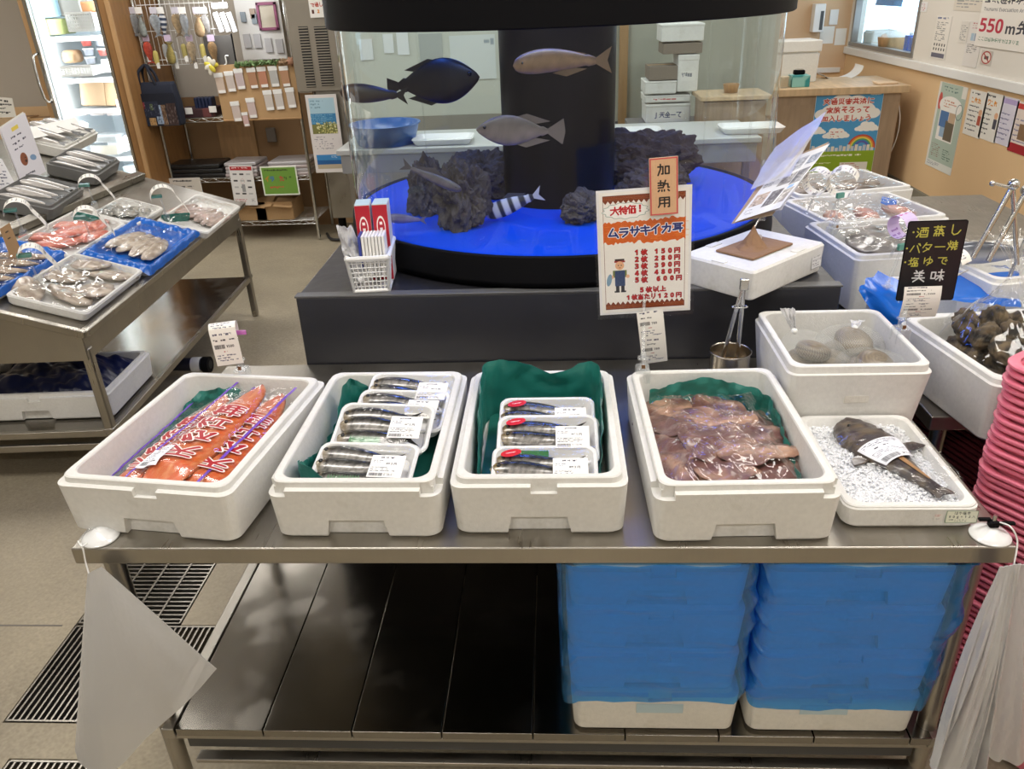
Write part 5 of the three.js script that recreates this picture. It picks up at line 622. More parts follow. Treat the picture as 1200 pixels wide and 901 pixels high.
  part(fs, 'hinge_bolt', merge([rod(atZ(1162, 214, -1.1), atZ(1186, 220, -1.11), 0.004), new THREE.SphereGeometry(0.008, 12, 8).translate(...atZ(1163, 215, -1.1).toArray()), new THREE.SphereGeometry(0.016, 12, 8).translate(...atZ(1188, 216, -1.11).toArray()), new THREE.SphereGeometry(0.016, 12, 8).translate(...atZ(1203, 223, -1.11).toArray())]), M.chrome);
  // black hand-lettered sign
  const c = atZ(1091, 306, -0.65), bt = canvasTex(384, 576, (x) => { x.fillStyle = '#17181a'; x.fillRect(0, 0, 384, 576); const y = '#bdbb50'; [[56, 30, '酒蒸し', 84, 1.28], [30, 150, 'バター焼', 76, 1.08], [34, 252, '塩ゆで', 74, 1.32]].forEach(([a, b, s, z, st]) => { x.fillStyle = y; x.beginPath(); x.arc(a - 18, b + z / 2, 7, 0, 7); x.fill(); jp(x, s, a, b, z, y, 0.1, { step: st, slope: -5 }); }); jp(x, '美味', 74, 346, 98, '#d9dcdc', 0.1, { step: 1.3, slope: -4 }); });
  const sg = thing('black_sign', 'black board with yellow and white handwritten lettering above the clam box', 'sign', [c.x, c.y, c.z], [0, -0.06, 0.02]);
  part(sg, 'board', new THREE.ExtrudeGeometry((() => { const s = new THREE.Shape(); const p = rrect(0.132, 0.197, 0.006); p.forEach((q, i) => i ? s.lineTo(...q) : s.moveTo(...q)); return s; })(), { depth: 0.002, bevelEnabled: false }), M.black); part(sg, 'lettering', new THREE.PlaneGeometry(0.128, 0.193), card(bt, 0.45), { p: [0, 0, 0.0026] });
  const q = atZ(1077, 350, -0.635); solo('price_strip', 'white price label hanging below the black sign', 'price label', flatStrip(0.085, 0.082), stripMats[2], [q.x, q.y + 0.035, q.z], [0, -0.05, 0.03]);
  const cs = clipStand('clear clip stand on the clam box corner, under the black sign', [0.888, T + 0.172 - 0.012, -0.60], 0.1, [0.035, 0.075, -0.045], { head: std({ color: lin(0.55, 0.06, 0.05), roughness: 0.3 }), headR: [0, 0, 0] });
}
// ---------- counter, right wall, window goods ----------
{
  const t = thing('wooden_counter', 'wood veneer service counter with a poster on its front', 'counter', [2.24, 0, -5.63]);
  part(t, 'front_panel', bx(0.96, 0.90, 0.04, -0.02, 0.45, 0.30, 0.003), M.woodGrey); part(t, 'side_panel', bx(0.04, 0.90, 0.6, 0.44, 0.45, -0.02, 0.003), M.woodGrey); part(t, 'side_panel', bx(0.04, 0.90, 0.6, -0.48, 0.45, -0.02, 0.003), M.woodGrey);
  part(t, 'worktop', bx(1.06, 0.055, 0.72, -0.02, 0.927, -0.01, 0.006), M.woodPale);
  part(t, 'cable', tube([[0.465, 0.83, 0.28], [0.49, 0.7, 0.3], [0.50, 0.55, 0.27], [0.475, 0.40, 0.24]], 0.004, 24, 6), M.white);
  const pt = canvasTex(512, 740, (x) => { x.fillStyle = '#4f9fd4'; x.fillRect(0, 0, 512, 740); const cl = (a, b, s) => { x.fillStyle = '#f6f4ef'; for (const [p, q, r] of [[0, 0, 1], [-0.9, 0.2, 0.7], [0.9, 0.15, 0.75], [-0.4, -0.4, 0.7], [0.45, -0.35, 0.65], [1.5, 0.3, 0.45], [-1.5, 0.3, 0.45]]) { x.beginPath(); x.ellipse(a + p * s, b + q * s, r * s, r * s * 0.72, 0, 0, 7); x.fill(); } }; cl(256, 150, 130); cl(425, 300, 50); cl(190, 350, 55); cl(30, 320, 40); cl(455, 30, 22);
    [['交通災害共済に', 58, 62], ['家族そろって', 88, 130], ['加入しましょう', 58, 198]].forEach(([s, a, b]) => { for (const [col, w] of [['#f7e9e3', 0.26], ['#c23a2c', 0.13]]) jp(x, s, a, b, 52, col, w, { step: 1.08 }); });
    fine(x, 145, 330, 95, 54, 3, '#c0392b', 4);
    ['#c8453a', '#e08a3c', '#ead65a', '#5aa862', '#3f7fc0', '#6a58a8'].forEach((c, i) => { x.strokeStyle = c; x.lineWidth = 11; x.beginPath(); x.arc(400, 470, 104 - i * 11, Math.PI, 2 * Math.PI); x.stroke(); });
    const r = rngOf(8); for (let i = 0; i < 16; i++) { x.fillStyle = ['#d9dfe6', '#c3cddb', '#e9e2d2'][i % 3]; x.fillRect(10 + i * 31, 440 + 30 * r(), 24, 60); } x.fillStyle = '#8fae2b'; x.fillRect(0, 495, 512, 245); x.fillStyle = '#fff'; fine(x, 40, 520, 430, 34, 1, '#f4f6e0', 5, 0.95); fine(x, 20, 585, 200, 20, 1, '#eef2cc', 6); x.fillStyle = '#e9e6dd'; x.fillRect(250, 590, 220, 90); fine(x, 262, 598, 196, 74, 5, '#b8504a', 7); x.fillStyle = '#6e8f1e'; x.fillRect(0, 700, 512, 40); });
  const p = thing('counter_poster', 'blue and green poster with rainbow and clouds on the counter front', 'poster', [2.315, 0.592, -5.303]); part(p, 'sheet', bx(0.505, 0.685, 0.002, 0, 0, -0.002, 0), M.paper); part(p, 'print', new THREE.PlaneGeometry(0.50, 0.68), card(pt, 0.35));
  const cb = foamBox('closed white foam box standing on the counter end', 0.34, 0.28, 0.23, [1.99, 0.955, -5.80], 0.05, { handle: false }); part(cb, 'lid', bx(0.35, 0.085, 0.29, 0, 0.27, 0, 0.008), M.foam);
  solo('teal_box', 'teal patterned tissue box on the counter', 'box', bx(0.135, 0.085, 0.13, 0, 0, 0, 0.004), card(canvasTex(128, 128, (x) => { x.fillStyle = '#2c8a8c'; x.fillRect(0, 0, 128, 128); x.strokeStyle = '#8cc4bd'; x.lineWidth = 5; for (let i = 0; i < 128; i += 32) { x.beginPath(); x.moveTo(i, 0); x.lineTo(i + 32, 32); x.moveTo(i + 32, 96); x.lineTo(i, 128); x.stroke(); } }), 0.5), [1.955, 0.998, -5.44]);
  const td = thing('tape_dispenser', 'small black stapler like device on the teal box', 'device', [1.95, 1.041, -5.44]); part(td, 'body', bx(0.085, 0.035, 0.05, 0, 0.018, 0, 0.012, 3), M.black); part(td, 'grey_top', bx(0.05, 0.008, 0.04, 0, 0.037, 0, 0.003), M.chrome);
  const bg = solo('plastic_bag', 'white plastic bag and string hanging at the left counter end', 'plastic bag', sheet((u, v) => [1.755 + (u - 0.5) * 0.09 * (1.2 - v) + 0.01 * nz(u * 8, v * 4, 2), 0.35 + 0.55 * v, -5.28 + 0.02 * nz(u * 6, v * 3, 5)], 16, 24, 0.001), M.bagWhite);
  solo('curled_paper', 'curled white paper roll behind the counter by the wall', 'paper', sheet((u, v) => { const a = 0.6 + u * 2.6; return [2.42 + 0.17 * Math.cos(a) * -1, 1.02 - 0.10 * Math.sin(a) + 0.02, -5.98 + 0.20 * (v - 0.5)]; }, 24, 6, 0.002), M.paper);
  solo('folded_cloth', 'small cream cloth folded on the right end of the counter', 'cloth', warp(bx(0.16, 0.018, 0.10, 0, 0, 0, 0.008, 4), (x, y, z) => [x, y + 0.008 * nz(x * 20, z * 20, 3), z]), std({ color: lin(0.72, 0.55, 0.38), roughness: 0.9 }), [2.60, 0.965, -5.40], [0, 0.2, 0]);
  const cup = thing('clear_jar', 'clear jar with pale contents at the left end of the counter', 'jar', [1.825, 0.955, -5.40]); part(cup, 'glass', lathe([[0, 0], [0.045, 0], [0.05, 0.01], [0.05, 0.09], [0.045, 0.1], [0.043, 0.1], [0.047, 0.09], [0.047, 0.012], [0, 0.006]], 24), M.clear); part(cup, 'contents', cyl(0.042, 0.042, 0.07, 0, 0.045, 0, 20), std({ color: lin(0.6, 0.5, 0.36), roughness: 0.9 }));
  // on the back wall at the right: small cabinet, switch, papers
  const wp = (name, label, cat, px, w, h, tex, d = 0.002) => { const q = atZ(px[0], px[1], -7.098); return solo(name, label, cat, bx(w, h, d, 0, 0, 0, 0), tex ? card(tex) : M.white, [q.x, q.y, -7.099 + d / 2]); };
  const txt = (s, rows, bgc = '#f0efe9', col = '#5a5f6a', heads) => canvasTex(160, 224, (x) => { x.fillStyle = bgc; x.fillRect(0, 0, 160, 224); if (heads) { x.fillStyle = heads; x.fillRect(8, 8, 144, 26); } fine(x, 14, 44, 132, 164, rows, col, s); });
  const cabp = atZ(958, 21, -7.05); const cab = thing('wall_cabinet', 'small white wall unit with printed side above the counter', 'wall unit', [cabp.x, cabp.y, -7.04]); part(cab, 'case', bx(0.10, 0.24, 0.10, 0, 0, 0, 0.008), M.white); part(cab, 'printed_side', bx(0.03, 0.16, 0.002, 0.022, -0.02, 0.051, 0), M.steelDark);
  wp('wall_switch', 'square white switch plate on the back wall', 'switch', [977, 20], 0.075, 0.13, null, 0.012); wp('notice_paper', 'white sheet pinned behind the foam box on the back wall', 'paper', [969, 41], 0.13, 0.15, txt(3, 6)); wp('notice_paper', 'white sheet pinned in the back right corner', 'paper', [985, 43], 0.10, 0.145, txt(5, 5));
  { const q = atZ(914, 14, -7.0); const d = struct('door_1', bx(0.36, 1.9, 0.05, 1.66, 0.95 + 0.3, -7.04, 0.004), std({ color: lin(0.72, 0.74, 0.76), roughness: 0.4 })); part(d, 'door_frame', merge([bx(0.04, 2.0, 0.07, 1.86, 1.25, -7.04), bx(0.4, 0.04, 0.07, 1.66, 1.66, -7.02)]), M.steelDark); }
  // right wall papers: given by their corner pixels on the wall plane
  const rw = (name, label, cat, TL, BR, tex, d = 0.002) => { const a = atX(...TL, RW), b = atX(...BR, RW), w = Math.abs(b.z - a.z), h = Math.abs(a.y - b.y); const t = thing(name, label, cat, [RW - d / 2 - 0.001, (a.y + b.y) / 2, (a.z + b.z) / 2], [0, -Math.PI / 2, 0]); part(t, 'sheet', bx(w, h, d, 0, 0, 0, 0), M.paper); part(t, 'print', new THREE.PlaneGeometry(w * 0.995, h * 0.995), card(tex, 0.5), { p: [0, 0, d / 2 + 0.0006] }); return t; };
  rw('evacuation_sign', 'white evacuation sign with red 550m lettering on the right wall', 'sign', [1158, -22], [1203, 62], canvasTex(512, 512, (x) => { x.fillStyle = '#efeae2'; x.fillRect(0, 0, 512, 512); jp(x, '緊急避難場所', 20, 96, 74, '#2a2e3c', 0.12, { step: 1.03 }); x.fillStyle = '#2e3340'; x.font = '38px sans-serif'; x.textAlign = 'left'; x.fillText('Tsunami Evacuation Area', 28, 226); x.fillStyle = '#c02742'; x.font = 'bold 150px sans-serif'; x.fillText('550', 14, 392); x.fillStyle = '#2a2e3c'; x.font = 'bold 110px sans-serif'; x.fillText('m', 280, 392); jp(x, '先', 388, 284, 108, '#2a2e3c', 0.13); jp(x, 'ここは避難場所ではありません', 26, 432, 33, '#4a7a5c', 0.11); }), 0.006);
  rw('wall_notice', 'narrow black printed notice strip beside the window', 'notice', [1099, 18], [1107, 70], canvasTex(128, 320, (x) => { x.fillStyle = '#ece7de'; x.fillRect(0, 0, 128, 320); fine(x, 12, 8, 104, 26, 1, '#40558a', 2); fine(x, 14, 44, 100, 150, 10, '#777', 4); for (let i = 0; i < 5; i++) for (let j = 0; j < 2; j++) { x.fillStyle = '#333'; x.fillRect(16 + i * 22, 206 + j * 34, 9, 20); } x.fillStyle = '#667'; x.fillRect(8, 280, 112, 34); }));
  rw('wall_notice', 'small pinned notice left of the taller white one', 'notice', [1128, 24], [1133, 51], txt(8, 9, '#ded9d0', '#6a6a6a'));
  rw('wall_notice', 'tall pinned white notice with coloured pictures below the evacuation sign', 'notice', [1138, 24], [1144, 80], canvasTex(160, 320, (x) => { x.fillStyle = '#e3ded8'; x.fillRect(0, 0, 160, 320); fine(x, 40, 10, 110, 50, 3, '#b66', 2); x.fillStyle = '#a8bfd0'; x.fillRect(40, 84, 34, 52); x.fillStyle = '#6d87a8'; x.fillRect(80, 84, 34, 52); x.fillStyle = '#a59a94'; x.fillRect(118, 84, 30, 52); fine(x, 20, 160, 120, 70, 5, '#666', 6); }));
  rw('round_sticker', 'round no smoking style sticker with a red ring on the right wall', 'sticker', [1152, 58], [1161, 77], canvasTex(128, 128, (x) => { x.fillStyle = '#cfc6bb'; x.fillRect(0, 0, 128, 128); x.strokeStyle = '#b03030'; x.lineWidth = 10; x.beginPath(); x.arc(64, 64, 52, 0, 7); x.fillStyle = '#e6ddd2'; x.fill(); x.stroke(); x.fillStyle = '#555'; x.fillRect(40, 50, 50, 30); x.beginPath(); x.moveTo(28, 30); x.lineTo(100, 100); x.stroke(); }));
  rw('wall_notice', 'pale certificate at the top edge of the right wall', 'notice', [1121, -8], [1156, 14], txt(12, 4, '#dcd4c6', '#999'));
  rw('wall_notice', 'small card right beside the window frame', 'notice', [1081, 2], [1086, 14], txt(15, 4, '#eee', '#b44'));
  rw('tourist_poster', 'tall green poster with a sea photo on the right wall', 'poster', [1103, 95], [1114, 206], canvasTex(320, 700, (x) => { x.fillStyle = '#b4c4b6'; x.fillRect(0, 0, 320, 700); x.fillStyle = '#e7e4da'; x.fillRect(0, 0, 24, 700); x.fillRect(270, 0, 50, 90); fine(x, 60, 24, 200, 50, 2, '#5f7f78', 3); x.fillStyle = '#c9584e'; x.beginPath(); x.ellipse(40, 150, 22, 70, 0, 0, 7); x.fill(); x.fillStyle = '#f2efe8'; x.beginPath(); x.ellipse(170, 170, 130, 75, 0, 0, 7); x.fill(); fine(x, 90, 130, 150, 70, 3, '#c8896a', 6); x.fillStyle = '#f2efe8'; x.fillRect(62, 210, 196, 250); x.fillStyle = '#5277a8'; x.fillRect(72, 220, 100, 130); x.fillStyle = '#9db7cf'; x.fillRect(96, 350, 80, 80); x.fillStyle = '#6d6250'; x.fillRect(150, 290, 100, 158); x.fillStyle = '#c2a78a'; x.fillRect(176, 220, 74, 80); x.strokeStyle = '#4f615a'; x.lineWidth = 5; x.beginPath(); x.ellipse(278, 200, 34, 60, 0, 0, 7); x.stroke(); fine(x, 40, 500, 120, 110, 7, '#8d6a5a', 8); fine(x, 180, 520, 110, 90, 5, '#4f6a5c', 9); x.fillStyle = '#e5e6df'; x.fillRect(0, 640, 320, 60); fine(x, 20, 652, 190, 34, 3, '#778', 11); }));
  [['white poster with orange heading and black lines, leftmost of the row', [1139, 104], [1148, 163], 21], ['white poster with a cartoon man, second of the row', [1158, 107], [1166, 168], 24], ['lilac headed timetable poster, third of the row', [1177, 112], [1183, 173], 27], ['poster with red foot at the right edge, last of the row', [1194, 118], [1206, 185], 29]].forEach(([l, a, b, s], i) => rw('wall_poster', l + ' on the right wall', 'poster', a, b, canvasTex(192, 288, (x) => { x.fillStyle = ['#efece4', '#efece4', '#dfdcea', '#e7d9cf'][i]; x.fillRect(0, 0, 192, 288); if (i < 2) { fine(x, 20, 14, 120, 22, 1, '#333', s); jp(x, i ? 'ワン気' : 'ン気た', 26, 44, 34, '#e0912c', 0.2); } else { x.fillStyle = i === 2 ? '#b9a9d6' : '#c9423e'; x.fillRect(8, 10, 176, 30); } for (let k = 0; k < 6; k++) { x.fillStyle = i < 2 ? '#2a2a2c' : '#7a76a0'; fine(x, 18, 96 + k * 30, i === 1 ? 90 : 140, 18, 1, i < 2 ? '#2a2a2c' : '#77749c', s + k, 0.95); } if (i < 2) { x.fillStyle = '#e6b48f'; x.beginPath(); x.arc(148, 130, 20, 0, 7); x.fill(); x.fillStyle = i ? '#4a4a58' : '#b8543e'; x.fillRect(130, 150, 36, 60); } if (i === 3) { x.fillStyle = '#a8202e'; x.fillRect(0, 236, 192, 52); x.fillStyle = '#8a6b4e'; x.fillRect(60, 120, 120, 90); } })));
  // goods on the window sill and beyond
  const wb = thing('wooden_basket', 'round woven wooden basket on the window sill', 'basket', [2.97, 1.125, -6.33]); part(wb, 'body', lathe([[0, 0.002], [0.11, 0], [0.125, 0.07], [0.13, 0.10], [0.12, 0.10], [0.112, 0.01], [0, 0.008]], 32), M.wood); part(wb, 'contents', new THREE.SphereGeometry(0.11, 20, 12).scale(1, 0.45, 1).translate(0, 0.095, 0), M.paper);
  ['left', 'right'].forEach((w, i) => { const b = thing('blue_carton', w + ' blue drink carton on the window sill', 'carton', [2.97, 1.125, -5.98 + 0.10 * i]); part(b, 'carton', bx(0.07, 0.13 - 0.02 * i, 0.07, 0, 0.065, 0), std({ color: lin(0.03, 0.16, 0.58), roughness: 0.4 })); part(b, 'cap', cyl(0.014, 0.014, 0.02, 0, 0.14 - 0.02 * i, 0, 14), M.white); });
  foamBox('white foam box behind the window glass at the left', 0.24, 0.24, 0.13, [3.02, 1.125, -6.78], 1.57, { handle: false });
  const pb = thing('glass_jar', 'pale blue glass jar at the right end of the window sill', 'jar', [2.97, 1.125, -5.74]); part(pb, 'body', lathe([[0, 0], [0.06, 0], [0.065, 0.02], [0.065, 0.16], [0.05, 0.19], [0, 0.19]], 28), phy({ color: lin(0.55, 0.75, 0.85), roughness: 0.15, transmission: 0.4, thickness: 0 }));
  solo('blue_banner', 'blue banner hanging at the top of the window', 'banner', sheet((u, v) => [2.96 + 0.01 * nz(u * 4, v * 4), 1.46 + 0.16 * v, -6.85 + 0.6 * u], 16, 8, 0.003), std({ color: lin(0.03, 0.30, 0.72), roughness: 0.6 }));
}
// ---------- sloping display table at the left ----------
const LT = new THREE.Group();
{
  const O = V(-1.65, 0.68, -1.37), far = V(-1.745, 0.68, -3.27), s = far.clone().sub(O).normalize(), up = V(-0.286, 0.091, 0.0143).normalize(); up.addScaledVector(s, -up.dot(s)).normalize();
  const X = up.clone().negate(), Z = s.clone().negate(), Y = V().crossVectors(Z, X);
  LT.matrix.makeBasis(X, Y, Z).setPosition(O); LT.matrix.decompose(LT.position, LT.quaternion, LT.scale); LT.updateMatrixWorld(true); // only a frame of reference, never added to the scene
}
const ltN = V(0, 1, 0).applyQuaternion(LT.quaternion);
const onLT = (u, v, h = 0) => { const d = ray(u, v), o = LT.position.clone().addScaledVector(ltN, h); const k = o.clone().sub(camera.position).dot(ltN) / d.dot(ltN); return LT.worldToLocal(camera.position.clone().addScaledVector(d, k)); };
{
  const t = thing('display_table', 'sloping stainless steel fish display table at the left', 'table'); inFrame(t, LT, [0, 0, 0]);
  part(t, 'display_top', bx(1.35, 0.03, 1.92, -0.675, -0.016, -0.955, 0.004), M.steel);
  part(t, 'lip', merge([bx(0.03, 0.028, 1.93, 0.0, -0.008, -0.955, 0.004), bx(1.36, 0.028, 0.025, -0.67, -0.008, 0.008, 0.004)]), M.steel);
  const inv = t.quaternion.clone().invert(), upq = new THREE.Euler().setFromQuaternion(inv);
  const w = (g) => { const q = g.clone(); q.applyMatrix4(t.matrixWorld.clone().invert()); return q; }; t.updateMatrixWorld(true);
  const inw = (g) => { t.updateMatrixWorld(true); const q = g.clone(); q.applyMatrix4(new THREE.Matrix4().copy(t.matrixWorld).invert()); return q; };
  const skew = (x, z) => [x - 0.05 * (-1.37 - z) * 1, z]; // the table runs slightly aslant
  const rot = new THREE.Matrix4().makeRotationY(0.05), mv = (g) => inw(g.applyMatrix4(rot).translate(-1.65, 0, -1.37));
  part(t, 'apron', mv(bx(0.012, 0.115, 1.86, -0.03, 0.612, -0.95, 0.002)), M.steel, { label: 'long steel side apron' });
  part(t, 'apron', mv(metric(new THREE.ExtrudeGeometry(new THREE.Shape([[-1.3, 0.556], [-0.026, 0.556], [-0.026, 0.662], [-1.3, 1.06]].map((p) => new THREE.Vector2(...p))), { depth: 0.01, bevelEnabled: false }).translate(0, 0, -0.025))), M.steel, { label: 'slanted steel end apron' });
  for (const [x, z] of [[-0.035, -0.04], [-0.035, -1.86], [-1.25, -0.04], [-1.25, -1.86]]) { part(t, 'leg', mv(bx(0.036, 0.60, 0.036, x, 0.30, z, 0.008)), M.steel); part(t, 'leg_collar', mv(bx(0.044, 0.02, 0.044, x, 0.252, z, 0.006)), M.steel); }
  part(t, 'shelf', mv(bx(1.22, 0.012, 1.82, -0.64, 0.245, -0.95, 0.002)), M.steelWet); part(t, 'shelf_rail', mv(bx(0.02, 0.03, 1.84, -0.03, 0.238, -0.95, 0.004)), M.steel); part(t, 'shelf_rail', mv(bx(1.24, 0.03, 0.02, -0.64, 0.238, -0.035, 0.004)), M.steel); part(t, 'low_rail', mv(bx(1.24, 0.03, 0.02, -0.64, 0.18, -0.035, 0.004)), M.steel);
}
const ltTray = (label, FR, BR, BL, o = {}) => { // a shallow foam tray given by three rim corners
  const h = o.h ?? 0.04, a = onLT(...FR, h), b = onLT(...BR, h), c = onLT(...BL, h), w = Math.max(0.1, Math.abs(b.x - c.x)), d = Math.abs(a.z - b.z), cx = (b.x + c.x) / 2, cz = (a.z + b.z) / 2;
  const t = foamBox(label, w, d, h, [0, 0, 0], 0, { handle: false, wall: 0.014, floor: 0.008, lip: 0.003, lipH: 0.006, taper: 0.01 }); inFrame(t, LT, [cx, 0.001, cz]); t.userData.category = 'fish tray'; return [t, w, d]; };
const onTray = (o, t, p, r) => { inFrame(o, t, p, r); return o; };
{
  const film = (t, w, d, y, seed, lab, m = M.film) => onTray(solo('clear_film', lab, 'plastic film', sheet((u, v) => { const e = Math.min(u, 1 - u, v, 1 - v); return [(u - 0.5) * w, y - 0.012 + 0.012 * smooth(0, 0.15, e) + 0.008 * nz(u * 6, v * 6, seed) + 0.004 * nz(u * 18, v * 18, seed), (v - 0.5) * d]; }, 36, 36), m), t, [0, 0, 0]);
  const slab = (L, W, H, c0, c1, seed, ragged = 0.12) => { const g = new THREE.SphereGeometry(1, 44, 26); warp(g, (x, y, z) => { const s = (x + 1) / 2, k = 1 + ragged * nz(x * 2, z * 2, seed) * 2, w = s > 0.84 ? 0.75 + 2 * (s - 0.84) : 1; return [x * L / 2 * k, y * H * (1 - 0.3 * Math.hypot(x, z)) + 0.005 * nz(x * 2, z * 2, seed + 2), z * W / 2 * k * w]; }); return paint(g.toNonIndexed(), (x, y, z) => { const n = smooth(-0.3, 0.3, fbm(x * 30, z * 30, seed, 4)), e = smooth(0.75, 1.05, Math.hypot(x / L * 2, z / W * 2)); return [0, 1, 2].map((k) => mix(c0[k], c1[k], n) * (1 - 0.45 * e)); }); };
  // nearest tray: pale flat fish
  const [t1, w1, d1] = ltTray('white tray of pale flat fish at the near corner of the display table', [93, 366], [169, 316], [76, 301]);
  [[-0.11, -0.02, 'left of the middle, the widest one', 0.3], [0.03, 0.07, 'nearest the steel edge', 2.8], [-0.05, -0.11, 'at the back, whitest', 1.2], [0.08, -0.09, 'back right, darker', 0.5], [-0.15, 0.09, 'front left', 2.2], [0.11, 0.02, 'at the right rim', 1.5]].forEach(([x, z, d, a], i) => onTray(solo('pale_flatfish', 'pale flat fish ' + d + ' in the nearest display tray', 'fish', slab(0.19, 0.11, 0.014, [0.30, 0.22, 0.16], [0.62, 0.53, 0.42], 40 + i, 0.06), M.vcWet), t1, [x * w1 / 0.38, 0.026 + 0.005 * (i % 3), z * d1 / 0.3], [rr_(-0.1, 0.1), a, rr_(-0.12, 0.12)]));
  film(t1, w1 * 0.94, d1 * 0.92, 0.048, 3, 'clear film stretched over the pale flat fish tray');
  // blue film tray
  const [t2, w2, d2] = ltTray('white tray wrapped in blue plastic with fish strips on the display table', [170, 315], [232, 273], [166, 253]);
  onTray(solo('blue_liner', 'bright blue plastic wrapped round the fish strip tray', 'plastic sheet', sheet((u, v) => { const x = (u - 0.5) * 2, z = (v - 0.5) * 2, e = Math.max(Math.abs(x), Math.abs(z)), k = smooth(0.62, 0.9, e); return [x * w2 * 0.53 * (1 + 0.03 * nz(u * 9, v * 9)), 0.014 + 0.036 * k - 0.024 * smooth(0.93, 1, e) + 0.008 * nz(u * 12, v * 12, 5) * (0.3 + k), z * d2 * 0.53]; }, 50, 50), M.blueLiner), t2, [0, 0, 0]);
  [-0.3, -0.05, 0.2, 0.42].forEach((k, i) => onTray(solo('fish_strip', ord(i) + ' pale fish strip from the left in the blue wrapped tray', 'fish', slab(0.27, 0.075, 0.014, [0.36, 0.27, 0.19], [0.66, 0.57, 0.46], 50 + i, 0.05), M.vcWet), t2, [k * w2 * 0.72 - 0.02, 0.036, 0.015 + 0.01 * i], [0, 1.3 + 0.1 * i, 0.05]));
  film(t2, w2 * 0.78, d2 * 0.75, 0.058, 8, 'glossy clear film over the fish strips in the blue tray');
  // far right tray
  const [t3, w3, d3] = ltTray('white tray of pinkish fish at the far right corner of the display table', [234, 271], [283, 241], [229, 227]);
  for (let i = 0; i < 6; i++) onTray(solo('small_fish', ord(i) + ' pinkish fish from the left in the far right display tray', 'fish', slab(0.24, 0.06, 0.012, [0.30, 0.22, 0.18], [0.60, 0.44, 0.38], 60 + i, 0.06), M.vcWet), t3, [(-0.4 + 0.16 * i) * w3, 0.028, rr_(-0.02, 0.02)], [0, 1.35 + rr_(-0.15, 0.15), 0.05]);
  film(t3, w3 * 0.92, d3 * 0.9, 0.05, 12, 'clear film over the pinkish fish in the far right tray');
  onTray(solo('green_liner_paper', 'green paper corner in the far right display tray', 'liner paper', sheet((u, v) => [-w3 * 0.46 + 0.09 * u, 0.012 + 0.045 * v, d3 * (0.42 - 0.25 * u) + 0.01 * nz(u * 8, v * 4)], 10, 8, 0.0006), M.greenPaper), t3, [0, 0, 0]);
  // salmon tray
  const [t4, w4, d4] = ltTray('white tray of orange salmon pieces in the second row', [80, 300], [149, 261], [84, 247]);
  [[-0.28, 0.2, 0.6], [0, 0.25, 0.9], [0.25, -0.05, 1.2], [-0.2, -0.2, 0.8], [0.1, -0.28, 1.5], [-0.02, -0.02, 1.0]].forEach(([x, z, a], i) => onTray(solo('salmon_piece', 'orange salmon piece, ' + ['front left', 'front middle', 'right', 'back left', 'back right', 'top middle'][i] + ' one in the second row tray', 'fish', slab(0.20, 0.085, 0.014, [0.62, 0.10, 0.06], [0.78, 0.26, 0.17], 70 + i, 0.06), M.vcWet), t4, [x * w4, 0.026 + 0.008 * (i === 5), z * d4], [0, a, 0.06]));
  film(t4, w4 * 0.92, d4 * 0.9, 0.05, 15, 'clear film over the orange salmon pieces');
  onTray(solo('green_liner_paper', 'green paper at the back edge of the orange salmon tray', 'liner paper', sheet((u, v) => [-w4 * 0.45 + w4 * 0.5 * u, 0.014 + 0.035 * v, -d4 * 0.42 + 0.01 * nz(u * 8, v * 4)], 12, 8, 0.0006), M.greenPaper), t4, [0, 0, 0]);
  // grey squid tray
  const [t5, w5, d5] = ltTray('white tray of grey fish skins at the far end of the second row', [141, 258], [193, 243], [158, 221]);
  for (let i = 0; i < 6; i++) onTray(solo('grey_fish', ord(i) + ' grey fish from the left in the far second row tray', 'fish', slab(0.15, 0.06, 0.012, [0.16, 0.16, 0.14], [0.46, 0.44, 0.38], 80 + i, 0.09), M.vcWet), t5, [(-0.34 + 0.14 * i) * w5, 0.028 + 0.004 * (i % 2), rr_(-0.2, 0.2) * d5], [0, rr_(0, 3), 0.05]);
  film(t5, w5 * 0.92, d5 * 0.9, 0.05, 18, 'clear film over the grey fish in the far second row tray');
  // left blue tray
  const [t6, w6, d6] = ltTray('white tray wrapped in blue plastic at the left picture edge', [-4, 345], [76, 297], [-6, 283]);
  onTray(solo('blue_liner', 'bright blue plastic of the tray at the left picture edge', 'plastic sheet', sheet((u, v) => { const x = (u - 0.5) * 2, z = (v - 0.5) * 2, e = Math.max(Math.abs(x), Math.abs(z)), k = smooth(0.62, 0.9, e); return [x * w6 * 0.53, 0.014 + 0.036 * k - 0.024 * smooth(0.93, 1, e) + 0.008 * nz(u * 12, v * 12, 25) * (0.3 + k), z * d6 * 0.53]; }, 50, 50), M.blueLiner), t6, [0, 0, 0]);
  for (let i = 0; i < 4; i++) onTray(solo('brown_fish_piece', ord(i) + ' brown fish piece from the front in the blue tray at the left edge', 'fish', slab(0.22, 0.06, 0.012, [0.22, 0.14, 0.09], [0.60, 0.46, 0.33], 90 + i, 0.06), M.vcWet), t6, [0.04 * w6, 0.034, (0.28 - 0.18 * i) * d6], [0, 0.5, 0.05]);
  film(t6, w6 * 0.8, d6 * 0.78, 0.056, 21, 'clear film over the brown fish pieces at the left edge');
  // upper row: white lid box and heap of blue grey fish
  const a = onLT(24, 172, 0.05), b = onLT(100, 148, 0.05);
  const ub = foamBox('white foam box lid with a heap of fish at the top of the display', 0.30, 0.52, 0.07, [0, 0, 0], 0, { handle: false, wall: 0.016, floor: 0.04 }); inFrame(ub, LT, [(a.x + b.x) / 2, 0.005, (a.z + b.z) / 2], [0, 0.1, 0]);
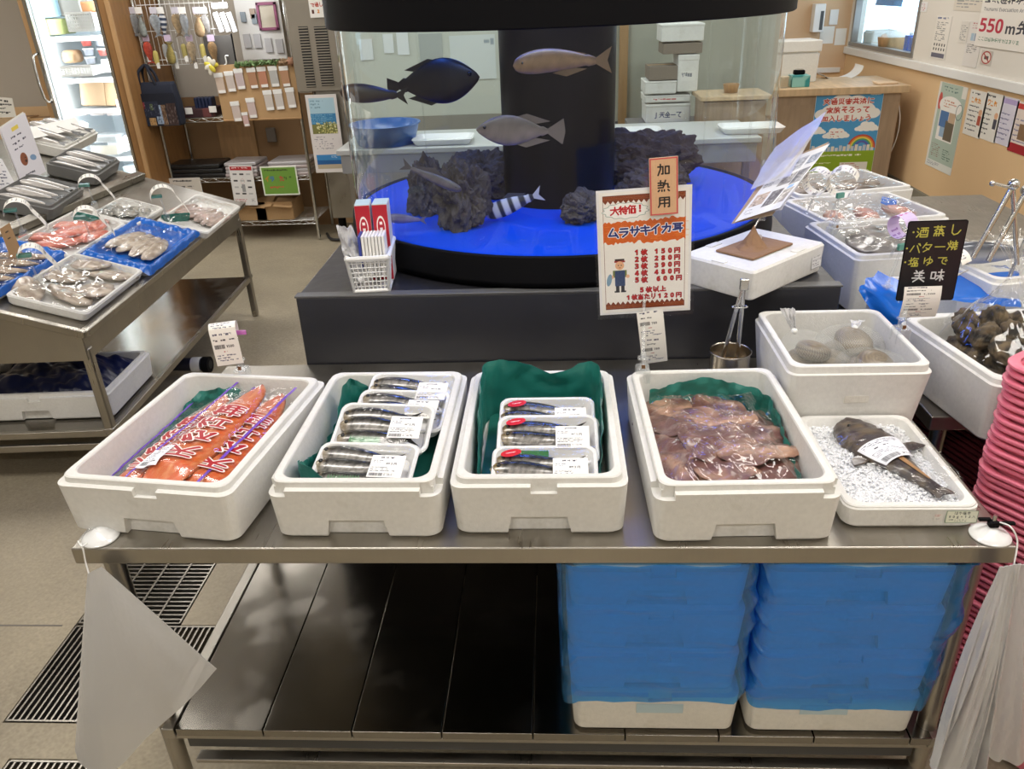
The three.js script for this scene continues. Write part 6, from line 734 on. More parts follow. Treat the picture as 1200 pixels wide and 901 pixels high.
  for (let i = 0; i < 7; i++) { const f = solo('whole_fish', ord(i) + ' grey whole fish from the near end of the topmost heap', 'fish', fishGeo(0.26, 0.06, 0.045, (t, c) => { const d = smooth(-0.1, 0.5, c); return [mix(0.5, 0.10, d), mix(0.47, 0.11, d), mix(0.44, 0.12, d)]; }, { tailH: 0.8 }), M.vcFish); inFrame(f, ub, [0.01 * (i % 3), 0.068 + 0.02 * (i % 2), 0.2 - 0.065 * i], [-Math.PI / 2 + 0.3, 0.1, 0.2]); }
  // ridge and a further row of boxes above it
  { const p = onLT(14, 270, 0.01), q = onLT(150, 213, 0.01); const rg = solo('steel_ridge', 'steel ridge bar across the display table above the second row', 'bar', bx(0.05, 0.035, p.distanceTo(q) + 0.3, 0, 0, 0, 0.004), M.steel); inFrame(rg, LT, [(p.x + q.x) / 2, 0.018, (p.z + q.z) / 2], [0, Math.atan2(p.x - q.x, p.z - q.z), 0]); }
  [['dark grey tray behind the face card sign', [62, 232], [20, 0.40]], ['dark grey tray of the upper row next to the freezer', [112, 196], [30, 0.36]]].forEach(([lab, px, [sd, L]], i) => { const c = onLT(px[0], px[1], 0.05); const b = foamBox(lab, 0.26, L, 0.075, [0, 0, 0], 0, { handle: false, wall: 0.014, floor: 0.04, mat: std({ color: lin(0.16, 0.16, 0.155), roughness: 0.4 }) }); inFrame(b, LT, [c.x - 0.06, 0.003, c.z], [0, 0.1, 0]); for (let k = 0; k < 5; k++) { const f = solo('whole_fish', ord(k) + ' silver fish from the near end, ' + (i ? 'upper grey tray by the freezer' : 'grey tray behind the face card'), 'fish', fishGeo(0.22, 0.05, 0.035, (t, c2) => { const d = smooth(-0.1, 0.5, c2); return [mix(0.5, 0.10, d), mix(0.47, 0.11, d), mix(0.44, 0.12, d)]; }, { tailH: 0.8 }), M.vcFish); inFrame(f, b, [0, 0.06 + 0.01 * (k % 2), (0.36 - 0.18 * k) * L], [-Math.PI / 2 + 0.3, 0.1, 0.2]); } });
  // paper signs
  const quadZ = (c, d) => { const foot = d > 3.5 ? null : [0, 1].map((i) => LT.localToWorld(onLT(c[i][0], c[i][1], 0.045 + (d - 2) * 0.02))); const P = c.map((q, i) => foot ? (i < 2 ? foot[i] : atZ(q[0], q[1], foot[3 - i].z - 0.03)) : atZ(q[0], q[1], -4.78)); return sheet((u, v) => P[0].clone().lerp(P[1], u).lerp(P[3].clone().lerp(P[2], u), v).toArray(), 6, 6, 0.002); };
  const pt = canvasTex(256, 384, (x) => { x.fillStyle = '#e6e3ea'; x.fillRect(0, 0, 256, 384); x.fillStyle = '#e8cf52'; x.fillRect(88, 34, 66, 24); fine(x, 56, 84, 140, 26, 1, '#445', 3); fine(x, 50, 124, 160, 26, 1, '#445', 5); fine(x, 40, 160, 180, 26, 1, '#445', 7); x.fillStyle = '#8c4f30'; x.beginPath(); x.ellipse(100, 246, 34, 42, 0.1, 0, 7); x.fill(); x.fillStyle = '#2c1a12'; x.fillRect(110, 236, 10, 8); x.beginPath(); x.arc(112, 262, 9, 0, 7); x.fill(); x.fillStyle = '#7d9cc0'; x.beginPath(); x.ellipse(186, 264, 30, 18, 0.3, 0, 7); x.fill(); fine(x, 60, 336, 150, 26, 1, '#445', 9); });
  const s1 = thing('paper_sign', 'white paper card with a brown face drawing standing on the display', 'sign'); part(s1, 'print', quadZ([[26, 216], [54, 201], [29, 132], [0, 151]], 2.3), card(pt)); part(s1, 'back_fold', quadZ([[22, 212], [52, 198], [27, 131], [-2, 150]], 2.3), M.paper);
  const s2 = thing('paper_sign', 'white printed card at the left picture edge, beside the face card', 'sign'); part(s2, 'print', quadZ([[-14, 226], [21, 221], [2, 186], [-24, 180]], 2.2), card(canvasTex(128, 128, (x) => { x.fillStyle = '#e6e4e6'; x.fillRect(0, 0, 128, 128); fine(x, 12, 16, 104, 96, 8, '#667', 4); })));
  const s3 = thing('paper_sign', 'small white printed card far behind the face card', 'sign'); part(s3, 'print', quadZ([[-6, 138], [19, 137], [14, 115], [-8, 113]], 4.0), card(canvasTex(128, 96, (x) => { x.fillStyle = '#e2dfd6'; x.fillRect(0, 0, 128, 96); fine(x, 8, 10, 112, 76, 4, '#333', 6, 0.9); })));
  const s4 = thing('wooden_tag', 'light brown wooden tag leaning on the blue tray at the left edge', 'tag'); part(s4, 'board', quadZ([[13, 303], [26, 296], [11, 261], [0, 268]], 2.05), card(canvasTex(96, 192, (x) => { x.fillStyle = '#a9855a'; x.fillRect(0, 0, 96, 192); fine(x, 30, 30, 40, 120, 3, '#3a2a18', 5); })));
  const s5 = thing('white_board', 'blank white card lying at the upper edge of the display', 'card'); part(s5, 'card', (() => { const P = [[22, 166], [95, 150], [88, 137], [18, 153]].map((q, i) => LT.localToWorld(onLT(q[0], q[1], i < 2 ? 0.09 : 0.12))); return sheet((u, v) => P[0].clone().lerp(P[1], u).lerp(P[3].clone().lerp(P[2], u), v).toArray(), 6, 6, 0.002); })(), M.paper);
  // looped price strips on clear stands
  const tagStrip = (px, d, r, ry, lab, k) => { const p = LT.localToWorld(onLT(px[0] + 5, px[1] + 29, 0.045)).add(V(0, 0.105, 0)); const t = thing('price_loop', lab, 'price label', p, [0.1, ry, -0.1]); part(t, 'strip', sheet((u, v) => { const a = Math.PI * (1.05 - 1.25 * v), q = v > 0.8 ? (v - 0.8) / 0.2 : 0; return [r * Math.cos(a) + 0.05 * q * r / 0.045, r * Math.sin(Math.max(a, 0.1)) - 0.075 * q * r / 0.045 - 0.0 * v, (u - 0.5) * 0.062]; }, 4, 50, 0.0006), stripMats[k]); part(t, 'green_clip', bx(0.05, 0.012, 0.028, -r * 0.5, 0.008, 0, 0.003), M.greenClear); part(t, 'stem', rod([-r * 0.2, 0, 0], [0.0, -0.09, 0], 0.004), M.clearSolid); part(t, 'clip_base', bx(0.03, 0.04, 0.03, 0.0, -0.095, 0, 0.006), M.clearSolid); };
  tagStrip([25, 248], 2.15, 0.050, 0.5, 'looped price strip above the salmon tray, at the left', 1); tagStrip([108, 215], 2.65, 0.052, 0.5, 'looped price strip between face card and grey fish tray', 0); tagStrip([104, 255], 2.5, 0.050, 0.5, 'looped price strip over the orange salmon tray', 2); tagStrip([192, 227], 2.95, 0.058, 0.5, 'looped price strip over the far right display tray', 0); tagStrip([42, 303], 2.05, 0.045, 0.5, 'looped price strip over the nearest display tray', 1);
  // below the table
  const lb = foamBox('white foam box with a dark blue bag under the display table', 0.62, 0.42, 0.115, [-2.03, 0.255, -1.68], 0.05, { handle: true, notch: 'mid' });
  onTray(solo('navy_bag', 'dark blue plastic bag heaped in the foam box under the display', 'plastic bag', sheet((u, v) => { const x = (u - 0.5) * 0.60, z = (v - 0.5) * 0.40, e = Math.min(u, 1 - u, v, 1 - v); return [x, 0.08 + 0.07 * smooth(0, 0.3, e) + 0.03 * nz(u * 6, v * 6, 3) + 0.01 * nz(u * 20, v * 20, 3), z]; }, 60, 50), M.navyBag), lb, [0, 0, 0]);
  const pe = atY(243, 427, 0.07), pa = pe.clone().add(V(-0.9, 0.0, -0.05)); const pp = thing('drain_pipe', 'dark pipe with a white ring lying on the floor under the display', 'pipe'); part(pp, 'tube', rod(pa, pe, 0.034, 24), std({ color: lin(0.02, 0.022, 0.04), roughness: 0.4 })); part(pp, 'end_cap', merge([rod(pe.clone().add(V(-0.02, 0, 0)), pe.clone().add(V(0.015, 0, 0)), 0.041, 24)]), M.black); part(pp, 'white_ring', rod(pe.clone().add(V(-0.075, 0, 0)), pe.clone().add(V(-0.03, 0, 0)), 0.039, 24), M.white); part(pp, 'hub', rod(pe.clone().add(V(0.01, 0, 0)), pe.clone().add(V(0.018, 0, 0)), 0.022, 20), M.blackMatt);
}
// ---------- low showcase and wood panel behind the display ----------
{
  const t = thing('low_showcase', 'low lit showcase with a glowing shelf behind the paper signs', 'showcase', [-4.05, 0, -5.0]);
  part(t, 'body', bx(0.9, 0.62, 0.55, 0, 0.31, 0, 0.01), M.white); part(t, 'back', bx(0.9, 0.3, 0.04, 0, 0.80, -0.25, 0.004), M.woodPale); part(t, 'shelf', bx(0.9, 0.02, 0.4, 0, 0.78, 0.0, 0.003), M.whiteGloss);
  const q = atZ(57, 153, -4.75); part(t, 'light_strip', bx(0.22, 0.05, 0.012, q.x + 4.05, q.y, q.z + 5.0, 0.004), std({ color: 0xffffff, emissive: lin(1, 0.97, 0.95), emissiveIntensity: 2.2 })); const l = new THREE.RectAreaLight(lin(1, 0.97, 0.95), 6, 0.22, 0.05); l.position.set(q.x, q.y, q.z + 0.012); l.rotation.y = Math.PI; l.name = 'showcase_glow'; scene.add(l);
  const k = thing('wood_panel', 'tilted light wood panel end beside the freezer', 'panel', atZ(70, 182, -4.4).toArray(), [0, 0.5, 0]); part(k, 'board', bx(0.03, 0.36, 0.40, 0, -0.05, 0, 0.004), M.wood);
  for (const [px, w, lab] of [[[33, 145], 0.13, 'left'], [[52, 146], 0.14, 'right']]) { const c = atZ(...px, -4.9); const b = thing('kraft_carton', lab + ' brown carton on the low showcase', 'carton', [c.x, c.y, c.z]); part(b, 'box', bx(w, 0.11, 0.12, 0, 0, 0, 0.002), M.kraft); part(b, 'tape', bx(w * 0.98, 0.002, 0.03, 0, 0.0555, 0, 0), M.kraftDark); }
}
// ---------- upright display freezer ----------
{
  const x0 = -3.50, x1 = -3.0, zf = -4.6, zb = -5.3, H = 2.25, W = x1 - x0, cx = (x0 + x1) / 2, cz = (zf + zb) / 2, D = zf - zb;
  const t = thing('display_freezer', 'upright lit freezer with glass front and wooden side panels', 'freezer', [cx, 0, cz]);
  const icy = std({ color: lin(0.72, 0.79, 0.83), roughness: 0.4 });
  part(t, 'back_wall', bx(W, H, 0.03, 0, H / 2, -D / 2 + 0.015, 0), icy); part(t, 'side_wall', bx(0.02, H, D, -W / 2 + 0.01, H / 2, 0, 0), icy); part(t, 'side_wall', bx(0.02, H, D, W / 2 - 0.01, H / 2, 0, 0), icy); part(t, 'top_wall', bx(W, 0.05, D, 0, H, 0, 0), icy); part(t, 'base', bx(W, 0.40, D, 0, 0.20, 0, 0.005), M.white);
  part(t, 'wood_side', bx(0.085, H + 0.02, D + 0.04, W / 2 + 0.043, H / 2, 0.01, 0.004), M.woodBrown, { label: 'brown wooden side panel' }); part(t, 'wood_trim', bx(0.03, H, 0.02, W / 2 + 0.07, H / 2, D / 2 + 0.035, 0.003), M.wood);
  part(t, 'wood_side', bx(0.05, H + 0.02, D, -W / 2 - 0.045, H / 2, 0, 0.004), M.wood, { label: 'light wooden left edge' });
  part(t, 'door_frame', merge([bx(0.03, H - 0.42, 0.035, -W / 2 + 0.0, H / 2 + 0.21, D / 2 + 0.02), bx(0.02, H - 0.42, 0.03, W / 2 - 0.012, H / 2 + 0.21, D / 2 + 0.02), bx(W, 0.04, 0.035, 0, 0.44, D / 2 + 0.02)]), M.chrome);
  part(t, 'door_glass', bx(W - 0.04, H - 0.46, 0.005, 0, H / 2 + 0.23, D / 2 + 0.02, 0), M.clear);
  part(t, 'handle', tube([[-W / 2 - 0.01, 1.45, D / 2 + 0.045], [-W / 2 - 0.02, 1.43, D / 2 + 0.075], [-W / 2 - 0.02, 1.15, D / 2 + 0.075], [-W / 2 - 0.01, 1.13, D / 2 + 0.045]], 0.009, 30), M.chrome);
  const glow = std({ color: 0xffffff, emissive: lin(0.92, 0.97, 1), emissiveIntensity: 3 });
  for (const s of [-1, 1]) { part(t, 'lamp_tube', bx(0.022, 1.75, 0.022, s * (W / 2 - 0.045), 1.35, D / 2 - 0.05, 0.006), glow); const l = new THREE.RectAreaLight(lin(0.92, 0.97, 1), 42, 0.022, 1.75); l.position.set(cx + s * (W / 2 - 0.06), 1.35, cz + D / 2 - 0.062); l.rotation.y = s > 0 ? 0.6 : -0.6; l.name = 'freezer_lamp_glow'; scene.add(l); }
  const ys = [1.53, 1.255, 1.045, 0.70]; for (const y of ys) { const s = part(t, 'shelf', bx(W - 0.05, 0.014, D - 0.16, 0, y, -0.03, 0.003), M.whiteGloss); part(s, 'price_rail', bx(W - 0.06, 0.035, 0.008, 0, y - 0.002, D / 2 - 0.105, 0.003), M.whiteGloss); }
  const zs = cz + D / 2 - 0.17; // where goods stand at the shelf front
  const X = (u) => atZ(u, 100, zs).x; const put = (o, u, v, dz = 0) => { const p = atZ(u, v, zs + dz); o.position.copy(p); return o; };
  const pack = (name, label, cat, u, v, w, h, d, mat, r = 0.012, rot) => { const o = solo(name, label, cat, warp(bx(w, h, d, 0, 0, 0, r, 4), (x, y, z) => [x + 0.006 * nz(x * 20, y * 20, u), y + 0.006 * nz(x * 18, z * 18, v), z + 0.006 * nz(y * 20, x * 20, w)]), mat, null, rot); return put(o, u, v); };
  const bl = std({ color: lin(0.22, 0.36, 0.45), roughness: 0.3 }), gr = std({ color: lin(0.26, 0.30, 0.10), roughness: 0.6 }), bw = std({ color: lin(0.42, 0.26, 0.14), roughness: 0.5 });
  pack('frozen_bundle', 'green and yellow bundle on the top freezer shelf', 'frozen pack', 68, 31, 0.17, 0.10, 0.15, gr); pack('frozen_pack', 'blue plastic pack on top of the green bundle', 'frozen pack', 62, 9, 0.16, 0.12, 0.15, bl); pack('frozen_pack', 'blue and brown fish pack at the top of the freezer', 'frozen pack', 86, 6, 0.16, 0.13, 0.12, std({ color: lin(0.36, 0.36, 0.34), roughness: 0.3 }));
  const basket = (lab, u, v, w, h, d) => { const o = thing('white_basket', lab, 'basket'); put(o, u, v, 0.04); const bars = (a, b, n) => { const g = []; for (let i = 0; i <= n; i++) g.push(bx(0.006, h, 0.004, mix(-w / 2, w / 2, i / n) * 1, 0, d / 2, 0)); for (let j = 0; j <= 5; j++) g.push(bx(w, j === 0 || j === 5 ? 0.014 : 0.004, 0.005, 0, -h / 2 + h * j / 5, d / 2, 0)); return merge(g); }; part(o, 'front_grid', bars(0, 0, 11), M.white); part(o, 'back_panel', bx(w, h, 0.005, 0, 0, -d / 2, 0), M.white); part(o, 'side_panel', bx(0.005, h, d, -w / 2, 0, 0, 0), M.white); part(o, 'side_panel', bx(0.005, h, d, w / 2, 0, 0, 0), M.white); part(o, 'floor', bx(w, 0.005, d, 0, -h / 2, 0, 0), M.white); return o; };
  basket('white grid basket on the top freezer shelf', 101, 25, 0.19, 0.11, 0.16); pack('frozen_pack', 'orange and clear pack lying in the top freezer basket', 'frozen pack', 104, 8, 0.15, 0.07, 0.1, std({ color: lin(0.55, 0.26, 0.12), roughness: 0.3 }));
  basket('white grid basket on the second freezer shelf', 95, 82, 0.24, 0.06, 0.15); pack('rolled_snack', 'round brown pastry pack in the second shelf basket', 'food pack', 85, 66, 0.12, 0.085, 0.11, bw, 0.03);
  const cupG = lathe([[0, -0.022], [0.028, -0.022], [0.034, 0.015], [0.036, 0.017], [0.036, 0.022], [0, 0.023]], 24), redCup = std({ color: lin(0.6, 0.12, 0.10), roughness: 0.35 }), greyCup = std({ color: lin(0.42, 0.45, 0.52), roughness: 0.3 });
  [[101, 50, 1, 'top left'], [118, 50, 0, 'top right'], [104, 61, 0, 'middle left'], [121, 61, 1, 'middle right'], [106, 71, 0, 'bottom left']].forEach(([u, v, k, w]) => { const o = thing('food_cup', (k ? 'red' : 'grey') + ' lidded food cup, ' + w + ' of the stack on the second freezer shelf', 'cup'); put(o, u, v); part(o, 'cup', cupG, k ? redCup : greyCup); part(o, 'lid', cyl(0.038, 0.038, 0.008, 0, 0.022, 0, 24), M.whiteGloss); });
  const cardAt = (label, u, v, w, h, tex, z = 0.07, rz = 0) => { const o = solo('price_card', label, 'card', bx(w, h, 0.003, 0, 0, 0, 0), card(tex), null, [-0.15, 0, rz]); put(o, u, v, z); return o; };
  const ct = (bg, a, b) => canvasTex(256, 128, (x) => { x.fillStyle = bg; x.fillRect(0, 0, 256, 128); fine(x, 70, 20, 150, 40, 1, a, 5, 0.95); fine(x, 40, 78, 190, 34, 1, b, 9, 0.9); });
  cardAt('blank white card on the second freezer shelf, right', 126, 77, 0.085, 0.085, ct('#f2f1ec', '#e6e4dd', '#e6e4dd'));
  const kp = canvasTex(320, 320, (x) => { x.fillStyle = '#c2a583'; x.fillRect(0, 0, 320, 320); const bl2 = '#2c2f6a'; [['一', 'ー'], ['夜', '以']].forEach(() => {}); jp(x, 'ー', 196, 20, 60, bl2, 0.12); jp(x, '熱', 176, 90, 80, bl2, 0.12); jp(x, '干', 176, 180, 70, bl2, 0.12); jp(x, '大', 60, 40, 56, '#5a4a7a', 0.1); jp(x, 'そ', 62, 110, 60, '#4a4a8a', 0.1); x.fillStyle = '#c86a3c'; x.fillRect(40, 190, 60, 90); fine(x, 20, 200, 120, 90, 4, '#b25a34', 4); });
  for (const [u, w, lab] of [[110, 0.17, 'large kraft gift box with blue brush lettering on the third freezer shelf'], [134, 0.11, 'second kraft gift box with red print, right of the lettered one']]) { const o = solo('gift_box', lab, 'box', bx(w, 0.165, 0.05, 0, 0, 0, 0.003), card(kp), null, [-0.25, 0.1, -0.03]); put(o, u, 110, -0.02 * (u > 120)); }
  pack('frozen_pack', 'white and pink pack at the right of the third freezer shelf', 'frozen pack', 144, 122, 0.07, 0.08, 0.08, std({ color: lin(0.72, 0.55, 0.5), roughness: 0.3 })); for (let i = 0; i < 3; i++) pack('flat_pack', ord(i) + ' flat clear pack from the left under the gift boxes', 'frozen pack', 98 + 19 * i, 131, 0.10, 0.035, 0.12, std({ color: lin(0.55, 0.48, 0.46), roughness: 0.25 }), 0.012);
  pack('frozen_pack', 'crumpled silver plastic pack on the lower freezer shelf', 'frozen pack', 128, 161, 0.20, 0.06, 0.14, std({ color: lin(0.50, 0.54, 0.56), roughness: 0.25 }), 0.02); for (let i = 0; i < 3; i++) pack('white_pack', ord(i) + ' white pack from the left on the lower freezer shelf', 'frozen pack', 137 + 9 * i, 171 - 3 * i, 0.075, 0.10, 0.12, std({ color: lin(0.74, 0.77, 0.8), roughness: 0.4 }));
  cardAt('cream price card with black and red writing on the lower shelf', 122, 176, 0.20, 0.068, ct('#e0ddd0', '#3a3a3a', '#b2303a'), 0.08); cardAt('yellowish price card at the bottom of the freezer', 132, 207, 0.17, 0.085, ct('#e4dcc0', '#2a2a2a', '#66645a'), 0.08);
  cardAt('small hanging card at the left wall of the freezer', 98, 149, 0.06, 0.08, ct('#dfe6e6', '#888', '#7aa88a'), 0.05, -0.4);
  for (let i = 0; i < 2; i++) pack('blue_white_pack', (i ? 'upper' : 'lower') + ' pale blue frozen pack at the freezer bottom right', 'frozen pack', 160, 212 - 14 * i, 0.15, 0.075, 0.14, std({ color: lin(0.55, 0.66, 0.74), roughness: 0.35 }));
}
// ---------- wire rack with dry goods ----------
{
  const xl = -2.90, xr = -1.815, zf = -4.85, zb = -5.27, t = thing('wire_rack', 'chrome wire shelf rack with bags, cartons and hanging goods', 'rack', [0, 0, 0]);
  for (const [x, z] of [[xl, zf], [xr, zf], [xl, zb], [xr, zb]]) part(t, 'post', cyl(0.013, 0.013, 1.98, x, 1.0, z, 14), M.chrome);
  const shelf = (y, a = xl, b = xr) => { const wires = []; for (let z = zb; z <= zf; z += 0.03) wires.push(rod([a, y, z], [b, y, z], 0.0022, 5)); const s = part(t, 'wire_shelf', merge(wires), M.chrome); const zig = []; const n = Math.round((b - a) / 0.055); for (let i = 0; i < n; i++) zig.push(rod([mix(a, b, i / n), y - (i % 2 ? 0.026 : 0), zf + 0.004], [mix(a, b, (i + 1) / n), y - (i % 2 ? 0 : 0.026), zf + 0.004], 0.0028, 5)); part(s, 'front_truss', merge([rod([a, y, zf + 0.004], [b, y, zf + 0.004], 0.0035, 6), rod([a, y - 0.028, zf + 0.004], [b, y - 0.028, zf + 0.004], 0.0035, 6), ...zig]), M.chrome); };
  shelf(0.16); shelf(0.505); shelf(0.95, xl, -2.4);
  solo('back_board', 'brown boards forming the back behind the wire rack', 'board', bx(1.15, 1.05, 0.02, -2.36, 0.525, -5.32, 0), M.kraftDark); solo('inner_panel', 'light brown panel leaning at the left behind the rack', 'panel', bx(0.30, 0.46, 0.02, -2.50, 0.70, -5.295, 0.002), M.wood);
  const P = (u, v, z = zf) => atZ(u, v, z);
  // stacks on the shelf
  for (let i = 0; i < 6; i++) { const x = i < 3 ? P(208, 200).x : P(240, 200).x, k = i % 3; solo('black_pack', ['bottom', 'middle', 'top'][k] + ' black plastic pack of the ' + (i < 3 ? 'left' : 'right') + ' pile on the rack shelf', 'package', warp(bx(0.30 - 0.03 * k, 0.035, 0.26, 0, 0, 0, 0.014, 4), (a, b, c) => [a, b + 0.008 * nz(a * 14, c * 14, i), c + 0.006 * nz(a * 20, b * 9, i)]), M.navyBag.clone(), [x + 0.01 * nz(i, 3), 0.527 + 0.034 * k, -4.98]).material.color.setRGB(0.012, 0.012, 0.013); }
  for (let i = 0; i < 8; i++) { const x = i < 4 ? P(282, 195).x : P(338, 195).x, k = i % 4; solo('shirt_pack', ['bottom', 'second', 'third', 'top'][k] + ' wrapped white garment pack of the ' + (i < 4 ? 'left' : 'right') + ' pile on the rack', 'package', warp(bx(0.25 + 0.06 * (i > 3), 0.027, 0.28, 0, 0, 0, 0.01, 4), (a, b, c) => [a, b + 0.007 * nz(a * 14, c * 14, i + 9), c]), phy({ color: [lin(0.45, 0.38, 0.38), lin(0.46, 0.44, 0.45)][i % 2], roughness: 0.3, clearcoat: 0.4 }), [x + 0.01 * nz(i, 6), 0.522 + 0.027 * k, -4.98]); }
  // signs hanging on the shelf front
  const sign = (lab, TL, BR, tex, rz = 0) => { const a = P(...TL, zf + 0.02), b = P(...BR, zf + 0.02); const o = thing('shelf_sign', lab, 'sign', [(a.x + b.x) / 2, (a.y + b.y) / 2, zf + 0.022], [0, 0, rz]); part(o, 'sheet', bx(Math.abs(b.x - a.x), Math.abs(a.y - b.y), 0.002, 0, 0, 0, 0), M.paper); part(o, 'print', new THREE.PlaneGeometry(Math.abs(b.x - a.x) * 0.985, Math.abs(a.y - b.y) * 0.985), card(tex), { p: [0, 0, 0.0016] }); };
  sign('white sign with black shapes hanging below the black packs', [196, 209], [239, 231], canvasTex(256, 128, (x) => { x.fillStyle = '#d8d2c8'; x.fillRect(0, 0, 256, 128); fine(x, 40, 12, 170, 22, 1, '#333', 3, 0.95); fine(x, 60, 50, 140, 20, 1, '#444', 4); x.fillStyle = '#1c1c1e'; x.beginPath(); x.ellipse(80, 112, 44, 16, 0, 0, 7); x.ellipse(200, 110, 44, 22, 0.3, 0, 7); x.fill(); }));
  sign('white sign with red top and product pictures on the rack', [267, 194], [303, 240], canvasTex(192, 256, (x) => { x.fillStyle = '#e4e2e0'; x.fillRect(0, 0, 192, 256); x.fillStyle = '#b3262c'; x.fillRect(6, 6, 180, 24); fine(x, 20, 10, 150, 16, 1, '#f4dada', 2, 0.95); for (let i = 0; i < 4; i++) for (let j = 0; j < 3; j++) { x.fillStyle = ['#777', '#333', '#bbb'][(i + j) % 3]; x.fillRect(22 + j * 56, 50 + i * 42, 34, 10); } x.strokeStyle = '#a55'; x.beginPath(); x.arc(96, 100, 16, 0, 7); x.stroke(); x.fillStyle = '#9a9a9c'; x.fillRect(84, 120, 28, 50); fine(x, 10, 216, 130, 20, 2, '#b55', 6); fine(x, 150, 214, 34, 26, 3, '#555', 8); }), -0.03);
  sign('green sign with coloured lettering on the rack', [304, 195], [352, 228], canvasTex(256, 176, (x) => { x.fillStyle = '#e9efdd'; x.fillRect(0, 0, 256, 176); x.fillStyle = '#6f9a3c'; x.fillRect(8, 8, 240, 160); fine(x, 26, 18, 190, 20, 1, '#3a4a20', 3, 0.95); ['#c8802c', '#3c6fb0', '#c8b02c', '#b8503c'].forEach((c, i) => jp(x, 'イラスト'[i] === 'ス' ? 'ス' : 'イラスト'[i] === 'ト' ? 'た' : 'イラスト'[i], 24 + i * 34, 58, 34, c, 0.18)); fine(x, 160, 62, 70, 30, 1, '#486a2a', 6); fine(x, 50, 120, 160, 26, 1, '#c85a3c', 8, 0.95); }));
  // cartons below
  for (const [u, v, w, lab] of [[327, 247, 0.29, 'open kraft carton on the lowest rack shelf at the right'], [300, 247, 0.24, 'kraft carton behind the red topped sign on the lowest shelf']]) { const c = P(u, v, -4.98); const o = thing('kraft_carton', lab, 'carton', [c.x, 0.163, -5.02]); part(o, 'box', merge([bx(w, 0.14, 0.006, 0, 0.07, 0.14, 0), bx(w, 0.14, 0.006, 0, 0.07, -0.14, 0), bx(0.006, 0.14, 0.28, -w / 2, 0.07, 0, 0), bx(0.006, 0.14, 0.28, w / 2, 0.07, 0, 0), bx(w, 0.006, 0.28, 0, 0.003, 0, 0)]), M.kraft); part(o, 'flap', bx(w * 0.5, 0.004, 0.16, -w * 0.22, 0.165, 0.06, 0).rotateZ(0), M.kraft, { r: [0.3, 0, 0.1] }); part(o, 'flap', bx(w * 0.5, 0.004, 0.16, w * 0.22, 0.15, 0.08, 0), M.kraft, { r: [0.2, 0, -0.1] }); }
  // tote bag
  const bt = canvasTex(256, 256, (x) => { x.fillStyle = '#141826'; x.fillRect(0, 0, 256, 256); [['#5a6f94', 20, 130, 34, 126], ['#6b5038', 176, 90, 26, 160], ['#8fa3bd', 150, 90, 30, 150], ['#3b2a26', 206, 80, 44, 170], ['#b08a58', 84, 190, 60, 60], ['#22283c', 60, 60, 110, 120], ['#8c2430', 92, 66, 12, 50], ['#4a5a3a', 128, 80, 14, 50], ['#1b2030', 52, 180, 60, 70]].forEach(([c, a, b, w, h]) => { x.fillStyle = c; x.fillRect(a, b, w, h); const r = rngOf(a); for (let i = 0; i < 60; i++) { x.fillStyle = r() > 0.5 ? 'rgba(240,240,250,0.18)' : 'rgba(0,0,0,0.3)'; x.fillRect(a + w * r(), b + h * r() * 0.9, 3, h * 0.1); } }); });
  const bc = P(180, 122, zf + 0.09), bag = thing('tote_bag', 'navy patchwork tote bag hanging from the rack', 'bag', [bc.x, bc.y, bc.z]);
  const hw = 0.2, hh = 0.15; part(bag, 'body', loft([[-1, 0.55], [-0.9, 0.9], [0, 1.0], [0.5, 0.95], [0.85, 0.75], [1, 0.5]].map(([y, d]) => rrect(2 * hw * (1 - 0.08 * Math.max(0, y)), 0.10 * d, 0.02 * d, 6).map(([x, z]) => [x + 0.006 * nz(y * 3, x * 12), y * hh + 0.008 * nz(x * 12, y * 2, 3), z]))), std({ color: lin(0.014, 0.018, 0.034), roughness: 0.9 }));
  part(bag, 'patchwork', sheet((u, v) => [(u - 0.5) * 2 * hw * 0.97, -hh * 0.97 + v * hh * 1.5, 0.060 + 0.006 * Math.sin(Math.PI * u) + 0.003 * nz(u * 8, v * 8)], 14, 12, 0.001), card(bt, 0.9)); for (const z of [0.03, -0.03]) part(bag, 'strap', tube([[-0.055, hh * 0.9, z], [-0.045, hh + 0.07, z], [0, hh + 0.115, 0], [0.035, hh + 0.07, z], [0.06, hh * 0.9, z]], 0.011, 30, 8), std({ color: lin(0.012, 0.014, 0.025), roughness: 0.9 })); part(bag, 'price_tag', bx(0.07, 0.075, 0.002, -0.15, 0.10, 0.062, 0), M.paper, { r: [0, 0, 0.15] });
  // patterned basket with dark goods
  const c = P(231, 131, -4.9), pb = thing('patterned_basket', 'low red patterned box on the rack right of the tote bag', 'box', [c.x, 0.955, -4.95]); part(pb, 'box', bx(0.28, 0.06, 0.2, 0, 0.03, 0), card(canvasTex(128, 64, (x) => { x.fillStyle = '#6a3a3a'; x.fillRect(0, 0, 128, 64); x.fillStyle = '#3a2026'; for (let i = 0; i < 64; i += 8) for (let j = 0; j < 16; j++) if ((i / 8 + j) % 2) x.fillRect(j * 8, i, 8, 8); }))); for (const [u, q] of [[221, 130], [249, 128]]) { const p = P(u, q, -4.84); part(pb, 'price_card', bx(0.055, 0.045, 0.002, p.x - c.x, p.y - 0.955, 0.108, 0), M.paper); }
  for (let i = 0; i < 5; i++) solo('dark_pouch', ord(i) + ' dark blue pouch from the left in the red patterned box', 'pouch', bx(0.025, 0.085, 0.09, 0, 0, 0, 0.008), std({ color: lin(0.012, 0.02, 0.06), roughness: 0.5 }), [c.x + 0.0 + 0.027 * i, 1.045, -4.95]);
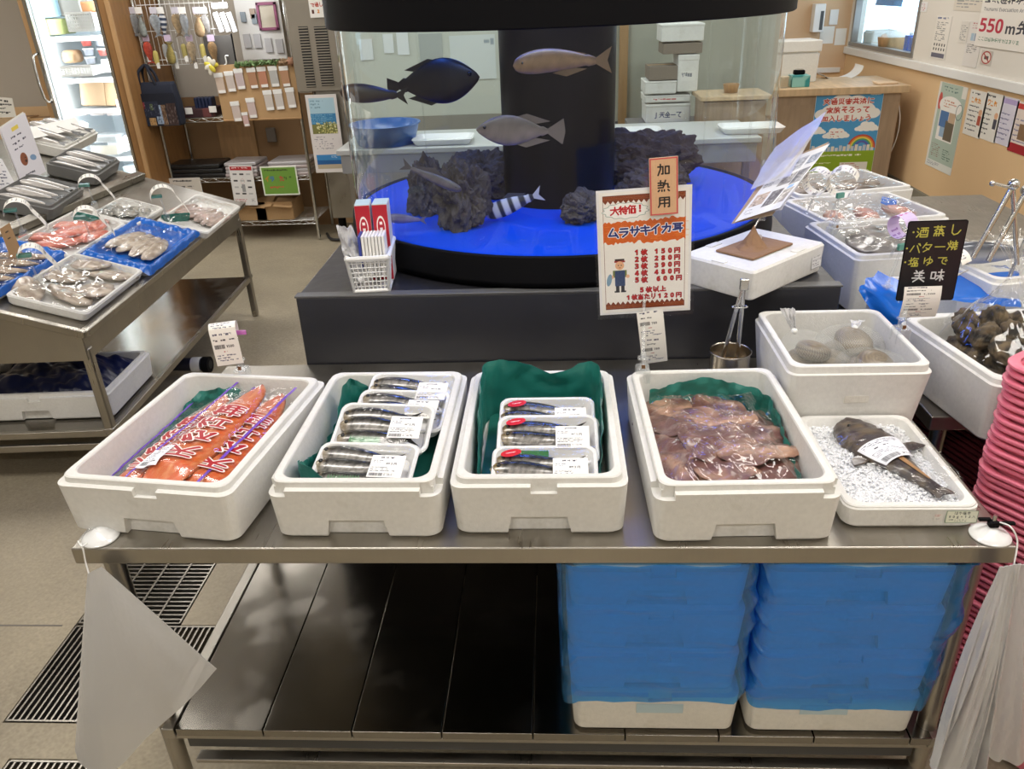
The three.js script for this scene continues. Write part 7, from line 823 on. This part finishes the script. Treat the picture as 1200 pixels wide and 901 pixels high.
  // hanging grid with key charms
  const grid = thing('hanging_grid', 'white wire grid at the top of the rack with hanging charms', 'grid', [0, 0, 0]); { const g = [], y0 = P(150, 78, zf).y, y1 = 1.80, xa = xl + 0.02, xb = P(262, 78, zf).x; for (let x = xa; x < xb; x += 0.035) g.push(rod([x, y0, zf - 0.01], [x, y1, zf - 0.01], 0.0018, 5)); part(grid, 'wires', merge(g), M.white); for (const y of [y0, y0 + 0.035, 1.55, 1.72]) part(grid, 'cross_wire', rod([xa, y, zf - 0.01], [xb, y, zf - 0.01], 0.003, 6), M.white); }
  const cols = [[0.62, 0.58, 0.42], [0.45, 0.47, 0.46], [0.40, 0.42, 0.44], [0.33, 0.37, 0.36], [0.75, 0.10, 0.06], [0.50, 0.55, 0.60], [0.16, 0.20, 0.28], [0.35, 0.28, 0.08], [0.52, 0.38, 0.22], [0.44, 0.47, 0.50], [0.55, 0.42, 0.26], [0.52, 0.36, 0.2], [0.48, 0.46, 0.44], [0.44, 0.27, 0.12]];
  cols.forEach((k, i) => { const u = 141 + i * 8.4, lo = i % 3 === 1, p = P(u, lo ? 62 : 30, zf + 0.03 + 0.02 * (i % 2)); const o = thing('key_charm', ord(i) + ' bagged charm from the left on the hanging grid', 'charm', [p.x, p.y, p.z]); const g = fishGeo(0.15, 0.058 + 0.008 * (i % 3), 0.035, (t2, c2, a, b) => i === 6 ? (Math.sin(a * 190) > 0 ? [0.6, 0.6, 0.62] : [0.04, 0.06, 0.11]) : k.map((q) => q * (0.55 + 0.45 * smooth(0.5, -0.5, c2)) * (0.8 + 0.6 * fbm(a * 60, b * 60, i))), { tailH: 1.0, bend: 0.04 * nz(i * 2.3, 1) }).rotateZ(Math.PI / 2 * (i % 4 === 3 ? 1 : -1) + 0.25 * nz(i * 1.9, 4)); part(o, 'figure', g, M.vcMatt); part(o, 'bag', bx(0.06, 0.16, 0.03, 0, 0, 0, 0.012), M.film); part(o, 'header_card', bx(0.05, 0.042, 0.003, 0, 0.098, 0, 0), [M.paper, std({ color: lin(0.55, 0.45, 0.6), roughness: 0.6 }), std({ color: lin(0.6, 0.58, 0.66), roughness: 0.6 })][i % 3]); part(o, 'hook', rod([0, 0.09, -0.02], [0, 0.12, -0.05], 0.002), M.chrome); });
  for (let i = 0; i < 9; i++) { const p = P(150 + i * 11, 60 + (i % 2) * 8, zf + 0.02); const o = thing('small_charm', ord(i) + ' small plush charm from the left in the lower row of the grid', 'charm', [p.x, p.y, p.z]); part(o, 'figure', new THREE.CapsuleGeometry(0.020, 0.06, 5, 12).scale(1, 1, 0.6), std({ color: lin(...[[0.4, 0.4, 0.38], [0.35, 0.3, 0.1], [0.12, 0.1, 0.08], [0.5, 0.42, 0.12], [0.32, 0.33, 0.33]][i % 5]), roughness: 0.7 })); part(o, 'tag', bx(0.025, 0.04, 0.002, 0.008, -0.05, 0.01, 0), M.paper); }
  const lampP = P(262, 6, zf + 0.05), lamp = thing('clip_lamp', 'small bright lamp over the hanging goods', 'lamp', [lampP.x, lampP.y, lampP.z]); part(lamp, 'bar', bx(0.10, 0.035, 0.05, -0.03, 0, 0, 0.008), std({ color: 0xffffff, emissive: lin(0.95, 0.97, 1), emissiveIntensity: 3.5 })); part(lamp, 'arm', rod([0, 0.02, 0], [0.02, 0.25, -0.1], 0.006), M.chrome); const ll = new THREE.PointLight(lin(0.95, 0.97, 1), 0.35); ll.position.set(lampP.x - 0.02, lampP.y - 0.05, lampP.z + 0.06); ll.name = 'clip_lamp_glow'; scene.add(ll);
  for (let i = 0; i < 3; i++) { const p = P(256 + 8 * i, 26, zf + 0.03); solo('blister_pack', ord(i) + ' tall white blister pack under the clip lamp', 'package', bx(0.035, 0.13, 0.012, 0, 0, 0, 0.004), std({ color: lin(0.6, 0.63, 0.68), roughness: 0.3 }), [p.x, p.y, p.z], [0, 0, 0.2]); }
  // dark framed card, flower, white backing board with framed picture
  const fr = P(258, 62, zf + 0.02), f1 = thing('framed_card', 'dark framed display card behind the white flower', 'frame', [fr.x, fr.y, fr.z]); part(f1, 'panel', bx(0.21, 0.23, 0.006, 0, 0, 0, 0.001), std({ color: lin(0.10, 0.095, 0.09), roughness: 0.35 })); part(f1, 'edge', merge([bx(0.008, 0.25, 0.014, 0.105, 0, 0), bx(0.22, 0.008, 0.014, 0, -0.12, 0)]), M.black); part(f1, 'white_hook', tube([[0.06, -0.02, 0.01], [0.04, -0.02, 0.016], [0.035, -0.07, 0.012], [0.0, -0.09, 0.01]], 0.005, 16, 6), M.white);
  const fp = P(248, 76, zf + 0.05), fl = thing('artificial_flower', 'white and yellow artificial flower on the rack', 'flower', [fp.x, fp.y, fp.z]); for (let i = 0; i < 7; i++) part(fl, 'petal', new THREE.SphereGeometry(0.022, 12, 8).scale(0.8, 1.3, 0.35), std({ color: i % 3 ? lin(0.7, 0.66, 0.56) : lin(0.62, 0.52, 0.05), roughness: 0.7 }), { p: [0.022 * Math.cos(i * 0.9), 0.03 * Math.sin(i * 0.9) - 0.01 * (i % 2), 0.006 * i], r: [0, 0, i * 0.9 - 1.57] });
  const wbp = atZ(305, 30, -5.2), wb = thing('display_board', 'white backing board with small goods and a framed picture', 'board', [wbp.x, wbp.y, wbp.z]); part(wb, 'panel', bx(0.34, 0.55, 0.012, 0, 0.04, 0, 0.003), M.white); const pf = atZ(314, 19, -5.19); part(wb, 'picture_frame', merge([bx(0.15, 0.02, 0.02, 0, 0.085, 0), bx(0.15, 0.02, 0.02, 0, -0.085, 0), bx(0.02, 0.19, 0.02, -0.065, 0, 0), bx(0.02, 0.19, 0.02, 0.065, 0, 0)]), std({ color: lin(0.34, 0.10, 0.2), roughness: 0.5 }), { p: [pf.x - wbp.x, pf.y - wbp.y, 0.02] }); part(wb, 'picture', bx(0.115, 0.155, 0.004, 0, 0, 0, 0), card(canvasTex(96, 128, (x) => { x.fillStyle = '#ddd6c4'; x.fillRect(0, 0, 96, 128); x.fillStyle = '#4f8a4a'; x.beginPath(); x.ellipse(48, 50, 26, 24, 0, 0, 7); x.fill(); x.fillStyle = '#c2463a'; x.beginPath(); x.ellipse(58, 44, 10, 9, 0, 0, 7); x.ellipse(50, 100, 18, 9, 0, 0, 7); x.fill(); })), { p: [pf.x - wbp.x, pf.y - wbp.y, 0.016] });
  [[285, 20], [296, 16], [298, 22], [290, 48], [302, 48], [315, 53], [328, 54]].forEach(([u, v], i) => { const p = atZ(u, v, -5.185); solo('carded_trinket', ord(i) + ' carded trinket from the left on the white display board', 'trinket', bx(i > 2 ? 0.055 : 0.04, i > 2 ? 0.10 : 0.07, 0.014, 0, 0, 0, 0.004), [phy({ color: lin(0.34, 0.40, 0.46), roughness: 0.2 }), std({ color: lin(0.46, 0.36, 0.28), roughness: 0.5 }), std({ color: lin(0.58, 0.58, 0.6), roughness: 0.3 })][i > 2 ? 2 : i % 2], [p.x, p.y, p.z]); });
  const gp = thing('chrome_pole', 'grey pole standing between display board and steel cabinet', 'pole', [0, 0, 0]); part(gp, 'tube', rod(atZ(331, -4, -4.95), atZ(342, 62, -4.95), 0.012, 14), M.steelDark); part(gp, 'socket', rod(atZ(341, 54, -4.95), atZ(343, 66, -4.95), 0.017, 14), M.steelDark);
  // cork board with carded accessories
  const ca = P(252, 80, zf + 0.03), cb = P(353, 142, zf + 0.03), cork = thing('cork_board', 'brown pegboard with carded accessories on the rack', 'board', [(ca.x + cb.x) / 2, (P(300, 72).y + P(300, 141).y) / 2, zf + 0.03]); const cw = cb.x - ca.x + 0.02, ch = P(300, 76).y - P(300, 141).y; part(cork, 'panel', bx(cw, ch, 0.012, 0, 0, 0, 0.002), M.kraft); part(cork, 'edge', bx(cw, 0.012, 0.02, 0, -ch / 2, 0.002), M.wood);
  const lay = [[258, 98, 'far left'], [270, 96, 'second from the left'], [281, 93, 'third from the left'], [296, 92, 'upper row, brown'], [308, 91, 'upper row, reddish'], [321, 90, 'upper row, grey'], [334, 90, 'upper row, at the right end'], [315, 118, 'lower right row, left'], [327, 117, 'lower right row, middle'], [341, 115, 'lower right row, right'], [277, 131, 'bottom left'], [295, 127, 'bottom middle'], [288, 140, 'lowest, small']];
  const pk = [[0.5, 0.42, 0.36], [0.48, 0.44, 0.42], [0.46, 0.40, 0.42], [0.36, 0.20, 0.12], [0.42, 0.20, 0.13], [0.40, 0.42, 0.42], [0.38, 0.22, 0.13], [0.5, 0.48, 0.46], [0.5, 0.49, 0.48], [0.52, 0.5, 0.48], [0.5, 0.44, 0.42], [0.5, 0.42, 0.42], [0.5, 0.36, 0.36]].map((k) => std({ color: lin(...k), roughness: 0.4 }));
  const pouchTex = canvasTex(96, 160, (x) => { x.fillStyle = '#efeae6'; x.fillRect(0, 0, 96, 160); fine(x, 8, 10, 80, 140, 9, '#8a807c', 5, 0.8); x.fillStyle = 'rgba(255,255,255,0.6)'; x.fillRect(14, 30, 30, 90); }); pk.forEach((m) => { m.map = pouchTex; m.color.multiplyScalar(1.35); });
  lay.forEach(([u, v, d], i) => { const p = P(u, v, zf + 0.045), s = i === 12 ? 0.7 : 1; const o = thing('accessory_card', 'carded accessory on the brown board, ' + d, 'accessory', [p.x, p.y, p.z], [0, 0, 0.04]); part(o, 'pouch', bx(0.06 * s, 0.115 * s, 0.008, 0, -0.01, 0, 0.003), pk[i]); part(o, 'header_card', bx(0.066 * s, 0.03 * s, 0.010, 0, 0.058 * s, 0, 0.001), M.white); part(o, 'price_slip', bx(0.05 * s, 0.02 * s, 0.010, 0.003, -0.055 * s, 0, 0.001), M.paper); });
  const gar = thing('leaf_garland', 'green leaf garland along the top of the pegboard', 'garland'); { const leaf = new THREE.SphereGeometry(1, 8, 6), G = [], r = rngOf(5); for (let i = 0; i < 90; i++) { const p = P(276 + 75 * i / 90, 76 - 5 * i / 90 + 4 * (r() - 0.5), zf + 0.05 + 0.03 * (r() - 0.5)); G.push(leaf.clone().scale(0.012, 0.005, 0.018).rotateX(r() * 6).rotateY(r() * 6).translate(p.x, p.y, p.z)); } part(gar, 'leaves', merge(G.slice(0, 60)), std({ color: lin(0.12, 0.20, 0.07), roughness: 0.6 }), { kind: 'stuff' }); part(gar, 'dry_leaves', merge(G.slice(60)), std({ color: lin(0.36, 0.24, 0.14), roughness: 0.7 }), { kind: 'stuff' }); for (const [u, v, k] of [[341, 72, [0.34, 0.17, 0.1]], [350, 70, [0.12, 0.22, 0.03]]]) { const p = P(u, v, zf + 0.06); part(gar, 'rosette', warp(new THREE.SphereGeometry(0.028, 20, 14), (a, b, d) => { const q = 1 + 0.25 * Math.sin(7 * Math.atan2(b, a)); return [a * q, b * q, d * 0.7]; }), std({ color: lin(...k), roughness: 0.6 }), { p }); } }
  solo('wall_socket', 'grey cable outlet on the board behind the rack', 'outlet', bx(0.075, 0.11, 0.03, 0, 0, 0, 0.006), std({ color: lin(0.2, 0.17, 0.14), roughness: 0.5 }), (() => { const p = atZ(318, 158, -5.295); return [p.x, p.y, p.z]; })());
  const cd = P(300, 268, -5.0); solo('power_cable', 'dark cable on the floor behind the rack', 'cable', tube([[-1.78, 0.02, -4.95], [-1.70, 0.015, -4.80], [-1.6, 0.02, -4.78], [-1.5, 0.016, -4.9], [-1.45, 0.3, -5.0]], 0.011, 40, 8), M.rubber);
}
// ---------- steel cabinet with vent grilles ----------
{
  const z = -4.7, t = thing('steel_cabinet', 'tall stainless steel cabinet with vent grilles between rack and tank', 'cabinet', [-1.42, 0, -5.02]); const X = (u, v) => atZ(u, v, z).x + 1.42, Y = (u, v) => atZ(u, v, z).y;
  const steelGrey = std({ color: lin(0.44, 0.41, 0.36), metalness: 0.75, roughness: 0.42, map: steelMap });
  part(t, 'upper_body', bx(0.70, 1.15, 0.62, 0.0, 1.12 + 0.575, 0.0, 0.006), steelGrey); part(t, 'lower_body', bx(0.58, 0.92, 0.58, 0.06, 0.20 + 0.46, 0.0, 0.006), M.steel); for (const s of [-0.18, 0.28]) part(t, 'foot', cyl(0.03, 0.03, 0.2, s, 0.1, 0.22, 16), M.black);
  for (const [u0, u1, v0, v1] of [[353, 366, 31, 103], [371, 388, 31, 101]]) { const xa = X(u0 + 1, (v0 + v1) / 2) , xb = X(u1 - 1, (v0 + v1) / 2), y1 = Y(u0, v0), y0 = Y(u0, v1); const g = part(t, 'vent_grille', bx(xb - xa, y1 - y0, 0.004, (xa + xb) / 2, (y0 + y1) / 2, 0.311, 0), M.blackMatt); const n = 22; for (let i = 0; i < n; i++) part(g, 'slat', bx(xb - xa, (y1 - y0) / n * 0.45, 0.008, (xa + xb) / 2, y0 + (i + 0.5) * (y1 - y0) / n, 0.314, 0.001), steelGrey); }
  const poster = canvasTex(256, 512, (x) => { x.fillStyle = '#ded8d6'; x.fillRect(0, 0, 256, 512); x.fillStyle = '#a9c9d8'; x.fillRect(22, 20, 212, 110); fine(x, 34, 34, 120, 60, 3, '#7a98a8', 3); x.fillStyle = '#3c7fae'; x.fillRect(22, 120, 212, 80); fine(x, 22, 126, 212, 60, 6, '#8fc0d6', 5); x.fillStyle = '#7d7c46'; x.fillRect(22, 190, 212, 62); const r = rngOf(6); for (let i = 0; i < 160; i++) { x.fillStyle = ['#c9c27a', '#8f9150', '#e0dcae', '#5f6a38'][i % 4]; x.beginPath(); x.arc(60 + 170 * r(), 178 + 70 * r(), 5, 0, 7); x.fill(); } fine(x, 24, 270, 200, 90, 6, '#98929a', 7, 0.5); x.fillStyle = '#3f86bf'; x.fillRect(22, 392, 212, 60); x.fillStyle = '#2a5f9a'; x.fillRect(22, 430, 212, 28); x.fillStyle = '#b9ab92'; x.fillRect(22, 458, 212, 30); fine(x, 150, 400, 80, 20, 2, '#e8eef4', 9); });
  const a = atZ(361, 111, z), b = atZ(406, 201, z), cp = thing('calendar_poster', 'calendar poster with sea pictures on the steel cabinet', 'poster', [(a.x + b.x) / 2 - 0.01, (a.y + b.y) / 2, z + 0.012]); part(cp, 'sheet', bx(0.225, a.y - b.y, 0.003, 0, 0, 0, 0), M.paper); part(cp, 'print', new THREE.PlaneGeometry(0.222, a.y - b.y - 0.004), card(poster, 0.4), { p: [0, 0, 0.002] });
  const s0 = atZ(374, 9, z), wp = thing('label_sign', 'white sign with red, blue and orange writing at the cabinet top', 'sign', [s0.x, s0.y + 0.02, z + 0.004]); part(wp, 'sheet', bx(0.135, 0.16, 0.002, 0, 0, 0, 0), M.paper); part(wp, 'print', new THREE.PlaneGeometry(0.133, 0.158), card(canvasTex(192, 224, (x) => { x.fillStyle = '#efece6'; x.fillRect(0, 0, 192, 224); jp(x, 'お水は', 16, 20, 50, '#2a6fb8', 0.2); jp(x, 'で通して', 14, 92, 40, '#b2402e', 0.15); x.fillStyle = '#5a2a1a'; x.fillRect(20, 156, 22, 34); jp(x, '2回冷', 66, 152, 38, '#d8842a', 0.2); })), { p: [0, 0, 0.0016] });
}
// ---------- seen through the tank: back counter, boxes, papers ----------
{
  const P = (u, v, z) => atZ(u, v, z);
  const wallp = (lab, TL, BR, z, tex, mat) => { const a = P(...TL, z), b = P(...BR, z); solo('wall_notice', lab, 'notice', bx(Math.abs(b.x - a.x), Math.abs(a.y - b.y), 0.003, 0, 0, 0, 0), mat ?? card(tex), [(a.x + b.x) / 2, (a.y + b.y) / 2, z]); };
  // pale partition with papers behind the left half of the tank
  const zp = -4.5, pa = P(404, 25, zp), pb = P(588, 130, zp), part1 = thing('white_partition', 'pale partition wall with papers behind the left half of the tank', 'partition', [(pa.x + pb.x) / 2, 0, zp - 0.05]); part(part1, 'panel', bx(pb.x - pa.x + 0.1, 1.2, 0.05, 0, pb.y + 0.6 - 0.02, 0, 0.003), std({ color: lin(0.60, 0.62, 0.55), roughness: 0.7 })); part(part1, 'lower_panel', bx(pb.x - pa.x + 0.1, pb.y - 0.02, 0.05, 0, (pb.y - 0.02) / 2, 0, 0.003), std({ color: lin(0.30, 0.28, 0.24), roughness: 0.7 }));
  const nt = (s) => canvasTex(128, 160, (x) => { x.fillStyle = '#e8ecec'; x.fillRect(0, 0, 128, 160); fine(x, 12, 16, 104, 128, 9, '#8a9498', s); });
  wallp('white sheet on the partition, far left seen through the tank', [420, 46], [438, 70], zp - 0.02, nt(3)); wallp('grey sheet on the partition beside the tank left rim', [448, 40], [462, 62], zp - 0.02, nt(5)); wallp('tall narrow white sheet on the partition', [464, 38], [480, 64], zp - 0.02, nt(7)); wallp('wide printed sheet with horizontal lines on the partition beside the column', [526, 42], [582, 92], zp - 0.02, canvasTex(256, 192, (x) => { x.fillStyle = '#d9dfdd'; x.fillRect(0, 0, 256, 192); for (let i = 0; i < 9; i++) fine(x, 20, 10 + i * 20, 220, 14, 1, '#9aa6ae', 20 + i, 0.85); })); wallp('grey panel on the partition between the sheets', [490, 40], [520, 76], zp - 0.022, null, std({ color: lin(0.42, 0.45, 0.43), roughness: 0.6 }));
  const wt = thing('white_worktable', 'low white work table behind the tank', 'table', [P(640, 165, -3.5).x, 0, -3.5]); const wy = P(640, 168, -3.3).y; part(wt, 'top', bx(2.3, 0.03, 0.6, 0, wy, 0, 0.006), std({ color: lin(0.55, 0.56, 0.54), roughness: 0.3 })); part(wt, 'front', bx(2.26, 0.10, 0.02, 0, wy - 0.065, 0.28, 0.003), std({ color: lin(0.34, 0.34, 0.33), roughness: 0.5 })); for (const s of [-1.1, 1.1]) part(wt, 'leg', bx(0.04, wy, 0.04, s, wy / 2, 0.2), M.steel);
  const tub = P(450, 170, -3.3); const tb = thing('blue_tub', 'translucent blue tub seen through the left of the tank', 'tub', [tub.x, wy + 0.016, -3.38]); part(tb, 'body', lathe([[0, 0.002], [0.16, 0], [0.19, 0.10], [0.2, 0.105], [0.2, 0.112], [0.185, 0.11], [0.155, 0.008], [0, 0.008]], 40), M.blueTub);
  for (let i = 0; i < 3; i++) { const p = P([520, 740, 880][i], 160, -3.35); solo('white_tray', ['left', 'middle', 'right'][i] + ' flat white tray on the work table behind the tank', 'tray', crease(loft([rrect(0.30, 0.2, 0.03).map(([x, z]) => [x, 0, z]), rrect(0.34, 0.24, 0.04).map(([x, z]) => [x, 0.03, z]), rrect(0.33, 0.23, 0.04).map(([x, z]) => [x, 0.03, z]), rrect(0.29, 0.19, 0.03).map(([x, z]) => [x, 0.005, z])])), M.whiteGloss, [p.x, wy + 0.017, -3.35 - 0.02 * i]); }
  // right half: boxes on a stand against a pale wall
  const zr = -4.3, a = P(718, 20, zr - 0.5), b = P(900, 150, zr - 0.5); const pr = thing('grey_partition', 'pale grey partition behind the boxes, right half of the tank', 'partition', [(a.x + b.x) / 2 + 0.02, 0, zr - 0.55]); part(pr, 'panel', bx(b.x - a.x, 2.2, 0.04, 0, 1.1, 0, 0.003), std({ color: lin(0.46, 0.47, 0.40), roughness: 0.7 })); part(pr, 'wood_post', bx(0.06, 2.2, 0.07, -(b.x - a.x) / 2 + 0.06, 1.1, 0.03, 0.003), M.wood); part(pr, 'skirting', bx(b.x - a.x, 0.08, 0.03, 0, P(800, 146, zr - 0.5).y, 0.03, 0.003), std({ color: lin(0.14, 0.13, 0.13), roughness: 0.6 }));
  const sy = P(790, 141, zr).y, st = thing('box_stand', 'grey stand under the boxes behind the tank', 'stand', [P(790, 141, zr).x, 0, zr]); part(st, 'top', bx(0.62, 0.03, 0.35, 0, sy - 0.016, 0, 0.003), std({ color: lin(0.18, 0.17, 0.17), roughness: 0.6 })); for (const s of [-0.27, 0.27]) part(st, 'leg', bx(0.04, sy - 0.03, 0.3, s, (sy - 0.03) / 2, 0), M.steel);
  const bxs = [[754, 806, 118, 141, 'bottom box with dark blue lettering', 'j'], [753, 806, 108, 118, 'thin box with red lettering', 'r'], [753, 790, 92, 108, 'small plain box on the left', ''], [790, 816, 62, 105, 'tall double box on the right', 's'], [772, 822, 26, 48, 'top box under the rim', '']];
  bxs.forEach(([u0, u1, v0, v1, d, k]) => { const p = P(u0, v1, zr), q = P(u1, v0, zr), w = q.x - p.x, h = q.y - p.y; const o = thing('foam_box', 'white foam box behind the tank, ' + d, 'foam box', [(p.x + q.x) / 2, (p.y + q.y) / 2, zr]); part(o, 'body', bx(w, h, 0.26, 0, 0, 0, 0.008), M.foam); part(o, 'lid', bx(w * 1.02, h * 0.16, 0.265, 0, h * 0.43, 0, 0.006), M.foam); if (k) part(o, 'lettering', new THREE.PlaneGeometry(w * 0.7, Math.min(h * 0.5, 0.06)), card(canvasTex(256, 64, (x) => { x.fillStyle = '#e6e4de'; x.fillRect(0, 0, 256, 64); if (k === 'j') jp(x, 'J天金ーて', 10, 10, 44, '#2b3a6a', 0.12); else fine(x, 14, 10, 230, 44, 1, k === 'r' ? '#c05050' : '#7a7f86', 6, 0.95); })), { p: [0, -h * 0.06, 0.1308] }); });
  for (const [u0, u1, v0, v1, d] of [[758, 792, 75, 92, 'lower'], [774, 820, 48, 62, 'upper']]) { const p = P(u0, v1, zr), q = P(u1, v0, zr); const o = thing('kraft_carton', d + ' brown carton among the foam boxes behind the tank', 'carton', [(p.x + q.x) / 2, (p.y + q.y) / 2, zr]); part(o, 'box', bx(q.x - p.x, q.y - p.y, 0.24, 0, 0, 0, 0.003), std({ color: lin(0.22, 0.18, 0.14), roughness: 0.8 })); part(o, 'tape', bx((q.x - p.x) * 0.99, 0.002, 0.04, 0, (q.y - p.y) / 2, 0, 0), M.kraft); }
  const tp = P(858, 112, -4.0), wt2 = thing('small_counter', 'small wood topped counter seen through the right of the tank', 'counter', [tp.x, 0, -4.05]); part(wt2, 'top', bx(0.42, 0.025, 0.36, 0, tp.y, 0, 0.004), M.woodPale); part(wt2, 'case', bx(0.38, tp.y - 0.02, 0.3, 0, (tp.y - 0.02) / 2, 0, 0.003), M.woodGrey); solo('wooden_bowl', 'small wooden bowl on the small counter behind the tank', 'bowl', lathe([[0, 0.002], [0.04, 0], [0.05, 0.05], [0.045, 0.05], [0.036, 0.008], [0, 0.008]], 24), M.wood, [tp.x, tp.y + 0.014, -4.05]);
}
renderer.render(scene, camera);
